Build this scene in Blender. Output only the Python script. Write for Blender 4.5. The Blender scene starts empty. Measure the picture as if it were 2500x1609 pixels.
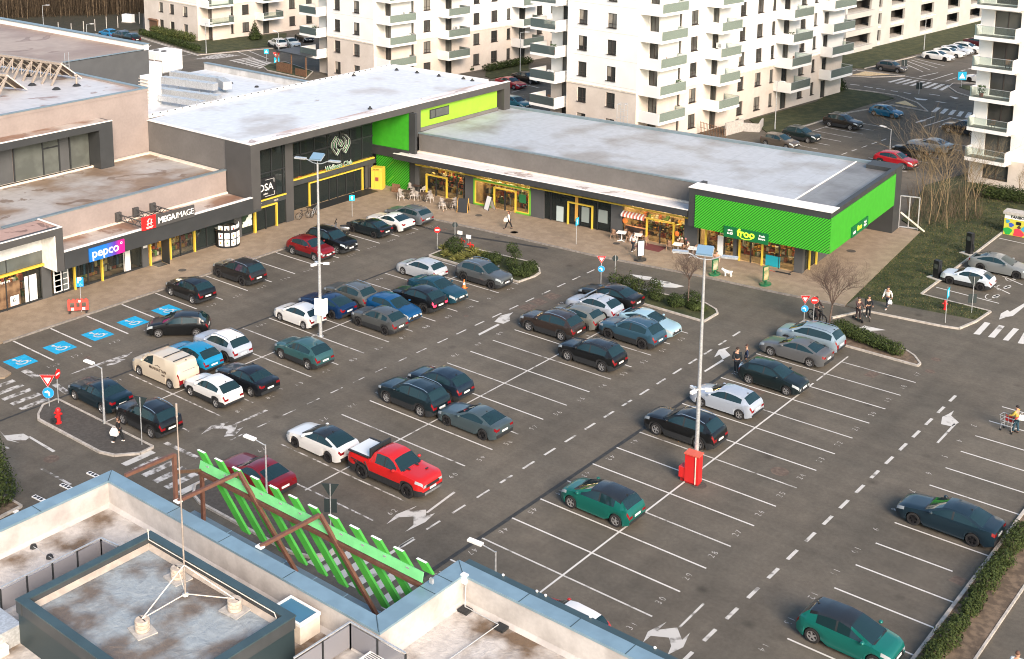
import bpy, bmesh, math, random
from mathutils import Vector, Matrix, Euler
random.seed(7)
R = math.radians
SC = bpy.context.scene
COL = SC.collection

# ---------------------------------------------------------------- camera, sky, sun, exposure
CAM_LOC = Vector((30.8588, -45.5050, 35.0660)); CAM_EUL = Euler((1.38038, 0.001285, 0.714882), 'XYZ')
FPX, PPX, PPY = 3071.87, 1038.69, 175.89          # focal length and lens axis in photo pixels (2500 wide)
cd = bpy.data.cameras.new('camera'); cam = bpy.data.objects.new('camera', cd); COL.objects.link(cam)
cam.location = CAM_LOC; cam.rotation_euler = CAM_EUL
cd.sensor_width = 36.0; cd.sensor_fit = 'HORIZONTAL'; cd.lens = FPX/2500*36
cd.shift_x = (1250-PPX)/2500; cd.shift_y = (PPY-804.5)/2500
cd.clip_start = 0.5; cd.clip_end = 2000
SC.camera = cam
SUN_EL, SUN_AZ = R(30), R(120)                     # azimuth clockwise from +Y
w = bpy.data.worlds.new('World'); SC.world = w; w.use_nodes = True
nt = w.node_tree; sky = nt.nodes.new('ShaderNodeTexSky'); sky.sky_type = 'NISHITA'; sky.sun_disc = False
sky.sun_elevation = SUN_EL; sky.sun_rotation = SUN_AZ; sky.air_density = 1.0; sky.dust_density = 2.5; sky.ozone_density = 1.0
bg = nt.nodes['Background']; tn = nt.nodes.new('ShaderNodeVectorMath'); tn.operation = 'MULTIPLY'; tn.inputs[1].default_value = (0.98, 1.02, 1.0); nt.links.new(sky.outputs[0], tn.inputs[0]); nt.links.new(tn.outputs[0], bg.inputs[0]); bg.inputs[1].default_value = 0.10
sd = bpy.data.lights.new('sun', 'SUN'); sun = bpy.data.objects.new('sun', sd); COL.objects.link(sun)
sd.energy = 2.0; sd.angle = R(28); sd.color = (1.0, 0.80, 0.66)
sun.rotation_euler = Vector((math.sin(SUN_AZ)*math.cos(SUN_EL), math.cos(SUN_AZ)*math.cos(SUN_EL), math.sin(SUN_EL))).to_track_quat('Z', 'Y').to_euler()
SC.view_settings.view_transform = 'Standard'; SC.view_settings.look = 'None'
SC.view_settings.exposure = 1.42; SC.view_settings.gamma = 1.0
SC.cycles.pixel_filter_type = 'BLACKMAN_HARRIS'; SC.cycles.filter_width = 1.05; SC.cycles.max_bounces = 6; SC.cycles.transparent_max_bounces = 8

# ---------------------------------------------------------------- survey helpers: photo pixel -> point of the place
_M = CAM_EUL.to_matrix(); K = 2500/2393; TS = 700/2393
def ray(px, py): return (_M @ Vector(((px-PPX)/FPX, -(py-PPY)/FPX, -1.0)))
def P(px, py, z=0.0):
    d = ray(px, py); t = (z-CAM_LOC.z)/d.z
    return CAM_LOC+d*t
def D(x, y, z=0.0): return P(x*K, y*K, z)
_OX = (0, 600, 1200, 1800); _OY = (0, 400, 800, 1159)
def T(r, c, x, y, z=0.0): return P(_OX[c]+x*TS, _OY[r]+y*TS, z)
def TV(r, c, x, y, n, o):                          # on the vertical plane through o with normal n
    d = ray(_OX[c]+x*TS, _OY[r]+y*TS); n = Vector((n[0], n[1], 0)); o = Vector((o[0], o[1], 0))
    t = ((o-CAM_LOC).dot(n))/d.dot(n)
    return CAM_LOC+d*t

# ---------------------------------------------------------------- materials
def M(name, col, rough=0.7, metal=0.0, var=0.0, scale=4.0, col2=None, bump=0.0, bscale=40.0, spec=0.5, emit=0.0, alpha=1.0, detail=6.0, lo=0.42, hi=0.62, coat=0.0, stretch=None):
    m = bpy.data.materials.new(name); m.use_nodes = True
    t = m.node_tree; b = t.nodes['Principled BSDF']
    b.inputs['Base Color'].default_value = (*col, 1); b.inputs['Roughness'].default_value = rough
    b.inputs['Metallic'].default_value = metal; b.inputs['Specular IOR Level'].default_value = spec
    b.inputs['Coat Weight'].default_value = coat
    if emit: b.inputs['Emission Color'].default_value = (*col, 1); b.inputs['Emission Strength'].default_value = emit
    if alpha < 1: b.inputs['Alpha'].default_value = alpha
    if var or bump or col2:
        tc = t.nodes.new('ShaderNodeTexCoord'); src = tc.outputs['Object']
        if stretch:
            mp = t.nodes.new('ShaderNodeMapping'); mp.inputs['Scale'].default_value = stretch; t.links.new(src, mp.inputs[0]); src = mp.outputs[0]
    if var or col2:
        n = t.nodes.new('ShaderNodeTexNoise'); n.inputs['Scale'].default_value = scale; n.inputs['Detail'].default_value = detail
        t.links.new(src, n.inputs['Vector'])
        r = t.nodes.new('ShaderNodeValToRGB'); t.links.new(n.outputs['Fac'], r.inputs[0])
        c2 = col2 if col2 else tuple(c*(1+var) for c in col); c1 = col if col2 else tuple(c*(1-var) for c in col)
        r.color_ramp.elements[0].position = lo; r.color_ramp.elements[0].color = (*c1, 1)
        r.color_ramp.elements[1].position = hi; r.color_ramp.elements[1].color = (*c2, 1)
        out = r.outputs[0]
        if col2 and var:
            n2 = t.nodes.new('ShaderNodeTexNoise'); n2.inputs['Scale'].default_value = scale*9; n2.inputs['Detail'].default_value = 4
            t.links.new(src, n2.inputs['Vector'])
            mr = t.nodes.new('ShaderNodeMapRange'); mr.inputs[1].default_value = 0.3; mr.inputs[2].default_value = 0.7
            mr.inputs[3].default_value = 1-var; mr.inputs[4].default_value = 1+var; t.links.new(n2.outputs['Fac'], mr.inputs[0])
            mm = t.nodes.new('ShaderNodeVectorMath'); mm.operation = 'SCALE'; t.links.new(out, mm.inputs[0]); t.links.new(mr.outputs[0], mm.inputs['Scale'])
            out = mm.outputs[0]
        t.links.new(out, b.inputs['Base Color'])
        if emit: t.links.new(out, b.inputs['Emission Color'])
    if bump:
        n3 = t.nodes.new('ShaderNodeTexNoise'); n3.inputs['Scale'].default_value = bscale; n3.inputs['Detail'].default_value = 5
        t.links.new(src, n3.inputs['Vector'])
        bp = t.nodes.new('ShaderNodeBump'); bp.inputs['Strength'].default_value = bump; bp.inputs['Distance'].default_value = 0.05
        t.links.new(n3.outputs['Fac'], bp.inputs['Height']); t.links.new(bp.outputs[0], b.inputs['Normal'])
    return m
def glassm(name, tint=(0.85, 0.95, 0.92), rough=0.03, op=0.35, col=(0.25, 0.32, 0.3)):
    m = bpy.data.materials.new(name); m.use_nodes = True; t = m.node_tree; t.nodes.clear()
    o = t.nodes.new('ShaderNodeOutputMaterial'); tr = t.nodes.new('ShaderNodeBsdfTransparent'); tr.inputs[0].default_value = (*tint, 1)
    b = t.nodes.new('ShaderNodeBsdfPrincipled'); b.inputs['Base Color'].default_value = (*col, 1); b.inputs['Roughness'].default_value = rough
    mx = t.nodes.new('ShaderNodeMixShader'); fr = t.nodes.new('ShaderNodeFresnel'); fr.inputs[0].default_value = 1.5
    ad = t.nodes.new('ShaderNodeMath'); ad.operation = 'ADD'; ad.inputs[1].default_value = op; ad.use_clamp = True
    t.links.new(fr.outputs[0], ad.inputs[0]); t.links.new(ad.outputs[0], mx.inputs[0]); t.links.new(tr.outputs[0], mx.inputs[1]); t.links.new(b.outputs[0], mx.inputs[2]); t.links.new(mx.outputs[0], o.inputs[0])
    return m
def stripem(name, c1, c2, period, duty, dirv, rough=0.5):
    m = bpy.data.materials.new(name); m.use_nodes = True; t = m.node_tree; b = t.nodes['Principled BSDF']; b.inputs['Roughness'].default_value = rough
    tc = t.nodes.new('ShaderNodeTexCoord'); dp = t.nodes.new('ShaderNodeVectorMath'); dp.operation = 'DOT_PRODUCT'; dp.inputs[1].default_value = tuple(d/period for d in dirv)
    fr = t.nodes.new('ShaderNodeMath'); fr.operation = 'FRACT'; gt = t.nodes.new('ShaderNodeMath'); gt.operation = 'GREATER_THAN'; gt.inputs[1].default_value = duty
    mx = t.nodes.new('ShaderNodeMix'); mx.data_type = 'RGBA'; mx.inputs[6].default_value = (*c1, 1); mx.inputs[7].default_value = (*c2, 1)
    t.links.new(tc.outputs['Object'], dp.inputs[0]); t.links.new(dp.outputs['Value'], fr.inputs[0]); t.links.new(fr.outputs[0], gt.inputs[0]); t.links.new(gt.outputs[0], mx.inputs[0]); t.links.new(mx.outputs[2], b.inputs['Base Color'])
    return m
def paintm(name, metal=0.25, rough=0.28):
    m = bpy.data.materials.new(name); m.use_nodes = True; t = m.node_tree; b = t.nodes['Principled BSDF']
    oi = t.nodes.new('ShaderNodeObjectInfo'); tc = t.nodes.new('ShaderNodeTexCoord'); n = t.nodes.new('ShaderNodeTexNoise'); n.inputs['Scale'].default_value = 2.2; n.inputs['Detail'].default_value = 5
    mr = t.nodes.new('ShaderNodeMapRange'); mr.inputs[3].default_value = 0.26; mr.inputs[4].default_value = 0.40
    t.links.new(tc.outputs['Object'], n.inputs['Vector']); t.links.new(n.outputs['Fac'], mr.inputs[0]); t.links.new(mr.outputs[0], b.inputs['Roughness'])
    t.links.new(oi.outputs['Color'], b.inputs['Base Color']); b.inputs['Metallic'].default_value = metal
    b.inputs['Specular IOR Level'].default_value = 0.3; b.inputs['Coat Weight'].default_value = 0.55; b.inputs['Coat Roughness'].default_value = 0.06; b.inputs['Coat IOR'].default_value = 1.5
    return m

# ---------------------------------------------------------------- mesh builder
class MB:
    def __init__(s): s.v = []; s.f = []; s.m = []
    def poly(s, pts, mi=0):
        i = len(s.v); s.v += [tuple(p) for p in pts]; s.f.append(tuple(range(i, i+len(pts)))); s.m.append(mi); return s
    def box(s, x0, x1, y0, y1, z0, z1, mi=0, top=None):
        i = len(s.v)
        s.v += [(x0,y0,z0),(x1,y0,z0),(x1,y1,z0),(x0,y1,z0),(x0,y0,z1),(x1,y0,z1),(x1,y1,z1),(x0,y1,z1)]
        for q in ((3,2,1,0),(4,5,6,7),(0,1,5,4),(1,2,6,5),(2,3,7,6),(3,0,4,7)): s.f.append(tuple(i+k for k in q))
        s.m += [mi, mi if top is None else top, mi, mi, mi, mi]; return s
    def obox(s, c, ax, ay, az, mi=0):              # oriented box: centre and three half-axis vectors
        c, ax, ay, az = map(Vector, (c, ax, ay, az)); i = len(s.v)
        for k in (-1, 1):
            for (a, b) in ((-1,-1),(1,-1),(1,1),(-1,1)): s.v.append(tuple(c+ax*a+ay*b+az*k))
        for q in ((3,2,1,0),(4,5,6,7),(0,1,5,4),(1,2,6,5),(2,3,7,6),(3,0,4,7)): s.f.append(tuple(i+k for k in q)); s.m.append(mi)
        return s
    def bar(s, p0, p1, w, h, mi=0, up=(0,0,1)):    # rectangular bar between two points
        p0, p1 = Vector(p0), Vector(p1); d = p1-p0; u = Vector(up)
        if abs(d.normalized().dot(u)) > 0.98: u = Vector((1,0,0))
        sd = d.cross(u).normalized(); u2 = sd.cross(d).normalized()
        return s.obox((p0+p1)/2, d/2, sd*(w/2), u2*(h/2), mi)
    def prism(s, pts, z0, z1, mi=0, top=None):
        n = len(pts); i = len(s.v); A = sum(pts[k][0]*pts[(k+1)%n][1]-pts[(k+1)%n][0]*pts[k][1] for k in range(n))
        if A < 0: pts = pts[::-1]
        s.v += [(p[0],p[1],z0) for p in pts]+[(p[0],p[1],z1) for p in pts]
        s.f.append(tuple(i+n+k for k in range(n))); s.m.append(mi if top is None else top)
        s.f.append(tuple(i+n-1-k for k in range(n))); s.m.append(mi)
        for k in range(n): s.f.append((i+k, i+(k+1)%n, i+n+(k+1)%n, i+n+k)); s.m.append(mi)
        return s
    def tube(s, p0, p1, r0, r1=None, n=8, mi=0, caps=True):
        r1 = r0 if r1 is None else r1; p0, p1 = Vector(p0), Vector(p1); d = (p1-p0)
        if d.length < 1e-6: return s
        d.normalize(); u = Vector((0,0,1)) if abs(d.z) < 0.95 else Vector((1,0,0)); a = d.cross(u).normalized(); b = d.cross(a)
        i = len(s.v)
        for p, r in ((p0, r0), (p1, r1)):
            for k in range(n): t = 2*math.pi*k/n; s.v.append(tuple(p+a*(r*math.cos(t))+b*(r*math.sin(t))))
        for k in range(n): s.f.append((i+k, i+n+k, i+n+(k+1)%n, i+(k+1)%n)); s.m.append(mi)
        if caps: s.f.append(tuple(i+k for k in range(n))); s.m.append(mi); s.f.append(tuple(i+n+n-1-k for k in range(n))); s.m.append(mi)
        return s
    def path(s, pts, r, n=6, mi=0):
        for a, b in zip(pts[:-1], pts[1:]): s.tube(a, b, r, r, n, mi)
        return s
    def lathe(s, prof, c=(0,0,0), axis='z', n=20, mi=0):   # prof: (radius, height)
        i = len(s.v); c = Vector(c)
        for r, h in prof:
            for k in range(n):
                t = 2*math.pi*k/n; a, b = r*math.cos(t), r*math.sin(t)
                s.v.append(tuple(c+Vector((a,b,h) if axis == 'z' else (a,h,b) if axis == 'y' else (h,a,b))))
        for j in range(len(prof)-1):
            for k in range(n):
                q = (i+j*n+k, i+j*n+(k+1)%n, i+(j+1)*n+(k+1)%n, i+(j+1)*n+k)
                s.f.append(q if axis != 'y' else q[::-1]); s.m.append(mi)
        return s
    def disc(s, c, r, nrm, n=20, mi=0):
        c = Vector(c); d = Vector(nrm).normalized(); u = Vector((0,0,1)) if abs(d.z) < 0.95 else Vector((1,0,0)); a = u.cross(d).normalized(); b = d.cross(a)
        return s.poly([c+a*(r*math.cos(2*math.pi*k/n))+b*(r*math.sin(2*math.pi*k/n)) for k in range(n)], mi)
    def ell(s, c, rx, ry, rz, mi=0, nu=12, nv=8):
        i = len(s.v); c = Vector(c)
        for j in range(nv+1):
            ph = math.pi*j/nv
            for k in range(nu): t = 2*math.pi*k/nu; s.v.append((c.x+rx*math.sin(ph)*math.cos(t), c.y+ry*math.sin(ph)*math.sin(t), c.z-rz*math.cos(ph)))
        for j in range(nv):
            for k in range(nu): s.f.append((i+j*nu+k, i+j*nu+(k+1)%nu, i+(j+1)*nu+(k+1)%nu, i+(j+1)*nu+k)); s.m.append(mi)
        return s
    def mesh(s, name, mats, smooth=None):
        me = bpy.data.meshes.new(name); me.from_pydata(s.v, [], s.f)
        for m in (mats if isinstance(mats, (list, tuple)) else [mats]): me.materials.append(m)
        me.polygons.foreach_set('material_index', s.m)
        if smooth is not None:
            me.polygons.foreach_set('use_smooth', [True]*len(s.f)); me.set_sharp_from_angle(angle=R(smooth))
        me.update(); return me
    def build(s, name, mats, parent=None, smooth=None, loc=None):
        return put(name, s.mesh(name, mats, smooth), parent, loc)
def put(name, me, parent=None, loc=None):
    o = bpy.data.objects.new(name, me); COL.objects.link(o)
    if parent is not None: o.parent = parent
    if loc is not None: o.location = loc
    return o
def tag(o, label=None, cat=None, group=None, kind=None):
    if label: o['label'] = label
    if cat: o['category'] = cat
    if group: o['group'] = group
    if kind: o['kind'] = kind
    return o
def thing(name, label, cat, loc=(0,0,0), rz=0.0, group=None):
    o = bpy.data.objects.new(name, None); COL.objects.link(o); o.empty_display_size = 0.3
    o.location = loc; o.rotation_euler = (0, 0, rz)
    return tag(o, label, cat, group)
def struct(name, mb, mats): return tag(mb.build(name, mats), kind='structure')
def kids(o): return list(o.children)
def dup(o, parent=None):
    c = o.copy(); COL.objects.link(c); c.parent = parent
    for ch in kids(o): dup(ch, c)
    return c
def text_mesh(txt, size, depth=0.004, align='CENTER', bold=0.0, shear=0.0, space=1.0):
    cu = bpy.data.curves.new('lettering', 'FONT'); cu.body = txt; cu.size = size; cu.extrude = depth; cu.align_x = align; cu.align_y = 'CENTER'; cu.offset = bold; cu.shear = shear; cu.space_character = space
    cu.resolution_u = 3
    o = bpy.data.objects.new('lettering', cu); COL.objects.link(o)
    me = bpy.data.meshes.new_from_object(o.evaluated_get(bpy.context.evaluated_depsgraph_get()))
    bpy.data.objects.remove(o); bpy.data.curves.remove(cu); return me
def lettering(txt, size, mat, parent, loc, xdir, up, depth=0.01, bold=0.0, shear=0.0, name='lettering', align='CENTER', space=1.0):
    me = text_mesh(txt, size, depth, align, bold, shear, space); me.materials.clear(); me.materials.append(mat); me.name = name
    o = put(name, me, parent); x = Vector(xdir).normalized(); u = Vector(up).normalized(); n = x.cross(u)
    o.matrix_local = Matrix.Translation(loc) @ Matrix((x, u, n)).transposed().to_4x4()
    return o
def leafmat(name, c1, c2):
    m = M(name, c1, 0.75, col2=c2, scale=0.9, var=0.25, lo=0.35, hi=0.65, spec=0.15); return m

MT = {}
def mk(k, *a, **b): MT[k] = M(k, *a, **b); return MT[k]
mk('white_paint', (0.80,0.80,0.78), 0.6, var=0.06, scale=3)
mk('grey_metal', (0.42,0.45,0.47), 0.45, 0.6, var=0.08, scale=6)
mk('galvanised', (0.55,0.57,0.58), 0.4, 0.5, var=0.12, scale=9)
mk('black', (0.012,0.013,0.015), 0.5)
mk('black_plastic', (0.02,0.022,0.024), 0.6)
mk('anthracite', (0.045,0.05,0.053), 0.55, var=0.08, scale=1.2)
mk('anthracite_panel', (0.075,0.078,0.08), 0.6, var=0.06, scale=0.8, bump=0.05, bscale=60)
mk('teal_dark', (0.02,0.035,0.04), 0.5)
mk('yellow', (0.66,0.48,0.06), 0.45)
mk('green', (0.042,0.335,0.020), 0.5, var=0.05, scale=2)
mk('lime', (0.27,0.52,0.035), 0.6, var=0.04, scale=1)
mk('red', (0.55,0.02,0.02), 0.4)
mk('orange', (0.8,0.2,0.04), 0.5)
mk('sign_blue', (0.01,0.28,0.68), 0.4)
mk('sign_red', (0.72,0.02,0.02), 0.4)
mk('sign_white', (0.85,0.85,0.83), 0.4)
mk('sign_cyan', (0.01,0.45,0.72), 0.4)
mk('wood_brown', (0.16,0.085,0.045), 0.7, var=0.2, scale=6)
mk('bark', (0.11,0.085,0.065), 0.9, var=0.25, scale=12)
mk('concrete', (0.42,0.40,0.37), 0.85, var=0.12, scale=5, bump=0.1)
mk('soil', (0.13,0.095,0.065), 0.95, var=0.3, scale=3, bump=0.4, bscale=15)
MT['stripe_green'] = stripem('striped_green_cladding', (0.055,0.46,0.022), (0.008,0.085,0.010), 0.166, 0.58, (0.70,0,-0.70))
MT['stripe_green2'] = stripem('striped_green_cladding_side', (0.05,0.46,0.02), (0.01,0.16,0.012), 0.20, 0.6, (0,0.70,0.70))
# ================================================================ THE GROUND
def noisey_asphalt():
    m = bpy.data.materials.new('asphalt'); m.use_nodes = True; t = m.node_tree; b = t.nodes['Principled BSDF']; L = t.links.new
    tc = t.nodes.new('ShaderNodeTexCoord')
    def noise(s, d=5, r=0.55, st=None):
        n = t.nodes.new('ShaderNodeTexNoise'); n.inputs['Scale'].default_value = s; n.inputs['Detail'].default_value = d; n.inputs['Roughness'].default_value = r
        if st:
            mp = t.nodes.new('ShaderNodeMapping'); mp.inputs['Scale'].default_value = st; L(tc.outputs['Object'], mp.inputs[0]); L(mp.outputs[0], n.inputs['Vector'])
        else: L(tc.outputs['Object'], n.inputs['Vector'])
        return n.outputs['Fac']
    def mr(src, a, c, lo=0.3, hi=0.7):
        q = t.nodes.new('ShaderNodeMapRange'); q.inputs[1].default_value = lo; q.inputs[2].default_value = hi; q.inputs[3].default_value = a; q.inputs[4].default_value = c; L(src, q.inputs[0]); return q.outputs[0]
    def mul(a, c):
        q = t.nodes.new('ShaderNodeMath'); q.operation = 'MULTIPLY'; L(a, q.inputs[0]); L(c, q.inputs[1]); return q.outputs[0]
    f = mul(mr(noise(0.12, 3), 0.84, 1.16), mr(noise(0.9, 4), 0.90, 1.10))
    f = mul(f, mr(noise(30, 3, 0.7), 0.80, 1.20)); f = mul(f, mr(noise(5, 6), 0.90, 1.12))
    f = mul(f, mr(noise(0.7, 4, 0.5, (0.16, 1.6, 1)), 0.93, 1.07)); f = mul(f, mr(noise(0.5, 4, 0.5, (1.6, 0.1, 1)), 0.90, 1.08))
    # oil drips: small dark spots
    v = t.nodes.new('ShaderNodeTexVoronoi'); v.inputs['Scale'].default_value = 0.34; L(tc.outputs['Object'], v.inputs['Vector'])
    f = mul(f, mr(v.outputs['Distance'], 0.60, 1.0, 0.02, 0.13))
    rgb = t.nodes.new('ShaderNodeMix'); rgb.data_type = 'RGBA'; rgb.inputs[6].default_value = (0.098,0.089,0.073,1); rgb.inputs[7].default_value = (0.115,0.101,0.081,1); L(mr(noise(0.25, 3), 0, 1), rgb.inputs[0])
    sc = t.nodes.new('ShaderNodeVectorMath'); sc.operation = 'SCALE'; L(rgb.outputs[2], sc.inputs[0]); L(f, sc.inputs['Scale']); L(sc.outputs[0], b.inputs['Base Color'])
    b.inputs['Roughness'].default_value = 0.85; b.inputs['Specular IOR Level'].default_value = 0.25
    bp = t.nodes.new('ShaderNodeBump'); bp.inputs['Strength'].default_value = 0.25; bp.inputs['Distance'].default_value = 0.02; L(noise(60, 3), bp.inputs['Height']); L(bp.outputs[0], b.inputs['Normal'])
    return m
MT['asphalt'] = noisey_asphalt()
mk('asphalt_dark', (0.070,0.063,0.054), 0.9, var=0.15, scale=6)
mk('asphalt_patch', (0.115,0.085,0.066), 0.9, var=0.2, scale=4)
mk('pavers', (0.235,0.180,0.125), 0.85, col2=(0.285,0.222,0.158), var=0.10, scale=1.3, bump=0.15, bscale=30)
mk('kerbstone', (0.40,0.37,0.33), 0.85, var=0.15, scale=4)
mk('kerb_grey', (0.22,0.20,0.18), 0.85, var=0.18, scale=4)
mk('grass', (0.022,0.031,0.007), 0.95, col2=(0.050,0.055,0.016), var=0.30, scale=0.9, bump=0.35, bscale=30)
mk('dry_grass', (0.032,0.026,0.012), 0.95, col2=(0.020,0.021,0.008), var=0.35, scale=0.8, bump=0.6, bscale=20)
def worn(name, col, cut=0.40, scale=2.2, under=(0.103,0.092,0.075)):
    m = M(name, under, 0.7, col2=col, scale=scale, lo=cut-0.06, hi=cut+0.10, detail=10); return m
MT['line'] = worn('worn_white_line', (0.50,0.49,0.46), 0.37, 1.7)
MT['line_faded'] = worn('faded_white_line', (0.50,0.49,0.47), 0.47, 2.5)
MT['line_fresh'] = worn('fresh_white_line', (0.56,0.55,0.52), 0.30, 1.2)
MT['bay_blue'] = M('blue_bay_paint', (0.004,0.33,0.58), 0.6, var=0.10, scale=3)

g = MB(); g.box(-420, 260, -130, 420, -0.6, 0.0); struct('ground', g, MT['asphalt'])
def xy(p): return (p[0], p[1])
def sheet(name, pts, z, mat, kind='structure', thick=None):
    m = MB(); pts = [xy(p) for p in pts]
    m.prism(pts, z-(thick or min(z, 0.5))+0.0005, z); return tag(m.build(name, mat), kind=kind)
def kerb_line(name, pts, w=0.15, h=0.13, mat=None, closed=False):
    m = MB(); pts = [Vector((p[0], p[1], 0)) for p in pts]
    segs = list(zip(pts, pts[1:]+([pts[0]] if closed else []))) if closed else list(zip(pts[:-1], pts[1:]))
    for i, (a, b) in enumerate(segs):
        d = (b-a); n = max(1, round(d.length/1.0))
        for k in range(n):
            p, q = a+d*(k/n), a+d*((k+1)/n); e = d.normalized()*0.006
            m.bar(p+e+Vector((0,0,h/2)), q-e+Vector((0,0,h/2)), w, h+0.002*((i+k) % 2))
    return struct(name, m, mat or MT['kerbstone'])

# pavement in front of the shops
pave = [(-66,-12), (-47.2,-12), T(2,0,0,140), (-45.42,-2.6), (-45.42,36.6), (-45.0,37.8), (-43.6,38.3), (-41.3,38.45), (-35.3,38.95), (-28.9,39.35), (-24.5,39.6), (-15.4,41.0), (-8.9,41.6), (-3.87,42.32), (-5.96,63.6), (-12,64.5), (-12,66), (-66,60)]
sheet('pavement', pave, 0.12, MT['pavers'])
kerb_line('kerb', [(-45.34,-2.6), (-45.34,36.6), (-44.9,37.75), (-43.6,38.22), (-41.3,38.37), (-35.3,38.87), (-28.9,39.27), (-24.5,39.52), (-15.4,40.92), (-8.9,41.52), (-3.87,42.24)], 0.13, 0.125, MT['kerb_grey'])
# pavement tip at the far left
sheet('pavement', [T(2,0,-60,335), T(2,0,0,335), T(2,0,95,388), T(2,0,40,425), T(2,0,-60,440)], 0.12, MT['pavers'])
# markings ------------------------------------------------------------------
lines, faded, fresh, blue = MB(), MB(), MB(), MB()
ZL = 0.004
def rect(mb, x0, x1, y0, y1, z=ZL): mb.poly([(x0,y0,z),(x1,y0,z),(x1,y1,z),(x0,y1,z)])
LW = 0.105
def seg(mb, a, b, w=LW, z=ZL):
    a, b = Vector((a[0],a[1],z)), Vector((b[0],b[1],z)); d = (b-a).normalized(); s = Vector((-d.y, d.x, 0))*w/2
    mb.poly([a-s, b-s, b+s, a+s])
for k in range(-3, 14):                              # row B: double row in the middle
    y = 2.5*k
    if k >= 13: rect(lines, 0.0, 4.95, y-LW/2, y+LW/2)
    else: rect(fresh if k % 3 else lines, -4.92, 4.92, y-LW/2, y+LW/2)
rect(fresh, -LW/2, LW/2, -7.4, 28.1, ZL+0.003); rect(lines, -LW/2, LW/2, 28.6, 33.6, ZL+0.003)
for k in range(-2, 13):                              # row A
    y = 2.5*k+0.1
    if k == -2: continue
    rect((lines, fresh)[k % 2] if k > 0 else faded, -19.9 if k < 11 else -15.0, -10.2, y-LW/2, y+LW/2)
rect(lines, -15.06-LW/2, -15.06+LW/2, -2.6, 30.4, ZL+0.003)
for k in range(-1, 13):                              # row C
    y = 2.5*k+0.12
    rect(faded if k < 3 else lines, -34.8, -25.2, y-LW/2, y+LW/2)
rect(lines, -29.98-LW/2, -29.98+LW/2, -4.9, 30.2, ZL+0.003)
for k in range(4, 15):                               # row D, along the shops
    y = 2.5*k+0.30
    rect(fresh, -45.2, -40.22, y-LW/2, y+LW/2)
dis = [10.25, 7.2, 4.13, 1.08, -1.9]
for y in dis[1:]: rect(fresh, -45.2, -40.2, y-LW*0.6, y+LW*0.6)
for k in range(-2, 14):                              # row E, along the hedge
    rect(fresh, 10.25, 14.93 if k != 5 else 14.0, 2.5*k+0.02-LW/2, 2.5*k+0.02+LW/2)
def dashes(mb, x, y0, y1, w=0.12, per=2.06, ln=1.08, skip=()):
    y = y0; i = 0
    while y < y1:
        if i not in skip: rect(mb, x-w/2, x+w/2, y, y+ln)
        y += per; i += 1
dashes(lines, -7.56, 4.92, 33.5, 0.14, per=2.06); dashes(lines, -7.56, -3.3, 3.5, 0.12)
dashes(lines, 7.55, -4.2, 32.0, 0.18, per=2.08); dashes(faded, -22.52, -1.5, 16.5, 0.10); dashes(lines, -22.52, 17.2, 36.5, 0.12)
# stall numbers
_dig = {c: text_mesh(c, 0.54, 0.0, bold=-0.006) for c in '0123456789'}
nums, numsf = MB(), MB()
def number(mb, n, x, y, xd, up):
    s = str(n); xd, up = Vector(xd), Vector(up)
    for i, ch in enumerate(s):
        off = (i-(len(s)-1)/2)*0.36; me = _dig[ch]; b = len(mb.v)
        for v in me.vertices:
            p = Vector((x, y, ZL+0.001))+xd*(v.co.x*0.9+off)+up*(v.co.y*0.9); mb.v.append(tuple(p))
        for f in me.polygons: mb.f.append(tuple(b+k for k in f.vertices)); mb.m.append(0)
Rr, Ll = ((0,1,0),(-1,0,0)), ((0,-1,0),(1,0,0))
for k in range(-1, 14): number(nums, 30-k, 4.6, 2.5*k+1.3, *Rr)
for k in range(-2, 13): number(nums, 46-k, -4.55, 2.5*k+1.25, *Ll)
for j in range(-1, 12): number(nums, 61-j, -10.0, 2.5*j+1.35, *Rr); number(nums, 76-j, -20.3, 2.5*j+1.4, *Ll)
for j in range(0, 12): number(numsf, 81+j, -25.0, 2.5*j+1.37, *Rr)
for j in range(-1, 11): number(nums, 105-j, -34.3, 2.5*j+1.37, *Ll)
for j in range(4, 15): number(nums, 121-j, -39.95, 2.5*j+1.5, *Rr)
for i, y in enumerate((8.7, 5.6, 2.6, -0.4)): number(numsf, 118+i, -39.7, y, *Rr)
number(nums, 122, -39.5, -2.4, *Rr)
for j in range(-1, 12): number(nums, 14-j, 9.75, 2.5*j+1.27, *Ll)
# blue bays with the wheelchair symbol
for (tx, ty, r_) in ((1395,1222,1),(1110,1322,1),(815,1425,1),(500,165,2),(172,283,2)):
    p = T(r_, 0, tx, ty); rect(blue, p.x-0.86, p.x+0.86, p.y-0.82, p.y+0.82)
    c = Vector((p.x, p.y, ZL+0.004))
    def q(a, b): return (c.x-b*1.0, c.y+a*1.0)       # a: along +Y, b: towards the shops
    n = 14
    arc = [q(0.02+0.36*math.cos(t), -0.14+0.36*math.sin(t)) for t in [R(150)+R(215)*i/n for i in range(n+1)]]
    for a_, b_ in zip(arc[:-1], arc[1:]): seg(fresh, a_, b_, 0.12, ZL+0.004)
    for a_, b_ in ((q(-0.13,0.42),q(-0.08,-0.08)),(q(-0.08,-0.08),q(0.27,-0.08)),(q(0.27,-0.08),q(0.42,-0.42)),(q(0.42,-0.42),q(0.55,-0.38)),(q(-0.1,0.2),q(0.2,0.16))): seg(fresh, a_, b_, 0.11, ZL+0.005)
    fresh.poly([(*q(-0.16+0.13*math.cos(2*math.pi*i/10), 0.58+0.13*math.sin(2*math.pi*i/10)), ZL+0.004) for i in range(10)])
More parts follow.
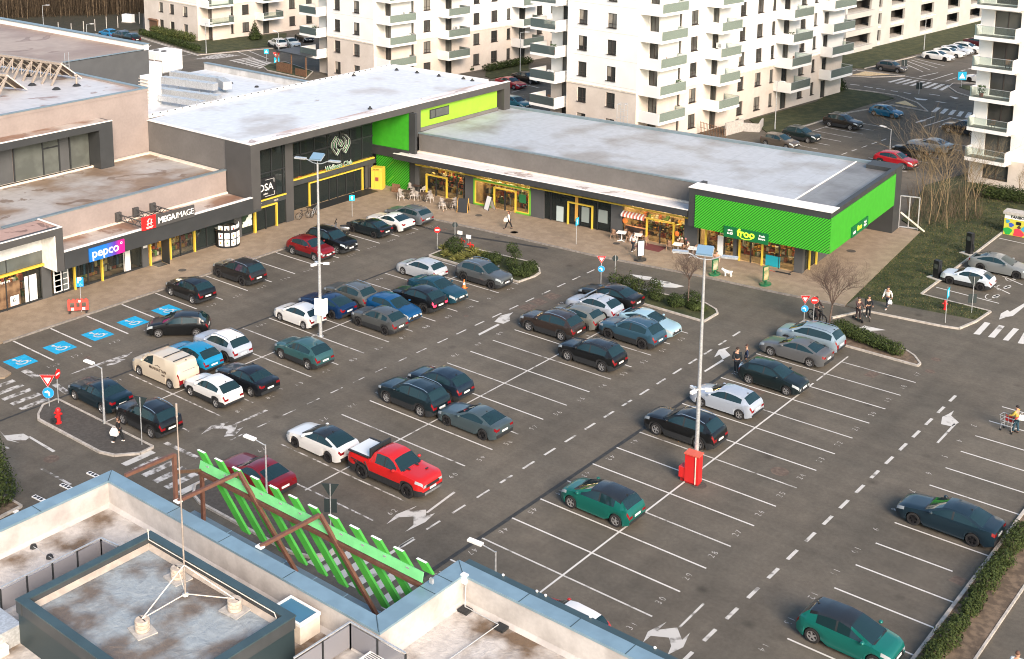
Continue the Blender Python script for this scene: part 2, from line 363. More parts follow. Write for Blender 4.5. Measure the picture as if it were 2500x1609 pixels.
# arrows (corner points read on the ground)
def pol(mb, r, c, *pts, z=ZL+0.001): mb.poly([(p.x, p.y, z) for p in (T(r, c, *q) for q in pts)])
def tarrow(mb, r, c, *polys):
    for q in polys: pol(mb, r, c, *q)
tarrow(lines, 1, 1, [(1940,1420),(1950,1433),(2120,1345),(2105,1335)], [(2075,1318),(2125,1268),(2232,1240),(2200,1270),(2205,1310),(2150,1335)])
tarrow(fresh, 2, 2, [(1772,362),(1785,370),(1940,275),(1925,265)], [(1858,248),(1895,185),(1995,158),(1950,185),(1995,230),(1930,265),(1905,225)])
tarrow(lines, 2, 3, [(1660,960),(1680,965),(1830,805),(1808,800)], [(1700,805),(1710,745),(1760,722),(1808,692),(1785,735),(1850,792),(1790,825)])
tarrow(lines, 3, 1, [(1500,315),(1520,320),(1750,150),(1735,140)], [(1175,412),(1260,330),(1430,260),(1370,300),(1505,292),(1505,345),(1578,322),(1500,395),(1325,480),(1400,420),(1400,350),(1280,355)])
tarrow(lines, 3, 2, [(1555,1275),(1580,1275),(1780,1080),(1765,1068)], [(1265,1400),(1305,1310),(1460,1230),(1390,1295),(1550,1275),(1590,1380),(1655,1320),(1600,1440),(1470,1503),(1500,1430),(1480,1360),(1330,1345)])
tarrow(faded, 2, 0, [(1960,800),(1975,805),(2230,690),(2215,685)], [(1675,893),(1760,820),(1910,785),(1860,825),(1985,800),(1960,860),(2030,830),(1960,900),(1870,910),(1900,850),(1780,840)])
tarrow(lines, 2, 0, [(235,915),(250,905),(465,1030),(440,1040)], [(0,865),(40,900),(195,885),(250,915),(215,940),(100,940),(165,962),(60,940)])
tarrow(faded, 2, 0, [(580,392),(700,340),(1110,200),(1060,240),(900,290)], [(870,322),(960,265),(1050,262),(960,305)])
tarrow(fresh, 1, 2, [(1150,920),(1340,945),(1320,968),(1255,965)], [(1330,968),(1345,962),(1500,990),(1470,1000)], [(1330,990),(1480,990),(1610,1022),(1540,1035),(1430,1030)])
tarrow(fresh, 1, 3, [(905,1348),(1020,1368),(1060,1350),(1238,1388),(1100,1395),(1170,1408),(1060,1395)])
tarrow(fresh, 1, 3, [(2393,1165),(2393,1195),(2300,1270),(2245,1278),(2185,1300),(2200,1250),(2255,1220),(2275,1235)])
# zebra crossings
def zebra(mb, r, c, quads):
    for q in quads: pol(mb, r, c, *q)
zebra(fresh, 1, 3, [[(1970,1420),(2025,1427),(2113,1330),(2065,1320)],[(2092,1445),(2148,1452),(2232,1355),(2185,1345)],[(2215,1470),(2262,1477),(2352,1380),(2305,1370)],[(2340,1497),(2393,1505),(2393,1405)]])
for x in (-39.4,-38.4,-37.4,-36.4,-35.4): rect(faded, x-0.22, x+0.22, -7.35, -5.35)
for i, x in enumerate((-24.8,-23.9,-22.95,-21.95,-20.95,-19.95)): rect(lines if i in (0,5) else faded, x-0.24, x+0.24, -7.35, -5.3)
for x in (-9.8,-9.0,-8.0,-7.0,-6.1,-5.1): rect(lines, x-0.27, x+0.27, -7.25, -5.3)
seg(faded, T(2,0,200,355), T(2,0,310,415), 0.5); seg(faded, T(2,0,455,470), T(2,0,570,550), 0.4); seg(faded, T(2,0,345,1175), T(2,0,590,1310), 0.16); seg(faded, T(2,0,1380,960), T(2,0,1650,1085), 0.3)
seg(faded, T(2,1,0,770), T(2,1,180,690), 0.12); seg(lines, T(3,1,1200,660), T(3,1,1405,535), 0.2); seg(faded, T(2,0,0,975), T(2,0,75,1010), 0.15)
# EV bays
for a_, b_ in (((1660,1030),(2185,1165)),((1850,885),(2275,1085)),((1935,815),(2380,1010)),((2185,620),(2500,690)),((2400,900),(2700,985))): seg(fresh, T(1,3,*a_), T(1,3,*b_), 0.12)
for (tx, ty) in ((2330,952),(2255,1028),(2160,1105)):
    c = T(1,3,tx,ty)
    for (dx, dy, s_) in ((0,0,0.35),(0.25,0.05,0.25),(-0.3,-0.05,0.25)):
        fresh.poly([(c.x+dy+s_*0.6*math.cos(t), c.y+dx+s_*math.sin(t), ZL) for t in [2*math.pi*i/9 for i in range(9)]])
    arc = [T(1,3,tx-55+35*math.cos(t), ty+5+22*math.sin(t)) for t in [R(60)+R(200)*i/8 for i in range(9)]]
    for a_, b_ in zip(arc[:-1], arc[1:]): seg(fresh, a_, b_, 0.07)
# far car park behind the shops and the streets of the housing blocks
FO = Vector((-22.3, 85.5, 0)); FA = R(-5.5); FX = Vector((math.cos(FA), math.sin(FA), 0)); FY = Vector((-math.sin(FA), math.cos(FA), 0))
def FW(e, d, z=0.0): return FO+FX*e+FY*d+Vector((0,0,z))
for k in range(-3, 9): seg(lines, FW(-8.0, -4.9+2.55*k), FW(-3.1, -4.9+2.55*k), 0.14)
seg(lines, FW(-8.0,-13), FW(-8.0,15.5), 0.12)
for k in range(0, 11): d_ = -12+2.55*k; seg(lines, FW(2.6, d_), FW(8.2, d_), 0.13)
for i in range(-6, 5): seg(lines, FW(-0.1, i*2.27-0.1), FW(-0.1, i*2.27+1.1), 0.16)
for (a_, b_) in (((1490,1025),(1645,972)),((1555,1055),(1780,985)),((1765,980),(1960,1018)),((1690,1060),(1800,1020)),((1480,815),(1520,832)),((1610,670),(1800,612)),((1405,637),(1612,672)),((1740,678),(1830,648)),((1520,640),(1675,607)),((1870,685),(2005,695)),((900,610),(1000,582))): seg(lines, T(0,3,*a_), T(0,3,*b_), 0.2)
for (a_, b_) in (((940,703),(1020,712)),((1060,722),(1130,733)),((1160,738),(1235,747)),((1280,757),(1340,765)),((1390,772),(1450,783)),((1600,785),(1690,797)),((1865,592),(1905,583)),((1925,577),(1960,568)),((1975,560),(2010,550))): seg(lines, T(0,3,*a_), T(0,3,*b_), 0.25)
for q in ([(1480,818),(1590,830),(1570,838),(1500,833)],[(1640,842),(1755,858),(1700,855)],[(1770,803),(1850,818),(1820,826)],[(1490,1020),(1540,1000),(1580,1008),(1510,1020)]): pol(fresh, 0, 3, *q)
def zeb2(a0, a1, b0, b1, n, w=0.5):
    for i in range(n):
        t = (i+0.5)/n; p = T(0,3,a0[0]+(a1[0]-a0[0])*t, a0[1]+(a1[1]-a0[1])*t); q_ = T(0,3,b0[0]+(b1[0]-b0[0])*t, b0[1]+(b1[1]-b0[1])*t); seg(lines, p, q_, w)
zeb2((1235,682),(1725,758),(1365,650),(1800,715),8); zeb2((1600,930),(2020,1000),(1650,893),(2040,955),6)
for k in range(8):
    a_ = T(0,3,1425+52*k,500+17*k) if False else None
for q in (((1350,545),(1460,560)),((1390,527),(1550,600)),((1420,510),(1610,585)),((1450,500),(1670,567)),((1480,490),(1730,550))): seg(lines, T(0,3,*q[0]), T(0,3,*q[1]), 0.18)
# streets top left
for a_, b_ in (((1225,410),(1260,377)),((1225,438),(1365,398)),((1228,462),(1460,412)),((1290,475),(1525,430)),((1400,480),(1590,455)),((1180,320),(1655,465)),((1980,430),(2130,490)),((2060,418),(2240,492))): seg(lines, T(0,0,*a_), T(0,0,*b_), 0.18)
for i in range(8):
    t = i/7; seg(lines, T(0,0,1915+240*t,508+62*t), T(0,0,2095+190*t,482+45*t), 0.55)
for q in ([(1620,495),(1830,447),(2010,462),(1800,492)],): pol(faded, 0, 0, *q)
seg(lines, T(0,2,170,770), T(0,2,270,742), 0.2); seg(lines, T(0,2,165,823), T(0,2,180,820), 0.2); seg(lines, T(0,2,220,690), T(0,2,400,735), 0.2); seg(lines, T(0,2,220,805), T(0,2,270,800), 0.2)
struct('bay_markings', lines, MT['line']); struct('faded_markings', faded, MT['line_faded']); struct('road_markings', fresh, MT['line_fresh']); struct('blue_bay_markings', blue, MT['bay_blue'])
struct('bay_numbers', nums, worn('stencil_paint', (0.46,0.44,0.41), 0.42, 4.0)); struct('faded_bay_numbers', numsf, MT['line_faded'])
# dark tarred joints between aisle and bays, drain patches, manholes
jt = MB()
rect(jt, -5.12, -4.88, -6.5, 33.4, 0.003); rect(jt, -35.02, -34.84, -9.5, 33.0, 0.003)
jt.poly([(p.x, p.y, 0.003) for p in (T(1,2,-820,450), T(1,2,-400,570), T(1,2,470,700), T(1,2,470,712), T(1,2,-400,582), T(1,2,-820,462))])
struct('tar_joints', jt, mk('tar', (0.030,0.030,0.028), 0.7, var=0.2, scale=3))
pt = MB()
for q in ([(215,1195),(305,1165),(390,1190),(300,1232)],[(320,1150),(395,1120),(475,1155),(400,1185)],[(425,1105),(500,1075),(590,1100),(515,1140)]): pol(pt, 1, 2, *q, z=0.003)
for q in ([(2095,520),(2200,480),(2290,540),(2200,580)],): pol(pt, 2, 2, *q, z=0.003)
for q in ([(1050,395),(1110,360),(1195,385),(1130,420)],): pol(pt, 2, 3, *q, z=0.003)
for q in ([(1760,880),(1820,840),(1930,880),(1870,930)],): pol(pt, 3, 3, *q, z=0.003)
for (r_, c_, x, y, rr) in ((2,3,1660,265,0.33),(2,3,1610,365,0.33),(2,3,355,1200,0.5),(2,1,960,0,0.1),(2,0,430,1095,0.45),(1,1,1645,548,0.45),(2,0,730,250,0.25),(1,1,1840,1270,0.18)):
    c = T(r_, c_, x, y); pt.poly([(c.x+rr*math.cos(t), c.y+rr*math.sin(t), 0.003) for t in [2*math.pi*i/16 for i in range(16)]])
struct('asphalt_patches', pt, MT['asphalt_patch'])
for (r_, c_, x, y, rr, z) in ((1,0,1522,888,0.33,0.12),(1,1,1945,430,0.33,0.12),(1,1,2240,572,0.33,0.12),(1,2,190,572,0.33,0.12),(1,2,1042,665,0.3,0.12),(1,3,950,728,0.38,0.12),(3,2,1730,85,0.42,0.0),(1,1,2100,613,0.2,0.0)):
    c = T(r_, c_, x, y, z); m = MB(); m.lathe([(0.0,0.006),(rr*0.86,0.006),(rr*0.88,0.002),(rr*0.9,0.010),(rr,0.010),(rr,0.0)], (c.x,c.y,z+0.002), n=20); struct('manhole_cover', m, MT['asphalt_dark'])
# grass, soil, islands --------------------------------------------------------
sheet('lawn', [T(1,3,1000,1122), T(1,3,1990,1312), T(1,3,2112,1238), T(1,3,1532,1097), (-0.50,48.45), (-0.55,72), (3,79), (30,78), (30,92), (-8,92), (-11,79.0), (-8.5,66), (-6.0,63.7), (-3.90,42.6)], 0.10, MT['grass'])
sheet('footpath', [T(1,3,905,1190), T(1,3,1000,1122), T(1,3,1990,1312), T(1,3,1850,1378), T(1,3,1700,1358), T(1,3,1065,1232)], 0.09, MT['asphalt'])
kerb_line('kerb', [T(1,3,790,1292), T(1,3,1065,1232), T(1,3,1700,1360), T(1,3,1850,1382), T(1,3,1990,1322), T(1,3,2113,1240), T(1,3,1532,1095), (-0.42,60.2), (-0.48,70)], 0.15, 0.13)
sheet('planting_bed', [(15.08,-14), (16.95,-14), (16.95,30), (15.08,30)], 0.08, MT['soil'])
kerb_line('kerb', [(15.0,-14), (15.0,30)], 0.15, 0.13, MT['kerbstone']); kerb_line('kerb', [(17.0,-14), (17.0,30)], 0.1, 0.11, MT['kerbstone'])
def island(name, pts, mat, kerbmat=None):
    sheet(name, pts, 0.10, mat); kerb_line('kerb', pts, 0.14, 0.13, kerbmat or MT['kerbstone'], True)
island('planting_bed', [(-34.8,30.55), (-34.9,33.4), (-33.9,34.25), (-27.2,34.75), (-26.0,34.0), (-25.35,33.2), (-25.2,32.3), (-25.4,30.4)], MT['grass'])
island('planting_bed', [(-19.9,32.9), (-10.35,32.65), (-10.35,34.7), (-10.8,35.3), (-12.1,35.95), (-19.6,34.9)], MT['grass'])
island('planting_bed', [(-4.9,35.2), (4.15,35.05), (4.15,35.5), (3.4,36.5), (2.7,37.0), (-2.4,37.45), (-4.9,37.6)], MT['soil'])
island('traffic_island', [(-34.75,-5.15), (-25.15,-5.05), (-25.1,-6.0), (-26.0,-7.1), (-27.0,-7.42), (-33.2,-7.45), (-33.8,-7.1), (-34.7,-6.2)], MT['asphalt_dark'])
island('traffic_island', [(-19.9,-5.15), (-10.6,-5.15), (-9.8,-5.6), (-9.7,-6.1), (-10.2,-6.9), (-11.2,-7.25), (-18.3,-7.2), (-19.2,-6.9), (-19.9,-6.2)], MT['asphalt_dark'])
island('planting_bed', [T(2,0,-200,1400), T(2,0,60,1430), T(2,0,180,1500), T(2,0,60,1560), T(2,0,-200,1700)], MT['soil'])
# housing side
sheet('lawn', [T(0,3,100,1005), T(0,3,285,1135), T(0,3,1130,870), T(0,3,1310,822), T(0,3,1180,785), T(0,3,870,742), T(0,3,740,800), T(0,3,660,852)], 0.10, MT['grass'])
sheet('footpath', [T(0,3,285,1135), T(0,3,380,1110), T(0,3,940,940), T(0,3,1170,890), T(0,3,1330,826), T(0,3,1130,870)], 0.10, MT['asphalt'])
kerb_line('kerb', [T(0,3,380,1112), T(0,3,940,942), T(0,3,1290,880), T(0,3,1590,933), T(0,3,1500,860), T(0,3,1330,800), T(0,3,1180,775), T(0,3,880,738)], 0.15, 0.12)
sheet('lawn', [FW(-33,52), FW(-32,114), FW(-19,116), T(0,3,2050,330), T(0,3,1500,450), T(0,3,1055,572), T(0,3,905,568), T(0,3,780,490)], 0.10, MT['grass'])
kerb_line('kerb', [T(0,3,1060,575), T(0,3,1500,470), T(0,3,1560,470), T(0,3,2050,340)], 0.15, 0.12); kerb_line('kerb', [T(0,3,890,635), T(0,3,1120,648), T(0,3,1400,637), T(0,3,1000,590)], 0.15, 0.12)
for q in ([(955,627),(1080,595),(1130,603),(1275,622),(1100,632)],[(1318,860),(1400,842),(1500,895)]): sheet('sand_patch', [T(0,3,*p) for p in q], 0.05, mk('sand', (0.55,0.42,0.24), 0.95, var=0.15, scale=5) if 'sand' not in MT else MT['sand'])
island('traffic_island', [T(0,3,1765,730), T(0,3,1800,700), T(0,3,2300,705), T(0,3,2300,850), T(0,3,1990,825), T(0,3,1830,775)], MT['asphalt_dark'])
sheet('lawn', [T(0,3,1850,735), T(0,3,1880,718), T(0,3,2200,730), T(0,3,2200,830), T(0,3,1960,770)], 0.14, MT['grass'], thick=0.03)
sheet('lawn', [T(0,0,-900,190), T(0,0,0,210), T(0,0,640,310), T(0,0,800,290), T(0,0,1190,250), T(0,0,1200,-60), T(0,0,-900,-60)], 0.08, MT['dry_grass'])
sheet('lawn', [T(0,0,1190,255), T(0,0,1190,300), T(0,0,1640,440), T(0,0,1720,445), T(0,0,2380,375), T(0,0,2393,280), T(0,0,1660,340)], 0.10, MT['grass'])
kerb_line('kerb', [T(0,0,650,308), T(0,0,800,285), T(0,0,1190,318), T(0,0,1655,462), T(0,0,2390,395)], 0.15, 0.12)
island('traffic_island', [T(0,1,145,560), T(0,1,200,535), T(0,1,330,520), T(0,1,560,600), T(0,1,500,660), T(0,1,180,590)], MT['grass'])
sheet('lawn', [T(0,1,2005,585), T(0,1,2393,510), T(0,2,310,520), T(0,2,310,600), T(0,2,0,660), T(0,1,2000,640)], 0.10, MT['grass'])
# ================================================================ THE SHOPPING CENTRE
mk('plaster_pink', (0.265,0.222,0.205), 0.85, col2=(0.295,0.248,0.228), var=0.05, scale=0.5, bump=0.08, bscale=80)
mk('plaster_grey', (0.125,0.118,0.112), 0.85, col2=(0.142,0.134,0.128), var=0.05, scale=0.5, bump=0.08, bscale=80)
mk('fascia_grey', (0.062,0.061,0.060), 0.6, var=0.06, scale=0.7)
mk('fascia_dark', (0.036,0.039,0.041), 0.55, var=0.08, scale=0.7)
def roofm(name, base, dirt, cut=0.5, sc=0.22, st=None, spots=0.62):
    """roof sheet: pale membrane, tan dirt where water stands, a few darker dried puddles, lap seams"""
    m = M(name, base, 0.5, col2=dirt, scale=sc, var=0.08, lo=cut-0.04, hi=cut+0.12, detail=9, bump=0.12, bscale=2.5, stretch=st)
    t = m.node_tree; b = t.nodes['Principled BSDF']; tc = t.nodes.new('ShaderNodeTexCoord'); src = b.inputs['Base Color'].links[0].from_socket; L = t.links.new
    n = t.nodes.new('ShaderNodeTexNoise'); n.inputs['Scale'].default_value = sc*1.6; n.inputs['Detail'].default_value = 5; n.inputs['Distortion'].default_value = 1.2; L(tc.outputs['Object'], n.inputs['Vector'])
    r = t.nodes.new('ShaderNodeValToRGB'); r.color_ramp.elements[0].position = spots; r.color_ramp.elements[0].color = (0,0,0,1); r.color_ramp.elements[1].position = spots+0.03; r.color_ramp.elements[1].color = (0.75,0.75,0.75,1); e = r.color_ramp.elements.new(min(.99, spots+0.12)); e.color = (0.25,0.25,0.25,1); L(n.outputs['Fac'], r.inputs[0])
    mx = t.nodes.new('ShaderNodeMix'); mx.data_type = 'RGBA'; mx.inputs[7].default_value = (dirt[0]*0.62, dirt[1]*0.52, dirt[2]*0.45, 1); L(src, mx.inputs[6]); L(r.outputs[0], mx.inputs[0])
    w_ = t.nodes.new('ShaderNodeTexWave'); w_.bands_direction = 'X'; w_.inputs['Scale'].default_value = 0.157; w_.inputs['Distortion'].default_value = 0.12; L(tc.outputs['Object'], w_.inputs['Vector'])
    q = t.nodes.new('ShaderNodeMapRange'); q.inputs[1].default_value = 0.0; q.inputs[2].default_value = 0.004; q.inputs[3].default_value = 0.86; q.inputs[4].default_value = 1.0; L(w_.outputs['Fac'], q.inputs[0])
    sc_ = t.nodes.new('ShaderNodeVectorMath'); sc_.operation = 'SCALE'; L(mx.outputs[2], sc_.inputs[0]); L(q.outputs[0], sc_.inputs['Scale']); L(sc_.outputs[0], b.inputs['Base Color']); return m
MT['roof_white'] = roofm('white_roof_membrane', (0.56,0.60,0.64), (0.40,0.39,0.385), 0.56, 0.16, None, 0.72)
MT['roof_right'] = roofm('pale_roof_membrane', (0.39,0.42,0.45), (0.265,0.26,0.25), 0.52, 0.2, None, 0.74)
MT['roof_grey'] = roofm('grey_roof_membrane', (0.20,0.21,0.215), (0.14,0.14,0.14), 0.52, 0.3, None, 0.74)
MT['roof_dirty'] = roofm('dirty_roof_membrane', (0.40,0.38,0.36), (0.23,0.165,0.115), 0.46, 0.20, None, 0.60)
MT['roof_brown'] = roofm('brown_stained_membrane', (0.46,0.40,0.35), (0.24,0.14,0.095), 0.46, 0.30, None, 0.60)
MT['roof_canopy'] = roofm('stained_canopy_membrane', (0.70,0.68,0.66), (0.42,0.27,0.22), 0.54, 0.35, (0.35,1.6,1), 0.62)
MT['roof_tall'] = roofm('white_stained_membrane', (0.50,0.50,0.51), (0.33,0.21,0.17), 0.52, 0.14, None, 0.62)
mk('coping_white', (0.80,0.78,0.75), 0.5, var=0.05, scale=2)
mk('coping_cream', (0.72,0.64,0.54), 0.6, var=0.10, scale=2)
mk('coping_blue', (0.20,0.26,0.29), 0.4, 0.3, var=0.06, scale=1.5)
MT['shop_glass'] = glassm('shop_glass', (0.92,0.95,0.93), 0.02, 0.10, (0.05,0.06,0.06))
MT['dark_glass'] = glassm('dark_glass', (0.55,0.58,0.55), 0.03, 0.42, (0.035,0.045,0.045))
MT['frosted'] = M('grey_glazing', (0.10,0.11,0.10), 0.12, var=0.15, scale=0.7)
mk('frame_dark', (0.025,0.028,0.03), 0.45)
mk('lamp_warm', (1.0,0.70,0.34), 0.5, emit=22.0)
mk('lamp_dim', (1.0,0.75,0.45), 0.5, emit=7.0); mk('lamp_white', (1.0,0.88,0.70), 0.5, emit=16.0)
mk('room_wall', (0.45,0.33,0.20), 0.9, var=0.12, scale=1.5)
mk('room_floor', (0.18,0.13,0.09), 0.7, var=0.2, scale=2)
mk('room_dark', (0.07,0.065,0.06), 0.9)
for i, c in enumerate(((0.55,0.30,0.06),(0.35,0.08,0.05),(0.62,0.50,0.22),(0.12,0.22,0.08),(0.60,0.58,0.50),(0.09,0.07,0.06),(0.55,0.20,0.10))): mk('stock%d' % i, c, 0.7)
STK = [MT['stock%d' % i] for i in range(7)]
def room(root, u0, u1, y0, y1, z1, lamp='lamp_warm', n=60, wall='room_wall', seed=1, tall=1.9, strips=2, mats=None):
    rnd = random.Random(seed)
    m = MB(); m.poly([(u0,y0,0.125),(u1,y0,0.125),(u1,y1,0.125),(u0,y1,0.125)], 1); m.poly([(u0,y1,0.12),(u1,y1,0.12),(u1,y1,z1),(u0,y1,z1)], 0)
    m.poly([(u0,y0,0.12),(u0,y1,0.12),(u0,y1,z1),(u0,y0,z1)], 0); m.poly([(u1,y1,0.12),(u1,y0,0.12),(u1,y0,z1),(u1,y1,z1)], 0); m.poly([(u0,y1,z1),(u1,y1,z1),(u1,y0,z1),(u0,y0,z1)], 0)
    m.build('interior', [MT[wall], MT['room_floor']], root)
    if lamp:
        l = MB()
        for k in range(strips):
            a = u0+(u1-u0)*(k+0.12)/strips; b = u0+(u1-u0)*(k+0.88)/strips; yy = y0+(y1-y0)*0.35; l.box(a, b, yy, yy+0.35, z1-0.09, z1-0.03)
        l.build('ceiling_lamp', MT[lamp], root)
    if n:
        s_ = MB()
        for row in range(2):
            yy = y1-0.45-row*(y1-y0)*0.42
            for q in range(3):
                zz = 0.12+q*tall/3; s_.box(u0+0.2, u1-0.2, yy, yy+0.35, zz+0.02, zz+0.05, 5)
                x = u0+0.25
                while x < u1-0.4:
                    w_ = rnd.uniform(0.08,0.3)
                    if rnd.random() < 0.8: s_.box(x, x+w_, yy-0.02, yy+0.3, zz+0.051, zz+rnd.uniform(0.2, tall/3-0.05), rnd.randrange(7))
                    x += w_+0.03
        s_.build('shelf_stock', STK, root)
def mullions(root, us, z0, z1, y, mat, w=0.07, name='mullion', d=0.10):
    for u in us: MB().box(u-w/2, u+w/2, y-d, y+0.02, z0, z1).build(name, mat, root)
def pane(root, u0, u1, z0, z1, y, mat, name='shop_window'): return MB().box(u0, u1, y, y+0.03, z0, z1).build(name, mat, root)
def doorframe(root, u0, u1, z1, y, w=0.12, mat=None, z0=0.12, name='door_frame'):
    m = MB(); m.box(u0, u0+w, y-0.16, y+0.05, z0, z1); m.box(u1-w, u1, y-0.16, y+0.05, z0, z1); m.box(u0+w+0.001, u1-w-0.001, y-0.158, y+0.05, z1-w, z1); return m.build(name, mat or MT['yellow'], root)

# ---------------- left wing (local x = along the front, y = inwards)
LW_ = thing('shop_building', 'long left shop wing with dark fascia and pinkish plaster wall behind its stained canopy roof', 'shop building', (-50.4,0,0), R(90))
m = MB()
m.box(-14, 4.0, 1.3, 12.9, 5.1, 5.55); m.box(4.0, 23.3, 1.62, 12.5, 3.0, 5.4)
m.build('body', [MT['room_dark']], LW_)
MB().box(4.62, 23.3, 1.60, 1.86, 3.72, 5.84).build('upper_wall', MT['plaster_pink'], LW_)
m = MB(); m.box(1.8, 23.35, 1.56, 1.98, 5.845, 5.93); m.build('coping', MT['coping_blue'], LW_)
m = MB(); m.poly([(-14,1.9,5.56),(23.4,1.9,5.56),(23.4,12.6,5.56),(-14,12.6,5.56)]); m.build('roof', MT['roof_dirty'], LW_)
m = MB(); m.box(-14,23.4,12.2,12.55,5.565,5.72); m.box(23.05,23.38,1.99,12.19,5.565,5.72); m.build('roof_upstand', MT['coping_cream'], LW_)
MB().box(4.63, 23.3, -1.9, -1.72, 2.68, 4.02).build('fascia', MT['fascia_dark'], LW_)
MB().box(4.63, 23.3, -1.915, -1.5, 4.022, 4.06).build('fascia_cap', MT['coping_white'], LW_)
m = MB(); m.box(4.63, 23.3, -1.70, 1.58, 3.60, 3.80); m.build('canopy_roof', MT['roof_brown'], LW_)
MB().box(4.7, 23.3, 1.40, 1.585, 3.805, 3.95).build('canopy_upstand', MT['coping_cream'], LW_)
MB().box(4.63, 24.4, -1.70, 0.0, 2.70, 2.80).build('soffit', MT['anthracite'], LW_)
# raised white box at the left end
m = MB(); m.box(-14, 4.6, -1.9, -1.3, 5.48, 6.0, 0); m.box(3.98, 4.6, -1.9, 1.25, 2.64, 5.478, 0); m.build('raised_frame', [MT['fascia_grey']], LW_)
m = MB(); m.box(-14, 4.56, -1.28, 1.30, 5.6, 5.9); m.build('raised_roof', roofm('red_stained_membrane', (0.42,0.28,0.23), (0.13,0.075,0.055), 0.55, 0.30), LW_)
m = MB(); m.box(-14, 4.6, -1.905, -1.75, 6.002, 6.05); m.box(4.44, 4.605, -1.74, 1.25, 6.002, 6.05); m.build('raised_cap', MT['coping_white'], LW_)
m = MB(); m.box(3.93, 3.975, -1.85, 0.1, 2.66, 5.45); m.box(-14, 3.92, -0.05, 0.1, 4.0, 5.45); m.build('white_lining', MT['white_paint'], LW_)
MB().box(-14, 3.92, 0.0, 0.05, 2.98, 3.98).build('upper_glazing', MT['frosted'], LW_)
m = MB(); [m.box(u-0.03, u+0.03, -0.04, 0.0, 2.98, 3.98) for u in (-2.1, 0.9)]; m.build('glazing_bar', MT['frame_dark'], LW_)
MB().box(-14, 3.95, -0.25, 0.0, 2.80, 2.96).build('yellow_beam', MT['yellow'], LW_)
# shop fronts
for (u0, u1) in ((3.75,4.55),(12.95,13.55),(22.75,23.5)): MB().box(u0, u1, -0.06, 0.1, 0.12, 2.7).build('panel', MT['anthracite_panel'], LW_)
for u in (6.55, 9.05, 13.70, 14.95, 15.72, 18.25, 24.95): MB().box(u-0.065, u+0.065, -0.2, 0.0, 0.12, 2.72).build('yellow_post', MT['yellow'], LW_)
for (u0, u1, k) in ((-8,3.7,'shop_glass'),(4.6,12.9,'shop_glass'),(15.8,22.7,'shop_glass'),(23.55,24.8,'shop_glass')): pane(LW_, u0, u1, 0.25, 2.7, 0.02, MT[k])
mullions(LW_, (-3.0,-1.2,0.75,2.6,5.5,7.8,11.2,16.8,19.6,21.0), 0.12, 2.7, 0.0, MT['frame_dark'])
MB().box(-8, 24.8, -0.03, 0.12, 0.12, 0.26).build('plinth', MT['frame_dark'], LW_)
room(LW_, -8, 3.7, 0.2, 3.4, 2.68, 'lamp_dim', 50, 'room_dark', 3); room(LW_, 4.6, 12.9, 0.2, 3.2, 2.68, 'lamp_dim', 60, 'room_dark', 4); room(LW_, 13.6, 22.7, 0.2, 3.2, 2.68, 'lamp_white', 40, 'room_wall', 5)
m = MB()
for i in range(16):
    u = 6.9+0.25*i+(1.6 if i > 7 else 0); m.obox((u,0.75,1.3),(0.09,0,0),(0,0.2,0),(0.02,0,0.5), i % 3)
m.build('hanging_clothes', [MT['black'], M('denim', (0.05,0.11,0.17), 0.9), M('charcoal_cloth', (0.06,0.05,0.05), 0.9)], LW_)
# poster with pale product pictures, hammock poster, white door panel
m = MB(); m.box(4.75, 6.05, -0.05, 0.0, 0.30, 2.2, 0)
rr = random.Random(5)
for i in range(3):
    for j in range(4): m.box(4.83+0.6*(i % 2)+0.02, 4.83+0.6*(i % 2)+0.52, -0.06, -0.051, 0.38+0.45*j, 0.76+0.45*j, 1+rr.randrange(3))
m.build('window_poster', [MT['sign_white'], M('poster_blue', (0.25,0.45,0.5), 0.6), M('poster_green', (0.3,0.42,0.15), 0.6), M('poster_dark', (0.12,0.14,0.14), 0.6)], LW_)
MB().box(2.3, 3.3, -0.05, 0.0, 0.3, 2.3).build('white_door', MT['white_paint'], LW_)
m = MB(); m.box(-1.1, 1.9, -0.03, 0.0, 0.3, 2.2); m.build('window_poster', M('brown_poster', (0.10,0.055,0.03), 0.6, col2=(0.24,0.15,0.08), scale=1.5), LW_)
lettering('o de primavara', 0.34, MT['sign_white'], LW_, (0.1,-0.05,2.35), (1,0,0), (0,0,1))
MB().box(1.05, 1.75, -0.06, -0.031, 0.35, 1.1).build('price_poster', MT['sign_white'], LW_); lettering('6', 0.5, MT['black'], LW_, (1.35,-0.065,0.75), (1,0,0), (0,0,1))
MB().box(11.15, 11.75, -0.1, 0.0, 0.3, 2.5).build('white_pillar', MT['white_paint'], LW_); MB().box(23.6, 24.7, -0.05, 0.0, 0.9, 2.4).build('window_poster', M('fruit_poster', (0.03,0.06,0.03), 0.5, col2=(0.8,0.82,0.7), scale=1.2, lo=0.5, hi=0.52), LW_)
m = MB(); m.box(13.05, 13.45, -0.09, -0.061, 1.75, 2.3); m.build('notice', MT['sign_white'], LW_)
MB().obox((14.9,-0.55,1.25),(0.03,0,0),(0,0.5,0),(0,0,1.1)).build('open_door', MT['frame_dark'], LW_)
MB().box(13.9, 14.8, -0.9, -0.1, 0.124, 0.14).build('door_mat', MT['black_plastic'], LW_)

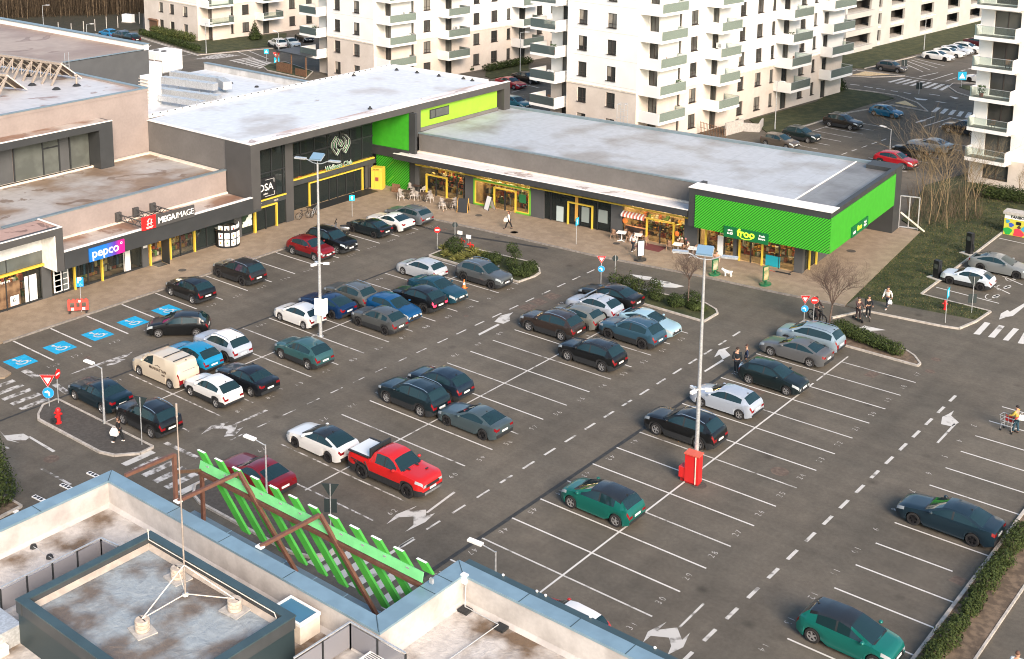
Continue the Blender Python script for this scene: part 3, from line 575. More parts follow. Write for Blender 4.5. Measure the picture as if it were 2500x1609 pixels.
# tall block behind, with the framed window band
TB = thing('shop_building', 'tall pinkish plaster block with white roof and dark framed window band on its face', 'shop building', (-63.2,0,0), R(90))
m = MB(); m.box(-20, 23.6, 0.0, 30, 0.1, 11.35); m.build('wall', MT['plaster_pink'], TB)
m = MB(); m.box(-20, 23.3, 0.3, 29.7, 11.36, 11.42); m.build('roof', MT['roof_tall'], TB)
m = MB(); m.box(-20, 23.65, -0.05, 0.28, 11.355, 11.62); m.box(23.32, 23.66, 0.285, 30, 11.355, 11.62); m.build('parapet', MT['plaster_pink'], TB)
m = MB(); m.box(-20, 23.68, -0.08, 0.30, 11.625, 11.70); m.box(23.30, 23.68, 0.305, 30, 11.625, 11.70); m.build('coping', MT['coping_blue'], TB)
m = MB(); m.box(-20, 18.4, -1.75, -0.01, 9.1, 9.72); m.box(17.0, 18.4, -1.749, -0.01, 5.57, 9.098); m.build('window_surround', MT['fascia_dark'], TB)
MB().box(-20, 18.1, -1.6, -0.015, 9.725, 9.78).build('surround_roof', MT['roof_brown'], TB); MB().box(-20, 18.42, -1.76, -1.61, 9.722, 9.80).build('surround_cap', MT['coping_white'], TB)
for (u0, u1, k) in ((-9,7.2,'g'),(7.4,9.4,'p'),(9.5,13.9,'g'),(13.9,14.9,'p'),(14.95,16.95,'g')):
    MB().box(u0, u1, -0.10, -0.012, 5.62, 9.05).build('window' if k == 'g' else 'grey_panel', MT['frosted'] if k == 'g' else MT['anthracite_panel'], TB)
m = MB(); [m.box(u-0.06, u+0.06, -0.16, -0.101, 5.62, 9.05) for u in (-4,-1,2,5,9.5,12.3,13.9,15.0)]; m.box(12.36,13.84,-0.16,-0.101,8.0,8.12); m.build('window_frame', MT['frame_dark'], TB)
MB().box(-20, 16.9, -0.5, -0.105, 5.565, 5.72).build('sill', MT['coping_cream'], TB)
# entrance hall
EH = thing('shop_building', 'tall entrance hall with white roof, thin grey frame and wide glass front', 'shop building', (-50.4,0,0), R(90))
m = MB(); m.box(23.85, 59.0, 2.2, 14.6, 7.6, 8.35, 0); m.box(23.5, 23.82, 1.75, 13.9, 3.0, 8.55, 0); m.box(44.1, 59.0, 0.4, 14.6, 3.0, 7.6, 0); m.build('wall', MT['plaster_grey'], EH)
m = MB(); m.poly([(23.6,-1.0,8.42),(59.4,-1.0,8.42),(59.2,14.7,8.42),(30,14.5,8.42),(23.6,13.6,8.42)]); m.build('roof', MT['roof_white'], EH)
m = MB(); m.box(23.4, 60.0, -1.62, -1.3, 7.95, 8.6, 0); m.box(23.4, 24.45, -1.62, 1.72, 2.6, 7.948, 0); m.box(23.4, 23.75, -1.29, 1.72, 7.95, 8.6, 0); m.box(59.0, 60.0, -1.62, 2.5, 5.6, 7.948, 0)
m.build('frame', [MT['fascia_grey']], EH)
m = MB(); m.box(24.46, 59.0, -1.28, 2.0, 7.951, 8.1); m.build('soffit', MT['fascia_grey'], EH)
m = MB(); m.poly([(23.76,-1.28,8.5),(59.6,-1.28,8.5),(59.6,0.6,8.43),(23.76,0.6,8.43)]); m.build('roof_edge', MT['roof_canopy'], EH)
m = MB(); m.box(23.38, 60.02, -1.64, -1.26, 8.602, 8.65); m.box(23.38, 23.78, -1.25, 13.5, 8.602, 8.65); m.box(24, 59, 14.3, 14.75, 8.36, 8.66); m.box(58.8, 59.2, 0.7, 14.28, 8.36, 8.66); m.build('coping', MT['coping_white'], EH)
m = MB()
for i in range(40): u = 24.3+i*0.88; m.ell((u, 14.25+0.03*(i % 2), 8.68), 0.09, 0.09, 0.05)
m.build('roof_fixing', MT['black_plastic'], EH)
for i, (u, y) in enumerate(((57.5,12.5),(57.8,9.7),(57.9,6.6),(58.3,2.2),(58.5,3.6),(41,1.0),(52,13.9))):
    MB().lathe([(0,0.28),(0.10,0.26),(0.12,0.16),(0.26,0.0)], (u,y,8.43), n=12).build('roof_vent', MT['black_plastic'], EH)
m = MB(); m.box(28.80, 29.75, -0.05, 2.1, 0.12, 7.95); m.build('pillar', MT['fascia_grey'], EH)
pane(EH, 24.5, 28.8, 2.95, 7.9, 0.0, MT['dark_glass'], 'upper_window'); mullions(EH, (25.6,27.1,28.5), 2.95, 7.9, 0.0, MT['frame_dark'])
m = MB(); m.box(24.5, 28.8, -0.05, 0.0, 5.2, 5.3); m.build('transom', MT['frame_dark'], EH)
m = MB(); m.box(24.5, 28.8, -0.12, 0.04, 2.78, 2.90); m.build('yellow_beam', MT['yellow'], EH)
MB().box(24.5, 28.8, -0.04, 0.05, 2.32, 2.74).build('name_board', MT['anthracite'], EH)
pane(EH, 25.05, 28.75, 0.2, 2.3, 0.02, MT['dark_glass']); doorframe(EH, 25.0, 27.65, 2.3, 0.0)
mullions(EH, (26.3,), 0.12, 2.2, 0.0, MT['frame_dark'])
lettering('BEAUTY', 0.26, MT['coping_cream'], EH, (25.4,-0.045,2.52), (1,0,0), (0,0,1)); lettering('HAIR', 0.24, MT['coping_cream'], EH, (27.6,-0.045,2.52), (1,0,0), (0,0,1))
room(EH, 24.6, 28.7, 0.15, 2.0, 2.3, None, 0, 'room_dark'); room(EH, 29.9, 42.4, 2.3, 8.0, 7.5, 'lamp_warm', 90, 'room_dark', 9, 2.2, 5)
m = MB(); m.box(29.8, 42.6, 2.3, 7.9, 3.2, 3.5); m.build('floor_slab', MT['room_dark'], EH)
l = MB()
for i in range(7): l.box(30.6+1.7*i, 31.5+1.7*i, 3.0, 3.2, 7.2, 7.3); l.box(30.6+1.7*i, 31.7+1.7*i, 3.2, 3.4, 3.1, 3.15)
l.build('ceiling_lamp', MT['lamp_warm'], EH)
m = MB(); rr = random.Random(3)
for i in range(26): u = 30.2+rr.random()*11.6; z_ = 3.5; m.box(u, u+rr.uniform(0.2,0.7), 2.8+rr.random(), 3.6+rr.random(), z_, z_+rr.uniform(0.5,2.4), rr.randrange(7))
m.build('gym_equipment', STK, EH)
pane(EH, 29.76, 42.45, 3.3, 7.75, 2.1, MT['dark_glass'], 'upper_window'); mullions(EH, (30.9,32.6,34.4,36.2,37.9,39.3,40.9), 3.3, 7.75, 2.1, MT['frame_dark'], 0.08)
m = MB(); m.box(29.76, 42.45, 2.0, 2.09, 5.3, 5.42); m.box(29.76, 42.45, 2.0, 2.09, 6.6, 6.72); m.build('transom', MT['frame_dark'], EH)
for u0 in (31.1,34.6,38.1): MB().box(u0, u0+1.1, 2.2, 2.24, 5.6, 6.6).build('lit_blind', M('lit_blind', (0.75,0.62,0.42), 0.6) if 'lit_blind' not in MT else MT['lit_blind'], EH)
MB().box(29.76, 42.5, 1.85, 2.1, 3.06, 3.18).build('yellow_beam', MT['yellow'], EH)
MB().box(29.76, 42.5, 1.75, 2.1, 2.6, 3.04).build('door_band', MT['anthracite'], EH)
pane(EH, 31.0, 42.45, 0.15, 2.6, 2.1, MT['dark_glass']); doorframe(EH, 33.6, 40.95, 2.45, 2.1, 0.13)
mullions(EH, (34.9,36.3,37.4,38.6,39.8,41.7), 0.12, 2.55, 2.1, MT['frame_dark']); MB().box(41.3, 42.4, 2.0, 2.08, 0.2, 2.5).build('side_panel', MT['fascia_grey'], EH)
MB().box(33.2, 41.6, 0.5, 2.0, 0.124, 0.135).build('door_mat', MT['black_plastic'], EH)
m = MB(); m.box(29.85, 31.5, 1.95, 2.08, 0.2, 2.55, 0); m.ell((30.9,1.93,1.75), 0.14, 0.03, 0.18, 1); m.ell((30.9,1.93,1.15), 0.24, 0.03, 0.5, 1); m.ell((30.9,1.93,0.5), 0.2, 0.03, 0.3, 2); m.build('window_poster', [MT['black'], MT['stock0'], MT['orange']], EH)
# lime wall with the window, and the column beside it
m = MB(); m.box(45.5, 58.4, -1.1, -0.9, 5.75, 7.95); m.build('lime_wall', MT['lime'], EH); m = MB(); m.box(45.5, 58.4, -1.3, -1.12, 5.65, 6.0); m.build('wall_base', MT['plaster_grey'], EH)
m = MB(); m.box(44.45, 45.5, -1.6, -0.5, 5.3, 7.948); m.build('column', MT['fascia_grey'], EH)
m = MB(); m.box(47.4, 50.4, -1.16, -1.105, 6.62, 7.55); m.build('window', MT['frame_dark'], EH); m = MB(); m.box(47.5,48.2,-1.18,-1.162,6.7,7.48); m.box(48.3,50.3,-1.18,-1.162,6.7,7.48); m.build('window_pane', MT['frosted'], EH)
# green walls beside the entrance (face the car park)
GW = thing('green_wall', 'bright green clad wall, plain above and striped below, beside the glass entrance', 'wall', (-48.0,43.9,0), R(3.93))
m = MB(); m.box(-5.6, -0.85, 0.0, 0.25, 4.12, 7.93); m.build('plain_cladding', MT['green'], GW)
m = MB(); m.box(-5.0, -0.75, -0.05, 0.2, 0.12, 3.2); m.build('striped_cladding', stripem('striped_wall', (0.05,0.38,0.02), (0.006,0.085,0.010), 0.19, 0.58, (0.7,0,-0.7)), GW)
m = MB(); m.box(-5.6, -0.8, -0.2, 0.2, 3.2, 4.11); m.box(-0.84, -0.1, -0.05, 0.3, 0.12, 7.93); m.build('dark_band', MT['fascia_dark'], GW)
m = MB()
for (a_, b_) in (((-3.6,2.0),(-2.8,2.75)),((-3.6,0.5),(-2.8,1.25))): m.bar((a_[0],-0.07,a_[1]), (b_[0],-0.07,b_[1]), 0.05, 0.03)
m.build('light_strip', MT['lime'], GW)

# ---------------- right wing
RW = thing('shop_building', 'low right shop wing with pale roof, lit fronts under a canopy and green corner box', 'shop building', (-48.0,43.9,0), R(3.93))
m = MB(); m.box(-0.6, 41.0, 1.3, 16.6, 3.37, 5.55, 0); m.box(29.5, 38.8, 3.6, 16.6, 0.1, 3.36, 0); m.build('body', MT['room_dark'], RW)
m = MB(); m.box(-0.6, 30.0, 1.25, 1.45, 3.75, 5.62); m.build('upper_wall', MT['plaster_grey'], RW)
m = MB(); m.poly([(-0.9,1.3,5.62),(30,1.3,5.62),(30,0.3,5.62),(37.4,0.3,5.62),(37.4,16.6,5.62),(-0.9,16.6,5.62)]); m.build('roof', MT['roof_right'], RW)
m = MB(); m.poly([(37.4,-0.2,5.625),(41.1,-0.2,5.625),(41.1,16.6,5.625),(37.4,16.6,5.625)]); m.build('box_roof', MT['roof_grey'], RW)
m = MB(); m.box(-0.9, 29.6, 1.22, 1.5, 5.64, 5.76, 0); m.box(-0.9, 41.3, 16.4, 16.75, 5.3, 5.86, 0); m.build('coping', [MT['coping_blue']], RW)
MB().box(37.32, 37.45, 0.6, 16.4, 5.626, 5.68).build('roof_seam', MT['coping_white'], RW)
# canopy
m = MB(); m.box(-1.75, 29.4, -1.42, -1.24, 3.45, 4.0); m.build('fascia', MT['fascia_dark'], RW); MB().box(-1.77, 29.45, -1.44, -1.22, 4.002, 4.04).build('fascia_cap', MT['coping_white'], RW)
m = MB(); m.poly([(-1.7,-1.22,3.93),(29.4,-1.22,3.93),(29.4,1.24,3.82),(-1.7,1.24,3.82)]); m.build('canopy_roof', roofm('canopy_membrane', (0.70,0.68,0.66), (0.40,0.27,0.22), 0.60, 0.25, (0.3,1.5,1), 0.62), RW)
MB().box(-0.6, 29.4, 1.0, 1.24, 3.83, 3.95).build('canopy_upstand', MT['coping_cream'], RW)
MB().box(-1.7, 29.4, -1.22, 0.05, 3.40, 3.50).build('soffit', MT['anthracite'], RW)
# green corner box
m = MB(); m.box(29.5, 41.38, -1.36, -1.0, 2.72, 5.98, 0); m.box(41.0, 41.38, -1.0, 16.6, 2.95, 5.98, 0); m.box(29.5, 29.9, -1.0, 1.3, 2.9, 5.98, 0); m.build('box_frame', MT['fascia_dark'], RW)
MB().box(30.1, 41.40, -1.42, -1.365, 2.68, 5.45).build('striped_cladding', MT['stripe_green'], RW)
MB().box(41.385, 41.44, -1.40, 14.7, 2.70, 5.55).build('green_cladding', MT['green'], RW)
m = MB(); m.box(29.45, 41.45, -1.45, 0.3, 5.99, 6.04); m.build('box_coping', MT['coping_white'], RW); m = MB(); m.box(41.05, 41.46, 0.31, 16.7, 5.985, 6.03); m.build('side_coping', MT['fascia_dark'], RW)
MB().box(30, 41.0, -0.99, 14.7, 2.9, 2.99).build('box_soffit', MT['anthracite'], RW)
m = MB(); m.box(38.81, 41.4, 14.72, 16.6, 0.12, 5.975); m.build('corner_pier', MT['fascia_dark'], RW); MB().box(38.81, 38.9, 3.4, 14.7, 0.12, 2.9).build('side_wall', MT['anthracite_panel'], RW)
m = MB(); m.box(38.15, 38.85, 0.0, 0.5, 0.12, 2.9); m.build('corner_pillar', MT['anthracite_panel'], RW)
# shop fronts, left to right
def post(u, y=0.05, z1=2.6, w=0.12): MB().box(u-w/2, u+w/2, y-0.18, y, 0.12, z1).build('yellow_post', MT['yellow'], RW)
MB().box(0.0, 29.3, -0.22, 0.05, 2.86, 2.98).build('yellow_beam', MT['yellow'], RW)
for (u0, u1) in ((-0.1,0.35),(5.9,6.9),(13.2,14.7),(21.6,22.7),(28.6,29.8),(33.0,33.3)): MB().box(u0, u1, -0.08, 0.3, 0.12, 3.4).build('panel', MT['anthracite_panel'], RW)
room(RW, 0.2, 6.0, 0.25, 3.5, 3.3, 'lamp_warm', 40, 'room_dark', 21, 1.8, 2); room(RW, 6.9, 13.3, 0.25, 3.3, 3.2, 'lamp_warm', 70, 'room_wall', 22, 2.3, 3)
room(RW, 14.5, 21.7, 0.25, 2.4, 3.2, None, 0, 'room_dark'); room(RW, 22.7, 28.7, 0.25, 3.3, 3.3, 'lamp_warm', 50, 'room_wall', 24, 1.6, 3); room(RW, 29.9, 38.8, 0.3, 3.5, 2.9, 'lamp_warm', 60, 'room_wall', 25, 1.9, 4)
for (u0, u1, k) in ((0.3,5.9,'shop_glass'),(6.9,13.2,'shop_glass'),(14.6,21.7,'dark_glass'),(22.7,28.6,'shop_glass'),(30.0,38.1,'shop_glass')): pane(RW, u0, u1, 0.2, 2.85 if k != 'shop_glass' or u0 > 29 else 2.85, 0.08, MT[k])
doorframe(RW, 1.2, 3.75, 2.15, 0.08); mullions(RW, (2.4,4.9,5.7), 0.12, 2.85, 0.08, MT['frame_dark'])
m = MB()                                              # green and yellow framed shop
for (u0, u1, z0, z1) in ((6.9,7.05,0.15,2.7),(13.15,13.3,0.15,2.7),(6.9,13.3,2.55,2.7),(6.9,9.1,0.15,0.3),(11.7,13.3,0.15,0.3)): m.box(u0, u1, -0.12, 0.02, z0, z1)
m.build('green_frame', M('shop_front_green', (0.14,0.42,0.04), 0.5), RW)
m = MB()
for (u0, u1, z0, z1) in ((7.05,7.13,0.3,2.55),(13.06,13.15,0.3,2.55),(7.13,13.06,2.47,2.55),(7.13,9.1,0.3,0.36),(11.7,13.06,0.3,0.36)): m.box(u0, u1, -0.11, 0.03, z0, z1)
m.build('yellow_trim', MT['yellow'], RW)
doorframe(RW, 9.15, 11.65, 2.2, 0.08); mullions(RW, (10.4,), 0.12, 2.1, 0.08, MT['frame_dark'], 0.12)
m = MB(); m.box(12.0, 12.7, -0.02, 0.05, 1.2, 2.0); m.build('window_poster', M('poster_deep_green', (0.02,0.14,0.05), 0.5), RW)
m = MB(); m.box(16.0, 16.7, 0.0, 0.06, 0.2, 1.6, 0); m.box(20.3, 21.2, 0.0, 0.06, 0.9, 2.05, 1); m.box(18.6, 19.35, 0.0, 0.06, 0.6, 2.0, 1); m.build('window_poster', [M('pale_poster', (0.42,0.50,0.50), 0.6), M('grey_poster', (0.22,0.26,0.25), 0.6)], RW)
doorframe(RW, 17.15, 19.75, 2.25, 0.08); mullions(RW, (15.4,18.4,20.2), 0.12, 2.85, 0.08, MT['frame_dark'], 0.06); MB().box(17.9, 18.2, 0.02, 0.07, 0.5, 2.85).build('yellow_stripe', MT['stock0'], RW)
doorframe(RW, 25.0, 27.65, 2.2, 0.08); mullions(RW, (26.3,), 0.12, 2.1, 0.08, MT['frame_dark'])
m = MB()                                              # candy striped valance over the cake window
for i in range(14): m.box(22.75+0.16*i, 22.75+0.16*(i+1)-0.004, -0.45, -0.42, 2.0, 2.22, i % 2)
for i in range(14): m.poly([(22.75+0.16*i,-0.45,2.22),(22.906+0.16*i,-0.45,2.22),(22.906+0.16*i,-0.02,2.42),(22.75+0.16*i,-0.02,2.42)], i % 2)
m.build('striped_awning', [MT['sign_white'], M('awning_red', (0.60,0.16,0.10), 0.7)], RW)
MB().box(22.8, 24.9, 0.3, 0.6, 0.2, 1.0).build('counter', M('pink_counter', (0.60,0.30,0.24), 0.6, var=0.15, scale=3), RW); m = MB(); m.ell((23.0,-0.1,1.55), 0.25, 0.05, 0.25); m.ell((27.95,-0.1,1.35), 0.22, 0.05, 0.22); m.build('round_sign', MT['orange'], RW)
m = MB(); rr = random.Random(8)
for i in range(26): m.ell((28.0+rr.random()*1.1, -0.12, 0.35+rr.random()*0.75), 0.09, 0.07, 0.09, i % 3, 6, 5)
m.build('flower_display', [M('blossom_white', (0.75,0.65,0.5), 0.8), M('blossom_pink', (0.6,0.25,0.22), 0.8), MT['stock3']], RW)
for u in (30.55, 33.55, 35.5): post(u, z1=2.75)
post(38.95, 1.4, 2.75); post(38.95, 3.0, 2.75)
mullions(RW, (32.2,34.5,36.9), 0.12, 2.85, 0.08, MT['frame_dark'])
m = MB(); m.box(35.8, 37.0, -0.02, 0.06, 0.2, 1.1); m.build('teal_panel', M('teal_panel', (0.01,0.30,0.38), 0.5), RW); m = MB(); m.box(31.6, 32.1, -0.02, 0.06, 0.2, 1.9); m.build('white_panel', MT['sign_white'], RW)
MB().box(38.82, 38.86, 0.55, 3.4, 0.2, 2.8).build('side_window', MT['shop_glass'], RW)
MB().box(25.0, 27.3, -2.1, -0.6, 0.124, 0.137).build('door_mat', M('red_mat', (0.13,0.035,0.035), 0.95), RW)

# dark block and service yard behind
DB = thing('shop_building', 'dark grey flat roofed block behind the white roofs, by the far wood', 'shop building', (-88.5,0,0), R(90))
m = MB(); m.box(-30, 42.6, 0, 60, 0.1, 9.85); m.build('wall', MT['anthracite_panel'], DB)
m = MB(); m.box(-30, 42.3, 0.3, 60, 9.86, 9.92); m.build('roof', roofm('tan_roof_membrane', (0.36,0.275,0.215), (0.26,0.18,0.135), 0.5, 0.12), DB)
m = MB(); m.box(42.0, 42.65, 0.0, 60, 9.86, 10.5, 0); m.build('parapet', MT['coping_white'], DB); m = MB(); m.box(-30, 42.0, -0.05, 0.25, 9.93, 10.0); m.box(41.9, 42.75, -0.05, 60, 10.505, 10.6); m.build('coping', MT['coping_blue'], DB)
m = MB(); [m.bar((31.3+s_,-0.1,5.5),(31.3+s_,-0.1,11.0),0.05,0.05) for s_ in (0,0.5)]; [m.bar((31.3,-0.1,5.8+0.35*i),(31.8,-0.1,5.8+0.35*i),0.03,0.03) for i in range(12)]; m.build('ladder', MT['galvanised'], DB)
SY = thing('shop_building', 'low service block with white roof and metal ducts between dark block and entrance hall', 'shop building', (-65.2,0,0), R(90))
m = MB(); m.box(23.7, 54.0, 0.1, 27, 0.1, 5.4); m.build('wall', MT['plaster_grey'], SY); m = MB(); m.box(23.75, 53.7, 0.15, 26.8, 5.41, 5.47); m.build('roof', MT['roof_white'], SY)
m = MB(); m.box(53.7, 54.1, 0.1, 27, 5.41, 6.25); m.build('parapet', M('parapet_membrane', (0.45,0.45,0.44), 0.8, var=0.15, scale=0.8), SY); m = MB(); m.box(53.6, 54.2, 0.05, 27, 6.255, 6.33); m.build('coping', MT['coping_blue'], SY)
for (u, y) in ((50,17.5),(50.5,13.5),(51,9.5),(51.2,6.0),(51.4,3.2),(51.6,0.9)): MB().lathe([(0,0.2),(0.15,0.18),(0.3,0.0)], (u,y,5.47), n=10).build('roof_vent', MT['black_plastic'], SY)
def on_roof(r, c, x, y, z): p = T(r, c, x, y, z); return p
# air handling units and ducts
def ahu(name, label, a, b, z0, h, depth, cat='air handler'):
    a, b = Vector((a.x,a.y,z0)), Vector((b.x,b.y,z0)); d = b-a; t = thing(name, label, cat, a, math.atan2(d.y,d.x)); L_ = d.length
    m = MB(); m.box(0,L_,0,depth,0.15,h); m.build('casing', MT['white_paint'], t)
    for i in range(2): MB().box(0.12+i*L_/2,L_/2-0.1+i*L_/2,-0.02,0.0-0.001,0.3,h*0.62).build('grille', M('grille_brown', (0.13,0.09,0.07), 0.8) if 'grille_brown' not in bpy.data.materials else bpy.data.materials['grille_brown'], t)
    for i in range(2): m = MB(); m.lathe([(0.0,0.02),(0.28,0.02),(0.32,0.08),(0.36,0.08),(0.36,0.0)], (L_*(0.27+0.46*i), depth*0.3, h+0.002), n=16); m.build('fan', MT['black_plastic'], t)
    m = MB(); [m.box(x_,x_+0.12,0.05,depth-0.05,0,0.149) for x_ in (0.1,L_-0.22)]; m.build('base_rail', MT['galvanised'], t); return t
ahu('air_handling_unit', 'white rooftop air unit with two fans, nearest the tall pinkish block', T(0,0,1065,675,5.5), T(0,0,1235,695,5.5), 5.47, 2.2, 2.6)
ahu('air_handling_unit', 'white rooftop air unit with brown grille, behind the other one at the dark block', T(0,0,1225,595,5.5), T(0,0,1360,615,5.5), 5.47, 2.6, 3.4)
def duct(label, pts, w_, h_, z):
    t = thing('air_duct', label, 'duct', (pts[0].x,pts[0].y,z), 0, 'ducts on the service roof'); m = MB(); o = Vector((pts[0].x,pts[0].y,0))
    for a, b in zip(pts[:-1], pts[1:]): m.bar(Vector((a.x,a.y,h_/2+0.5))-o, Vector((b.x,b.y,h_/2+0.5))-o, w_, h_)
    m.build('duct_run', MT['galvanised'], t); n = MB()
    for a, b in zip(pts[:-1], pts[1:]):
        for k in range(5):
            c_ = Vector((a.x,a.y,0)).lerp(Vector((b.x,b.y,0)), (k+0.5)/5)-o; n.bar(c_+Vector((-0.02,0,0.5+h_/2)), c_+Vector((0.02,0,0.5+h_/2)), w_+0.07, h_+0.07); n.tube(c_, c_+Vector((0,0,0.5)), 0.04)
    n.build('bracket', MT['grey_metal'], t); return t
duct('grey metal duct with a bent end, farthest of the ducts on the service roof', [T(0,0,1440,650,6.0), T(0,0,1840,710,6.0), T(0,0,1900,745,6.0)], 1.0, 0.9, 5.47)
duct('grey metal duct running beside the bent one on the service roof', [T(0,0,1360,690,6.0), T(0,0,1800,750,6.0)], 0.9, 0.8, 5.47)
duct('grey metal duct nearest the entrance hall roof', [T(0,0,1300,790,6.0), T(0,0,1830,860,6.0)], 0.9, 0.9, 5.47)
duct('low grey duct in front of the louvred air shaft', [T(0,0,1310,835,5.9), T(0,0,1700,895,5.9)], 0.8, 0.6, 5.47)
a = T(0,0,1275,880,5.5); t = thing('air_shaft', 'white louvred air shaft in the corner by the pinkish block', 'air shaft', (a.x-0.9,a.y+0.5,5.47)); m = MB(); m.box(-0.8,0.8,-0.8,0.8,0,3.2); m.build('casing', MT['white_paint'], t)
for i in range(8): MB().obox((0.0,-0.9,0.35+0.36*i),(0.8,0,0),(0,0.14,-0.08),(0,0.01,0.02)).build('louvre', MT['coping_cream'], t)
# skylight trusses on the tall block
mk('steel_white', (0.33,0.28,0.235), 0.5, var=0.1, scale=5); MT['sky_glass'] = M('brown_skylight_glass', (0.085,0.055,0.035), 0.3, var=0.3, scale=0.8)
def skylight(label, a, b, h, w_, n):
    a, b = Vector((a.x,a.y,0)), Vector((b.x,b.y,0)); d = (b-a); L_ = d.length; t = thing('skylight', label, 'skylight', (a.x,a.y,11.42), math.atan2(d.y,d.x), 'truss skylights on the tall block')
    m = MB(); m.poly([(0,0.1,h),(L_,0.1,h),(L_,w_,0.15),(0,w_,0.15)]); m.build('glass_slope', MT['sky_glass'], t)
    m = MB(); m.bar((0,0,h),(L_,0,h),0.35,0.22); m.build('ridge_beam', MT['steel_white'], t)
    for i in range(n+1):
        x_ = L_*i/n; MB().bar((x_,0,h),(x_,w_,0.1),0.08,0.1).build('rafter', MT['coping_cream'], t); MB().bar((x_,0,h-0.1),(x_,-w_*0.55,0.0),0.16,0.16).build('strut', MT['steel_white'], t)
        if i < n: MB().bar((x_,-0.1,h-0.1),(x_+L_/n*0.5,-w_*0.35,0.5),0.06,0.06).build('brace', MT['steel_white'], t); MB().bar((x_+L_/n,-0.1,h-0.1),(x_+L_/n*0.5,-w_*0.35,0.5),0.06,0.06).build('brace', MT['steel_white'], t)
    return t
skylight('long truss skylight with white slanted struts and brown glass, farther one on the tall block', T(0,0,-260,415,13.4), T(0,0,510,525,13.4), 1.9, 2.4, 10)
skylight('short truss skylight cut by the photo edge, in front of the longer one', T(0,0,-500,560,13.4), T(0,0,55,620,13.4), 1.9, 2.4, 6)
for i, (x, y) in enumerate(((640,715),(470,745),(235,635),(268,710))):
    p = T(0,0,x,y,11.45); t = thing('roof_vent', ('tall grey vent pipe with black collar on the tall block, nearest its far corner','low black dome vent on the tall block, second from its far corner','black dome vent under the long truss skylight','low black vent in the brown stain beside the trusses')[i], 'vent', (p.x,p.y,11.43)); MB().lathe([(0,0.22),(0.2,0.2),(0.42,0.0)], n=12).build('collar', MT['black_plastic'], t)
    if i in (0, 2): MB().tube((0,0,0.1),(0,0,0.95),0.09).lathe([(0.09,0.9),(0.2,0.95),(0.2,1.1),(0,1.15)], n=10).build('pipe', MT['steel_white'], t)

# ---------------------------------------------------------------- signs on the shops (each a thing of its own)
def wall_sign(name, label, root_like, u0, u1, z0, z1, y, mat, cat='sign', depth=0.12):
    t = thing(name, label, cat, root_like.location, root_like.rotation_euler.z); MB().box(u0, u1, y-depth, y, z0, z1).build('board', mat, t); return t
pg = bpy.data.materials.new('blue_to_magenta'); pg.use_nodes = True; n_ = pg.node_tree.nodes; tc = n_.new('ShaderNodeTexCoord'); sx = n_.new('ShaderNodeSeparateXYZ'); mr = n_.new('ShaderNodeMapRange'); rp = n_.new('ShaderNodeValToRGB')
pg.node_tree.links.new(tc.outputs['Object'], sx.inputs[0]); pg.node_tree.links.new(sx.outputs[0], mr.inputs[0]); mr.inputs[1].default_value = 6.7; mr.inputs[2].default_value = 9.95; pg.node_tree.links.new(mr.outputs[0], rp.inputs[0]); pg.node_tree.links.new(rp.outputs[0], n_['Principled BSDF'].inputs['Base Color'])
rp.color_ramp.elements[0].color = (0.01,0.16,0.55,1); rp.color_ramp.elements[0].position = 0.45; rp.color_ramp.elements[1].color = (0.55,0.01,0.22,1); rp.color_ramp.elements[1].position = 0.88; e_ = rp.color_ramp.elements.new(0.72); e_.color = (0.10,0.03,0.36,1)
X1, Z1 = (1,0,0), (0,0,1)
t = wall_sign('shop_sign', 'blue to magenta sign with white lower case lettering on the dark fascia', LW_, 6.7, 9.92, 2.72, 3.78, -1.92, pg)
lettering('pepco', 1.0, MT['sign_white'], t, (8.15,-2.05,3.30), X1, Z1, 0.02, 0.012); MB().lathe([(0.06,0),(0.1,0),(0.1,0.03),(0.06,0.03)], (9.62,-2.045,3.55), 'y', 14).build('ring_mark', MT['sign_white'], t)
t = wall_sign('shop_sign', 'red and dark sign with white capital lettering standing above the dark fascia', LW_, 12.95, 16.85, 3.95, 4.95, -1.92, MT['fascia_grey'])
MB().box(11.65, 12.95, -2.06, -1.92, 3.98, 5.05).build('red_square', MT['sign_red'], t)
m = MB()
for (a_, b_) in (((12.0,4.2),(12.65,4.2)),((12.05,4.45),(12.6,4.5)),((12.1,4.65),(12.3,4.85)),((12.3,4.85),(12.6,4.75)),((12.15,4.3),(12.2,4.8)),((12.45,4.3),(12.5,4.8)),((12.0,4.1),(12.6,4.12))): m.bar((a_[0],-2.07,a_[1]), (b_[0],-2.07,b_[1]), 0.03, 0.10, up=(0,1,0))
m.build('emblem', MT['sign_white'], t)
lettering('MEGA', 0.66, MT['sign_white'], t, (14.02,-2.05,4.45), X1, Z1, 0.02, 0.020, space=0.95); lettering('IMAGE', 0.68, MT['sign_white'], t, (15.85,-2.05,4.45), X1, Z1, 0.02, -0.004, space=0.90)
fr_ = thing('sign_bracket', 'dark lattice steel bracket holding the capital letter sign over the canopy', 'bracket', LW_.location, R(90))
m = MB()
for u in (11.9, 13.6, 15.3):
    m.box(u-0.25, u+0.25, 1.35, 1.595, 3.97, 4.75)
    for zz in (4.15, 4.6): m.bar((u,-1.8,zz), (u,1.5,zz), 0.07, 0.07)
    for i in range(6): m.bar((u,-1.7+0.5*i,4.15+0.45*(i%2)), (u,-1.2+0.5*i,4.6-0.45*(i%2)), 0.04, 0.04)
for yy in (-1.6, 0.2): m.bar((11.9,yy,4.6), (15.3,yy,4.6), 0.06, 0.06); m.bar((11.9,-1.6,4.6), (15.3,0.2,4.6), 0.05, 0.05)
m.build('lattice', MT['fascia_grey'], fr_)
t = wall_sign('shop_sign', 'black sign with white letters in a corner bracket outline on the dark glass', EH, 25.0, 27.5, 3.0, 4.85, -0.02, MT['black'])
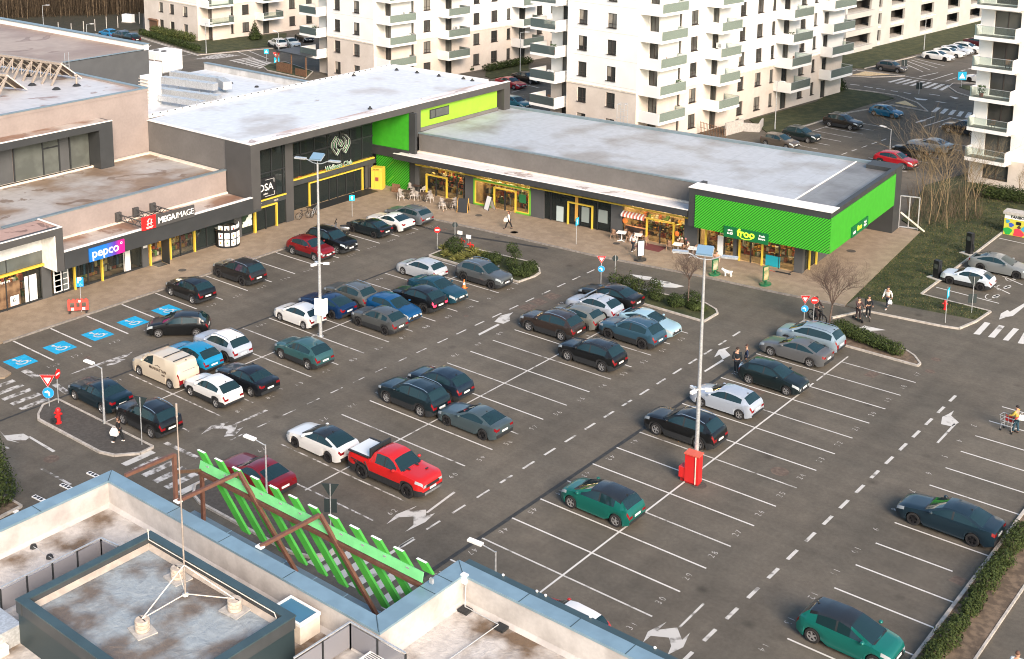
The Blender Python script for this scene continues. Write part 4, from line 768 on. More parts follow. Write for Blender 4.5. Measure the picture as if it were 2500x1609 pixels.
lettering('OSA', 0.92, MT['sign_white'], t, (26.3,-0.145,3.95), X1, Z1, 0.01, 0.006); lettering('salon', 0.26, MT['sign_white'], t, (26.3,-0.145,3.4), X1, Z1)
for q_ in ((((26.3,4.65),(27.3,4.65)),((27.3,4.65),(27.3,4.3))),(((26.2,3.15),(27.3,3.15)),((27.3,3.15),(27.3,3.5)))):
    m = MB()
    for (a_, b_) in q_: m.bar((a_[0],-0.145,a_[1]), (b_[0],-0.145,b_[1]), 0.02, 0.06, up=(0,1,0))
    m.build('outline_mark', MT['sign_white'], t)
t = thing('club_sign', 'green and white club lettering with a flame emblem on the entrance glass', 'sign', EH.location, R(90)); mg = M('sign_green', (0.015,0.16,0.05), 0.4)
lettering('Wellness Club', 0.62, MT['sign_white'], t, (37.2,1.56,3.45), X1, Z1, 0.02, 0.02); lettering('Wellness Club', 0.62, mg, t, (37.2,1.53,3.45), X1, Z1, 0.02, 0.002)
m = MB(); m2 = MB()
for sgn in (-1, 1):
    for pl in (((.5,1.0),(1.0,.4),(1.02,-.1),(.5,-.95),(.12,-.4)),((.3,.78),(.62,.3),(.6,-.15),(.34,-.5)),((.0,.55),(.22,.1),(.02,-.2))):
        pts = [(37.55+sgn*a_*1.15, 1.6, 5.4+b_*0.95) for a_, b_ in pl]
        for a_, b_ in zip(pts[:-1], pts[1:]): m.bar(a_, b_, 0.04, 0.15, up=(0,1,0)); m2.bar((a_[0],1.64,a_[2]), (b_[0],1.64,b_[2]), 0.03, 0.25, up=(0,1,0))
m.build('flame_emblem', mg, t); m2.build('emblem_edge', MT['sign_white'], t)
sg = M('board_green', (0.005,0.13,0.04), 0.4); sl = M('letter_lime', (0.45,0.75,0.03), 0.4, emit=0.6)
t = wall_sign('shop_sign', 'dark green sign with lime lettering and a smile under the striped green front', RW, 32.75, 36.52, 2.45, 3.35, -1.43, sg)
lettering('froo', 0.85, sl, t, (34.65,-1.56,3.0), X1, Z1, 0.02, 0.02); lettering('6-23', 0.26, MT['sign_white'], t, (33.3,-1.56,2.82), X1, Z1, 0.01, 0.01); lettering('zilnic', 0.2, MT['sign_white'], t, (33.3,-1.56,3.08), X1, Z1, 0.01, 0.006); lettering('fresh', 0.24, MT['sign_white'], t, (36.0,-1.56,3.08), X1, Z1, 0.01, 0.008); lettering('bistro', 0.24, MT['sign_white'], t, (36.0,-1.56,2.84), X1, Z1, 0.01, 0.008)
m = MB(); pts = [(34.65+0.55*math.sin(a), -1.56, 2.78-0.22*math.cos(a)) for a in [R(-70)+R(140)*i/10 for i in range(11)]]
for a_, b_ in zip(pts[:-1], pts[1:]): m.bar(a_, b_, 0.03, 0.08, up=(0,1,0))
m.build('smile', sl, t)
t = thing('shop_sign', 'small dark green sign with lime lettering on the plain green side of the corner', 'sign', RW.location, RW.rotation_euler.z); MB().box(41.45, 41.55, 3.4, 7.35, 2.72, 3.6).build('board', sg, t)
lettering('froo', 0.62, sl, t, (41.56,5.2,3.2), (0,1,0), Z1, 0.01, 0.012); lettering('6-23', 0.3, MT['sign_white'], t, (41.56,3.95,3.05), (0,1,0), Z1, 0.01, 0.01); lettering('fresh', 0.26, MT['sign_white'], t, (41.56,6.6,3.3), (0,1,0), Z1, 0.01, 0.008); lettering('bistro', 0.26, MT['sign_white'], t, (41.56,6.6,3.05), (0,1,0), Z1, 0.01, 0.008)
# ================================================================ THE FLAT ROOFED BUILDING IN FRONT
def wrinkled(name, base, dirt, cut, sc):
    m = M(name, base, 0.42, col2=dirt, scale=sc, var=0.10, lo=cut-0.05, hi=cut+0.12, detail=10); t = m.node_tree; b = t.nodes['Principled BSDF']; tc = t.nodes.new('ShaderNodeTexCoord')
    n1 = t.nodes.new('ShaderNodeTexNoise'); n1.inputs['Scale'].default_value = 1.3; n1.inputs['Detail'].default_value = 9; n1.inputs['Roughness'].default_value = 0.62; n1.inputs['Distortion'].default_value = 0.35
    bp = t.nodes.new('ShaderNodeBump'); bp.inputs['Strength'].default_value = 0.55; bp.inputs['Distance'].default_value = 0.22
    t.links.new(tc.outputs['Object'], n1.inputs['Vector']); t.links.new(n1.outputs['Fac'], bp.inputs['Height']); t.links.new(bp.outputs[0], b.inputs['Normal']); return m
MT['membrane_hut'] = wrinkled('wrinkled_grey_membrane', (0.30,0.335,0.35), (0.15,0.12,0.095), 0.47, 0.55)
MT['membrane_low'] = wrinkled('wrinkled_stained_membrane', (0.50,0.47,0.44), (0.14,0.095,0.06), 0.54, 0.55)
mk('membrane_wall', (0.50,0.475,0.45), 0.6, col2=(0.38,0.355,0.335), var=0.05, scale=0.8, bump=0.4, bscale=1.2)
mk('cap_blue', (0.23,0.345,0.41), 0.38, 0.35, var=0.07, scale=1.2)
mk('cap_dark', (0.055,0.092,0.102), 0.42, 0.3, var=0.08, scale=1.2)
mk('brown_steel', (0.135,0.062,0.042), 0.55, var=0.12, scale=5)
mk('slat_green', (0.058,0.33,0.045), 0.45, var=0.06, scale=1.5); mk('mint', (0.17,0.56,0.22), 0.45, var=0.06, scale=2)
FB = thing('flat_roofed_building', 'flat roofed building with blue grey parapet caps in the foreground, wrinkled roof inside', 'building', (0,0,0))
RF, PT = 5.8, 7.0
m = MB(); m.prism([(-13.55,-60),(-13.55,-15.75),(2.6,-15.75),(2.6,-11.05),(24,-11.05),(24,-60)], 0.05, 5.2); m.build('wall', MT['anthracite_panel'], FB)
m = MB(); m.poly([(-13.1,-60,RF),(24,-60,RF),(24,-11.5,RF),(3.2,-11.5,RF),(3.2,-16.2,RF),(-13.1,-16.2,RF)]); m.build('roof', MT['membrane_low'], FB)
def parapet_run(a, b, w_, inward):
    pass
m = MB(); mi = MB(); mc = MB()
# parapet cores
core = [(-13.6,-13.08,-60,-15.68),(-13.08,2.55,-16.2,-15.68),(2.55,3.2,-16.2,-11.0),(3.2,24,-11.48,-11.0)]
for (x0, x1, y0, y1) in core: m.box(x0, x1, y0, y1, 5.2, 6.9)
m.build('parapet', MT['anthracite_panel'], FB)
for (x0, x1, y0, y1) in ((-13.08,-13.05,-60,-16.2),(-13.05,3.2,-16.24,-16.2),(3.2,3.24,-16.2,-11.48),(3.24,24,-11.52,-11.48)): mi.box(x0, x1, y0, y1, RF+0.001, 6.885)
mi.build('parapet_lining', MT['membrane_wall'], FB)
fl = MB()
for p0, p1 in (((-13.05,-60),(-13.05,-16.24)),((-13.05,-16.24),(3.24,-16.24)),((3.24,-16.24),(3.24,-11.52)),((3.24,-11.52),(24,-11.52))):
    d = Vector((p1[0]-p0[0],p1[1]-p0[1],0)).normalized(); n_ = Vector((d.y,-d.x,0)); a = Vector((p0[0],p0[1],0)); b = Vector((p1[0],p1[1],0))
    fl.poly([a+Vector((0,0,RF+0.14)), a+n_*0.16+Vector((0,0,RF+0.004)), b+n_*0.16+Vector((0,0,RF+0.004)), b+Vector((0,0,RF+0.14))])
fl.build('membrane_fillet', MT['membrane_wall'], FB)
def cap(poly, seams):
    mm = MB(); mm.prism(poly, 6.905, PT); o = mm.build('parapet_cap', MT['cap_blue'], FB)
    s_ = MB()
    for a, b in seams: s_.bar((a[0],a[1],PT+0.004), (b[0],b[1],PT+0.004), 0.03, 0.012)
    s_.build('cap_seam', MT['cap_dark'], o)
cap([(-13.72,-60),(-13.02,-60),(-13.02,-16.25),(-13.72,-15.58)], [((-13.72,-19.6),(-13.02,-19.6)),((-13.7,-15.6),(-13.02,-16.27))])
cap([(-13.715,-15.575),(-13.015,-16.255),(3.26,-16.255),(2.48,-15.575)], [((-8.9,-15.6),(-8.9,-16.25)),((-5.6,-15.6),(-5.6,-16.25)),((-1.8,-15.6),(-1.8,-16.25)),((2.48,-15.6),(3.2,-16.25))])
cap([(2.485,-15.57),(3.265,-16.25),(3.265,-11.56),(2.485,-10.88)], [((2.49,-13.2),(3.26,-13.2)),((2.49,-12.2),(3.26,-12.2)),((2.49,-10.9),(3.26,-11.56))])
cap([(2.49,-10.875),(3.27,-11.555),(24,-11.555),(24,-10.875)], [((5.9,-10.88),(5.9,-11.55)),((8.2,-10.88),(8.2,-11.55)),((10.5,-10.88),(10.5,-11.55))])
m = MB(); m.box(2.6, 24, -10.87, -10.36, 6.45, 6.84); m.build('gutter_ledge', MT['cap_dark'], FB)
for x in (4.3,5.9,6.3,8.3,11.0): MB().ell((x, -10.4, 6.87), 0.06, 0.05, 0.05).build('ledge_fixing', MT['sign_white'], FB)
m = MB(); m.box(-11.6, 2.5, -15.67, -12.72, 4.38, 4.58); m.build('entrance_canopy', M('canopy_sheet', (0.135,0.185,0.21), .45, .3, var=.08, scale=1.5), FB)
m = MB(); [m.box(x-0.015, x+0.015, -15.6, -12.73, 4.582, 4.6) for x in (-9,-7.2,-5.4,-3.6,-1.8,0,1.5)]; m.build('canopy_seam', MT['cap_blue'], FB)
# pad stones, rods and cables on the roof
m = MB()
for (r_, c_, x, y) in ((3,0,280,600),(3,0,415,685),(3,0,555,785),(3,1,1830,1130),(3,1,2130,1275)):
    p = T(r_, c_, x, y, RF+0.05); m.lathe([(0,0.14),(0.12,0.13),(0.16,0.0)], (p.x,p.y,RF), n=8) if c_ == 0 else m.obox((p.x,p.y,RF+0.05),(0.22,0,0),(0,0.2,0),(0,0,0.05))
m.build('cable_foot', MT['black_plastic'], FB)
m = MB(); m.path([T(3,0,280,600,RF+0.14),T(3,0,330,630,RF+0.04),T(3,0,370,665,RF+0.04),T(3,0,415,685,RF+0.14),T(3,0,555,785,RF+0.14)], 0.012); m.path([T(3,1,1840,870,6.8),T(3,1,1830,1100,RF+0.12),T(3,1,2110,1250,RF+0.12),T(3,1,1700,1538,RF+0.12)], 0.02); m.build('lightning_cable', MT['galvanised'], FB)
p = T(3,1,1825,850,6.95); MB().box(p.x-0.12,p.x+0.12,p.y-0.1,p.y+0.1,6.7,7.06).build('junction_box', MT['white_paint'], FB)

# roof hut
HT = thing('roof_hut', 'dark clad roof hut with grey metal rim and a wrinkled wet looking membrane top', 'roof hut', (-3.3,-21.1,RF))
hx, hy, hz = 4.22, 3.02, 1.80
m = MB(); m.box(-hx+0.06,hx-0.06,-hy+0.06,hy-0.06,0.003,1.30); m.build('wall', MT['teal_dark'], HT)
m = MB(); m.box(-hx+0.03,-hx+0.35,-hy,hy-0.03,1.28,hz-0.05,0); m.box(hx-0.35,hx-0.03,-hy,hy-0.03,1.28,hz-0.05,0); m.box(-hx+0.351,hx-0.351,hy-0.35,hy-0.03,1.28,hz-0.05,0); m.box(-hx+0.351,hx-0.351,-hy+0.03,-hy+0.35,1.28,hz-0.05,0); m.build('rim_wall', MT['anthracite'], HT)
m = MB()
o_ = [(-hx,-hy),(hx,-hy),(hx,hy),(-hx,hy)]; i_ = [(-hx+0.36,-hy+0.36),(hx-0.36,-hy+0.36),(hx-0.36,hy-0.36),(-hx+0.36,hy-0.36)]
for k in range(4): m.prism([o_[k], o_[(k+1)%4], i_[(k+1)%4], i_[k]], hz-0.05, hz+0.0007*k)
m.build('rim_cap', MT['cap_dark'], HT)
m = MB(); m.poly([(-hx+0.36,-hy+0.36,1.42),(hx-0.36,-hy+0.36,1.42),(hx-0.36,hy-0.36,1.42),(-hx+0.36,hy-0.36,1.42)]); m.build('membrane', MT['membrane_hut'], HT)
m = MB(); m.poly([(-hx+0.36,-hy+0.4,1.56),(-hx+0.58,-hy+0.4,1.425),(-hx+0.58,hy-0.55,1.425),(-hx+0.36,hy-0.36,1.56)]); m.poly([(-hx+0.36,hy-0.36,1.55),(-hx+0.55,hy-0.55,1.424),(hx-0.4,hy-0.55,1.424),(hx-0.4,hy-0.36,1.55)]); m.build('membrane_fillet', M('hut_upstand', (0.42,0.36,0.30), .6, var=.12, scale=2), HT)
m = MB(); m.path([(-hx+0.4,hy-0.42,2.2),(-hx+0.42,hy-0.42,1.85),(-hx+0.46,hy-0.46,1.8),(hx-0.7,hy-0.42,1.8),(hx-0.5,hy-0.5,1.7)], 0.02); m.build('lightning_cable', MT['coping_cream'], HT)
# mast on three stacks of ballast discs
mz = RF+1.42
b3 = [T(3,0,1485,860,mz+0.02), T(3,0,1190,1300,mz+0.02), T(3,0,1960,1130,mz+0.02)]; mb_ = T(3,0,1548,1000,mz+0.12)
MA = thing('lightning_mast', 'thin tall lightning rod held by a tripod on the roof hut', 'lightning rod', (mb_.x,mb_.y,mz+0.1))
top = Vector((-0.28,0.15,7.45)); m = MB(); m.tube((0,0,0), top*0.45, 0.036, 0.032); m.tube(top*0.45, top*0.93, 0.028, 0.024); m.tube(top*0.93, top, 0.04, 0.04); m.build('rod', M('rod_metal', (0.42,0.36,0.31), 0.45, 0.4, var=0.15, scale=8), MA)
for b in b3:
    l = Vector((b.x-mb_.x, b.y-mb_.y, 0.38)); MB().tube(top*0.16, l, 0.022).build('stay', MT['coping_cream'], MA); MB().tube((0,0,0.05), l, 0.022).build('stay', MT['coping_cream'], MA)
MB().lathe([(0.0,0.06),(0.12,0.05),(0.14,0.0)], n=12).build('foot_plate', MT['galvanised'], MA)
mk('ballast', (0.50,0.42,0.34), 0.8, var=0.15, scale=6, bump=0.2)
for b, lb in zip(b3, ('stack of cream ballast discs under the mast, nearest the parapet','stack of cream ballast discs in the middle of the roof hut membrane','stack of cream ballast discs by the right rim of the roof hut')):
    t = thing('ballast_stack', lb, 'ballast weight', (b.x,b.y,mz), random.uniform(-0.3,0.3), 'ballast weights on the roof hut')
    m = MB(); [m.lathe([(0,h0),(0.24,h0),(0.27,h0+0.03),(0.27,h0+0.11),(0.24,h0+0.135),(0,h0+0.135)], n=20) for h0 in (0.05,0.19,0.33)]; m.build('disc_stack', MT['ballast'], t, 35)
    m = MB(); m.box(-0.45,0.45,-0.38,0.38,0.004,0.045); m.build('base_slab', MT['concrete'], t); m = MB(); m.bar((-0.2,0,0.472),(0.2,0.03,0.472),0.03,0.015); m.build('slot', MT['black_plastic'], t)
# glass railings
def railing(label, pts, z0, z1, n):
    o = pts[0]; t = thing('glass_railing', label, 'railing', (o.x,o.y,z0), 0, 'glass railings on the roof'); hh = z1-z0
    for a, b, k in zip(pts[:-1], pts[1:], n):
        a, b = Vector((a.x-o.x,a.y-o.y,0)), Vector((b.x-o.x,b.y-o.y,0)); MB().bar(a+Vector((0,0,hh)), b+Vector((0,0,hh)), 0.06, 0.05).build('top_rail', MT['galvanised'], t)
        for i in range(k+1): q = a.lerp(b, i/k); MB().bar(q, q+Vector((0,0,hh-0.03)), 0.06, 0.05, up=(1,0,0)).build('post', MT['frame_dark'], t)
        for i in range(k): p_, q = a.lerp(b, (i+0.04)/k), a.lerp(b, (i+0.96)/k); MB().bar(p_+Vector((0,0,hh*0.5)), q+Vector((0,0,hh*0.5)), 0.02, hh*0.8).build('glass_panel', MT['rail_glass'], t)
    return t
MT['rail_glass'] = glassm('tinted_rail_glass', (0.62,0.60,0.62), 0.05, 0.30, (0.20,0.20,0.22))
zr = RF+1.1
railing('tinted glass railing beside the roof hut, left one by the long bright roof strip', [T(3,0,0,945,zr), T(3,0,842,528,zr), T(3,0,985,592,zr)], RF, zr, (4,1))
railing('tinted glass railing at the inner corner of the two roofs, right of the hut', [T(3,1,400,1530,zr), T(3,1,872,1228,zr), T(3,1,1335,1490,zr)], RF, zr, (2,2))
p = T(3,1,385,1020,6.6); t = thing('roof_skylight', 'small white framed skylight with blue glass between roof hut and parapet', 'skylight', (p.x,p.y-1.0,RF)); m = MB(); m.box(-0.05,1.5,0.0,1.0,0.0,0.72); m.build('curb', MT['coping_cream'], t); m = MB()
for (x0,x1,y0,y1) in ((-0.08,1.53,-0.03,0.06),(-0.08,1.53,0.94,1.03),(-0.08,0.02,0.061,0.939),(1.43,1.53,0.061,0.939)): m.box(x0,x1,y0,y1,0.722,0.84)
m.build('frame', MT['white_paint'], t); m = MB(); m.box(0.02,1.43,0.06,0.94,0.74,0.80); m.build('glass', M('blue_skylight', (0.06,0.17,0.26), 0.06), t)
p = T(3,1,1120,1500,6.2); t = thing('roof_vent', 'white slotted vent box at the photo bottom beside the glass railing', 'vent', (p.x,p.y,RF), 0.0); m = MB(); m.box(-0.4,0.45,-1.0,0.25,0,0.4); m.build('casing', MT['white_paint'], t); m = MB(); [m.box(-0.3,0.35,-0.8+0.09*i,-0.77+0.09*i,0.401,0.412) for i in range(10)]; m.build('slot', MT['black_plastic'], t); m = MB(); m.tube((0.1,0.2,0.4),(0.1,0.2,0.55),0.05); m.ell((0.1,0.2,0.6),0.09,0.09,0.07); m.build('cap', MT['bark'], t)
p = T(3,0,60,1400,RF); t = thing('roof_unit', 'silver foil wrapped roof unit beside the dark hut at the photo edge', 'roof unit', (p.x-0.6,p.y-0.5,RF)); m = MB(); m.box(-1.4,1.0,-1.2,0.9,0.0,0.75); m.build('casing', MT['galvanised'], t); m = MB(); m.box(0.75,1.25,-1.5,0.2,0,0.35); m.build('duct_box', MT['coping_cream'], t)
# green slat screen
SS = thing('slat_screen', 'bright green slanted slat screen with brown steel frame over the entrance canopy', 'slat screen', (0,-12.8,4.6))
for i in range(12):
    x = -10.85+1.19*i; zb, zt_ = 0.36, 3.18; dx = 2.93; f = min(1.0, (2.2-x)/dx)
    if f < 0.12: f = 0.12
    b = MB(); a0, a1 = Vector((x+dx*f, 0.0, zt_-(zt_-zb)*f)), Vector((x, 0.0, zt_))
    for base in (a0, a1):
        for (u, v) in ((-1,-1),(1,-1),(1,1),(-1,1)): b.v.append(tuple(base+Vector((0.25*u,0,0))+Vector((0,0.06*v,0))))
    for q in ((3,2,1,0),(4,5,6,7),(0,1,5,4),(1,2,6,5),(2,3,7,6),(3,0,4,7)): b.f.append(q); b.m.append(1 if q == (4,5,6,7) else 0)
    o = b.build('slat', [MT['slat_green'], MT['sign_white']], SS)
    MB().box(x+0.5,x+0.66,-0.15,-0.061,2.52,2.72).build('clip', MT['galvanised'], o)
m = MB(); m.obox((-4.2,-0.13,2.60),(6.6,0,0),(0,0.05,0.19),(0,0.03,-0.012)); m.build('mint_beam', MT['mint'], SS)
m = MB(); m.box(-10.8,2.42,-0.28,-0.14,2.2,2.36); m.build('rail', MT['brown_steel'], SS)
for ax, az, fx_, fz in ((-8.01,3.26,-4.5,-0.02),(-3.03,3.19,0.13,0.0)):
    MB().bar((ax,-0.25,az),(fx_,-0.25,fz),0.14,0.16).build('leg', MT['brown_steel'], SS)
for ax, az, (r_, c_, x, y) in ((-8.01,3.24,(3,0,1485,222)),(-3.03,3.17,(3,1,120,602))):
    p = T(r_, c_, x, y, 7.06); q = Vector((p.x, p.y+12.8, 7.07-4.6)); MB().bar((ax,-0.25,az), q, 0.14, 0.14).build('strut', MT['brown_steel'], SS); MB().obox(q, (0.16,0,0), (0,0.12,0), (0,0,0.03)).build('strut_plate', MT['sign_white'], SS)
MB().bar((-10.62,-0.2,-0.02),(-10.62,-0.2,2.28),0.15,0.15).build('post', MT['brown_steel'], SS)
def z_at(base, py):
    lo, hi = base.z, base.z+40
    Mi = _M.transposed()
    for _ in range(50):
        z = (lo+hi)/2; d = Mi @ (Vector((base.x,base.y,z))-CAM_LOC); y = PPY+FPX*d.y/d.z*1.0
        y = PPY-FPX*d.y/(-d.z)
        if y > py: lo = z
        else: hi = z
    return lo
b0 = T(2,0,1469,1440,7.0); zt = z_at(b0, 800+1055*TS); zm = z_at(b0, 800+1205*TS)
GF = thing('steel_portal', 'brown steel post with side beams at the parapet corner left of the green slats', 'steel frame', (b0.x,b0.y,7.0)); MB().bar((0,0,0),(0,0,zt-7.0),0.15,0.15).build('post', MT['brown_steel'], GF)
p = T(2,0,1045,1230,zt); MB().bar((0,0,zt-7.02),(p.x-b0.x,p.y-b0.y,zt-7.02),0.14,0.14).build('beam', MT['brown_steel'], GF)
MB().bar((0,0,zm-7.0),(-10.75-b0.x,-12.95-b0.y,6.95-7.0),0.14,0.14).build('beam', MT['brown_steel'], GF)
# ================================================================ HOUSING BLOCKS
mk('render_white', (0.83,0.82,0.79), 0.85, var=0.03, scale=0.4); mk('render_beige', (0.60,0.53,0.46), 0.9, col2=(0.66,0.59,0.52), var=0.03, scale=0.4, bump=0.05, bscale=60)
mk('balcony_floor', (0.20,0.19,0.17), 0.8, var=0.15, scale=3); MT['win_glass'] = M('window_glass', (0.085,0.09,0.085), 0.06)
_t = MT['win_glass'].node_tree; _oi = _t.nodes.new('ShaderNodeObjectInfo'); _r = _t.nodes.new('ShaderNodeValToRGB'); _t.links.new(_oi.outputs['Random'], _r.inputs[0]); _t.links.new(_r.outputs[0], _t.nodes['Principled BSDF'].inputs['Base Color'])
_r.color_ramp.elements[0].color = (0.03,0.032,0.03,1); _r.color_ramp.elements[1].color = (0.20,0.19,0.165,1)
for _p, _c in ((0.5,(0.06,0.06,0.055,1)),(0.8,(0.11,0.115,0.105,1))): _e = _r.color_ramp.elements.new(_p); _e.color = _c; mk('win_frame', (0.045,0.036,0.032), 0.5); mk('blind', (0.30,0.27,0.22), 0.7, var=0.2, scale=0.6)
MT['balc_glass'] = glassm('balcony_glass', (0.88,0.95,0.92), 0.06, 0.10, (0.34,0.38,0.36))
def wall_holes(m, o, u, n, W_, z0, z1, holes, depth=0.16, mi=0, split=None):
    """a wall face from o along u, outward normal n, with rectangular openings (u0,u1,z0,z1) and their reveals"""
    o, u, n = Vector(o), Vector(u), Vector(n)
    us = sorted({0.0, W_, *[h[0] for h in holes], *[h[1] for h in holes]}); zs = sorted({z0, z1, *[h[2] for h in holes], *[h[3] for h in holes], *([split] if split else [])})
    pt = lambda a, z, d=0: tuple(o+u*a-n*d+Vector((0,0,z)))
    for a, b in zip(us[:-1], us[1:]):
        for c, d in zip(zs[:-1], zs[1:]):
            mu, mz_ = (a+b)/2, (c+d)/2
            if any(h[0] < mu < h[1] and h[2] < mz_ < h[3] for h in holes): continue
            m.poly([pt(a,c),pt(b,c),pt(b,d),pt(a,d)], (1 if split and mz_ < split else mi))
    for h in holes:
        k = 1 if split and h[2] < split-0.5 else mi
        m.poly([pt(h[0],h[2]),pt(h[1],h[2]),pt(h[1],h[2],depth),pt(h[0],h[2],depth)], k); m.poly([pt(h[0],h[3],depth),pt(h[1],h[3],depth),pt(h[1],h[3]),pt(h[0],h[3])], k)
        m.poly([pt(h[0],h[2],depth),pt(h[0],h[3],depth),pt(h[0],h[3]),pt(h[0],h[2])], k); m.poly([pt(h[1],h[2]),pt(h[1],h[3]),pt(h[1],h[3],depth),pt(h[1],h[2],depth)], k)
_win = {}
def win_meshes(w_, h, door=False):
    key = (round(w_,2), round(h,2), door)
    if key not in _win:
        f = MB(); t = 0.07
        f.box(0,t,0,0.06,0,h); f.box(w_-t,w_,0,0.06,0,h); f.box(t,w_-t,0.001,0.06,0,t); f.box(t,w_-t,0.001,0.06,h-t,h)
        if w_ > 0.9: f.box(w_/2-0.04,w_/2+0.04,-0.002,0.06,t,h-t)
        if not door: f.box(t,w_-t,0.002,0.061,h*0.26,h*0.26+0.06); f.box(-0.06,w_+0.06,-0.22,0.0,-0.05,0.0)
        g = MB(); g.box(t*0.8,w_-t*0.8,0.03,0.045,t*0.8,h-t*0.8); b = MB(); b.box(t*0.9,w_*0.46,0.022,0.028,h*0.3,h-t)
        _win[key] = (f.mesh('window_frame', MT['win_frame']), g.mesh('pane', MT['win_glass']), b.mesh('blind', MT['blind']))
    return _win[key]
def window(root, o, u, n, a, z, w_, h, door=False, depth=0.15, blind=False):
    f, g, b = win_meshes(w_, h, door); x, y = Vector(u), -Vector(n)
    fo = put('balcony_door' if door else 'window', f, root); p = Vector(o)+x*a+y*(depth-0.04)+Vector((0,0,z))
    fo.matrix_local = Matrix.Translation(p) @ Matrix((x, y, Vector((0,0,1)))).transposed().to_4x4()
    put('pane', g, fo)
    if blind: put('blind', b, fo)
    return fo
def balcony(root, x0, x1, y0, y1, z, solid, glass, h=1.0, slab=0.32):
    """slab with solid parapets on the sides in `solid` and glass on those in `glass` (S, N, E, W)"""
    m = MB(); m.box(x0,x1,y0,y1,z-slab,z,0); t = 0.12
    if 'S' in solid: m.box(x0,x1,y0,y0+t,z+0.001,z+h)
    if 'N' in solid: m.box(x0,x1,y1-t,y1,z+0.001,z+h)
    if 'E' in solid: m.box(x1-t,x1,y0+t*1.01,y1-t*1.01,z+0.001,z+h)
    if 'W' in solid: m.box(x0,x0+t,y0+t*1.01,y1-t*1.01,z+0.001,z+h)
    o = m.build('balcony', MT['render_white'], root)
    MB().box(x0+t,x1-t,y0+t,y1-t,z+0.001,z+0.012).build('floor', MT['balcony_floor'], o)
    g = MB(); e = 0.05
    if 'S' in glass: g.box(x0+0.03,x1-t,y0+0.02,y0+0.04,z,z+h)
    if 'N' in glass: g.box(x0+0.03,x1-0.03,y1-0.04,y1-0.02,z,z+h)
    if 'E' in glass: g.box(x1-0.04,x1-0.02,y0+t,y1-0.05,z,z+h)
    if 'W' in glass: g.box(x0+0.02,x0+0.04,y0+t,y1-t,z,z+h)
    if g.v: g.build('glass_panel', MT['balc_glass'], o)
    r = MB()
    if 'S' in glass: r.box(x0,x1,y0+0.01,y0+0.05,z+h,z+h+0.04)
    if 'E' in glass: r.box(x1-0.05,x1-0.01,y0,y1,z+h,z+h+0.04)
    if 'N' in glass: r.box(x0,x1,y1-0.05,y1-0.01,z+h,z+h+0.04)
    if r.v: r.build('handrail', MT['galvanised'], o)
    return o
FH = 3.05
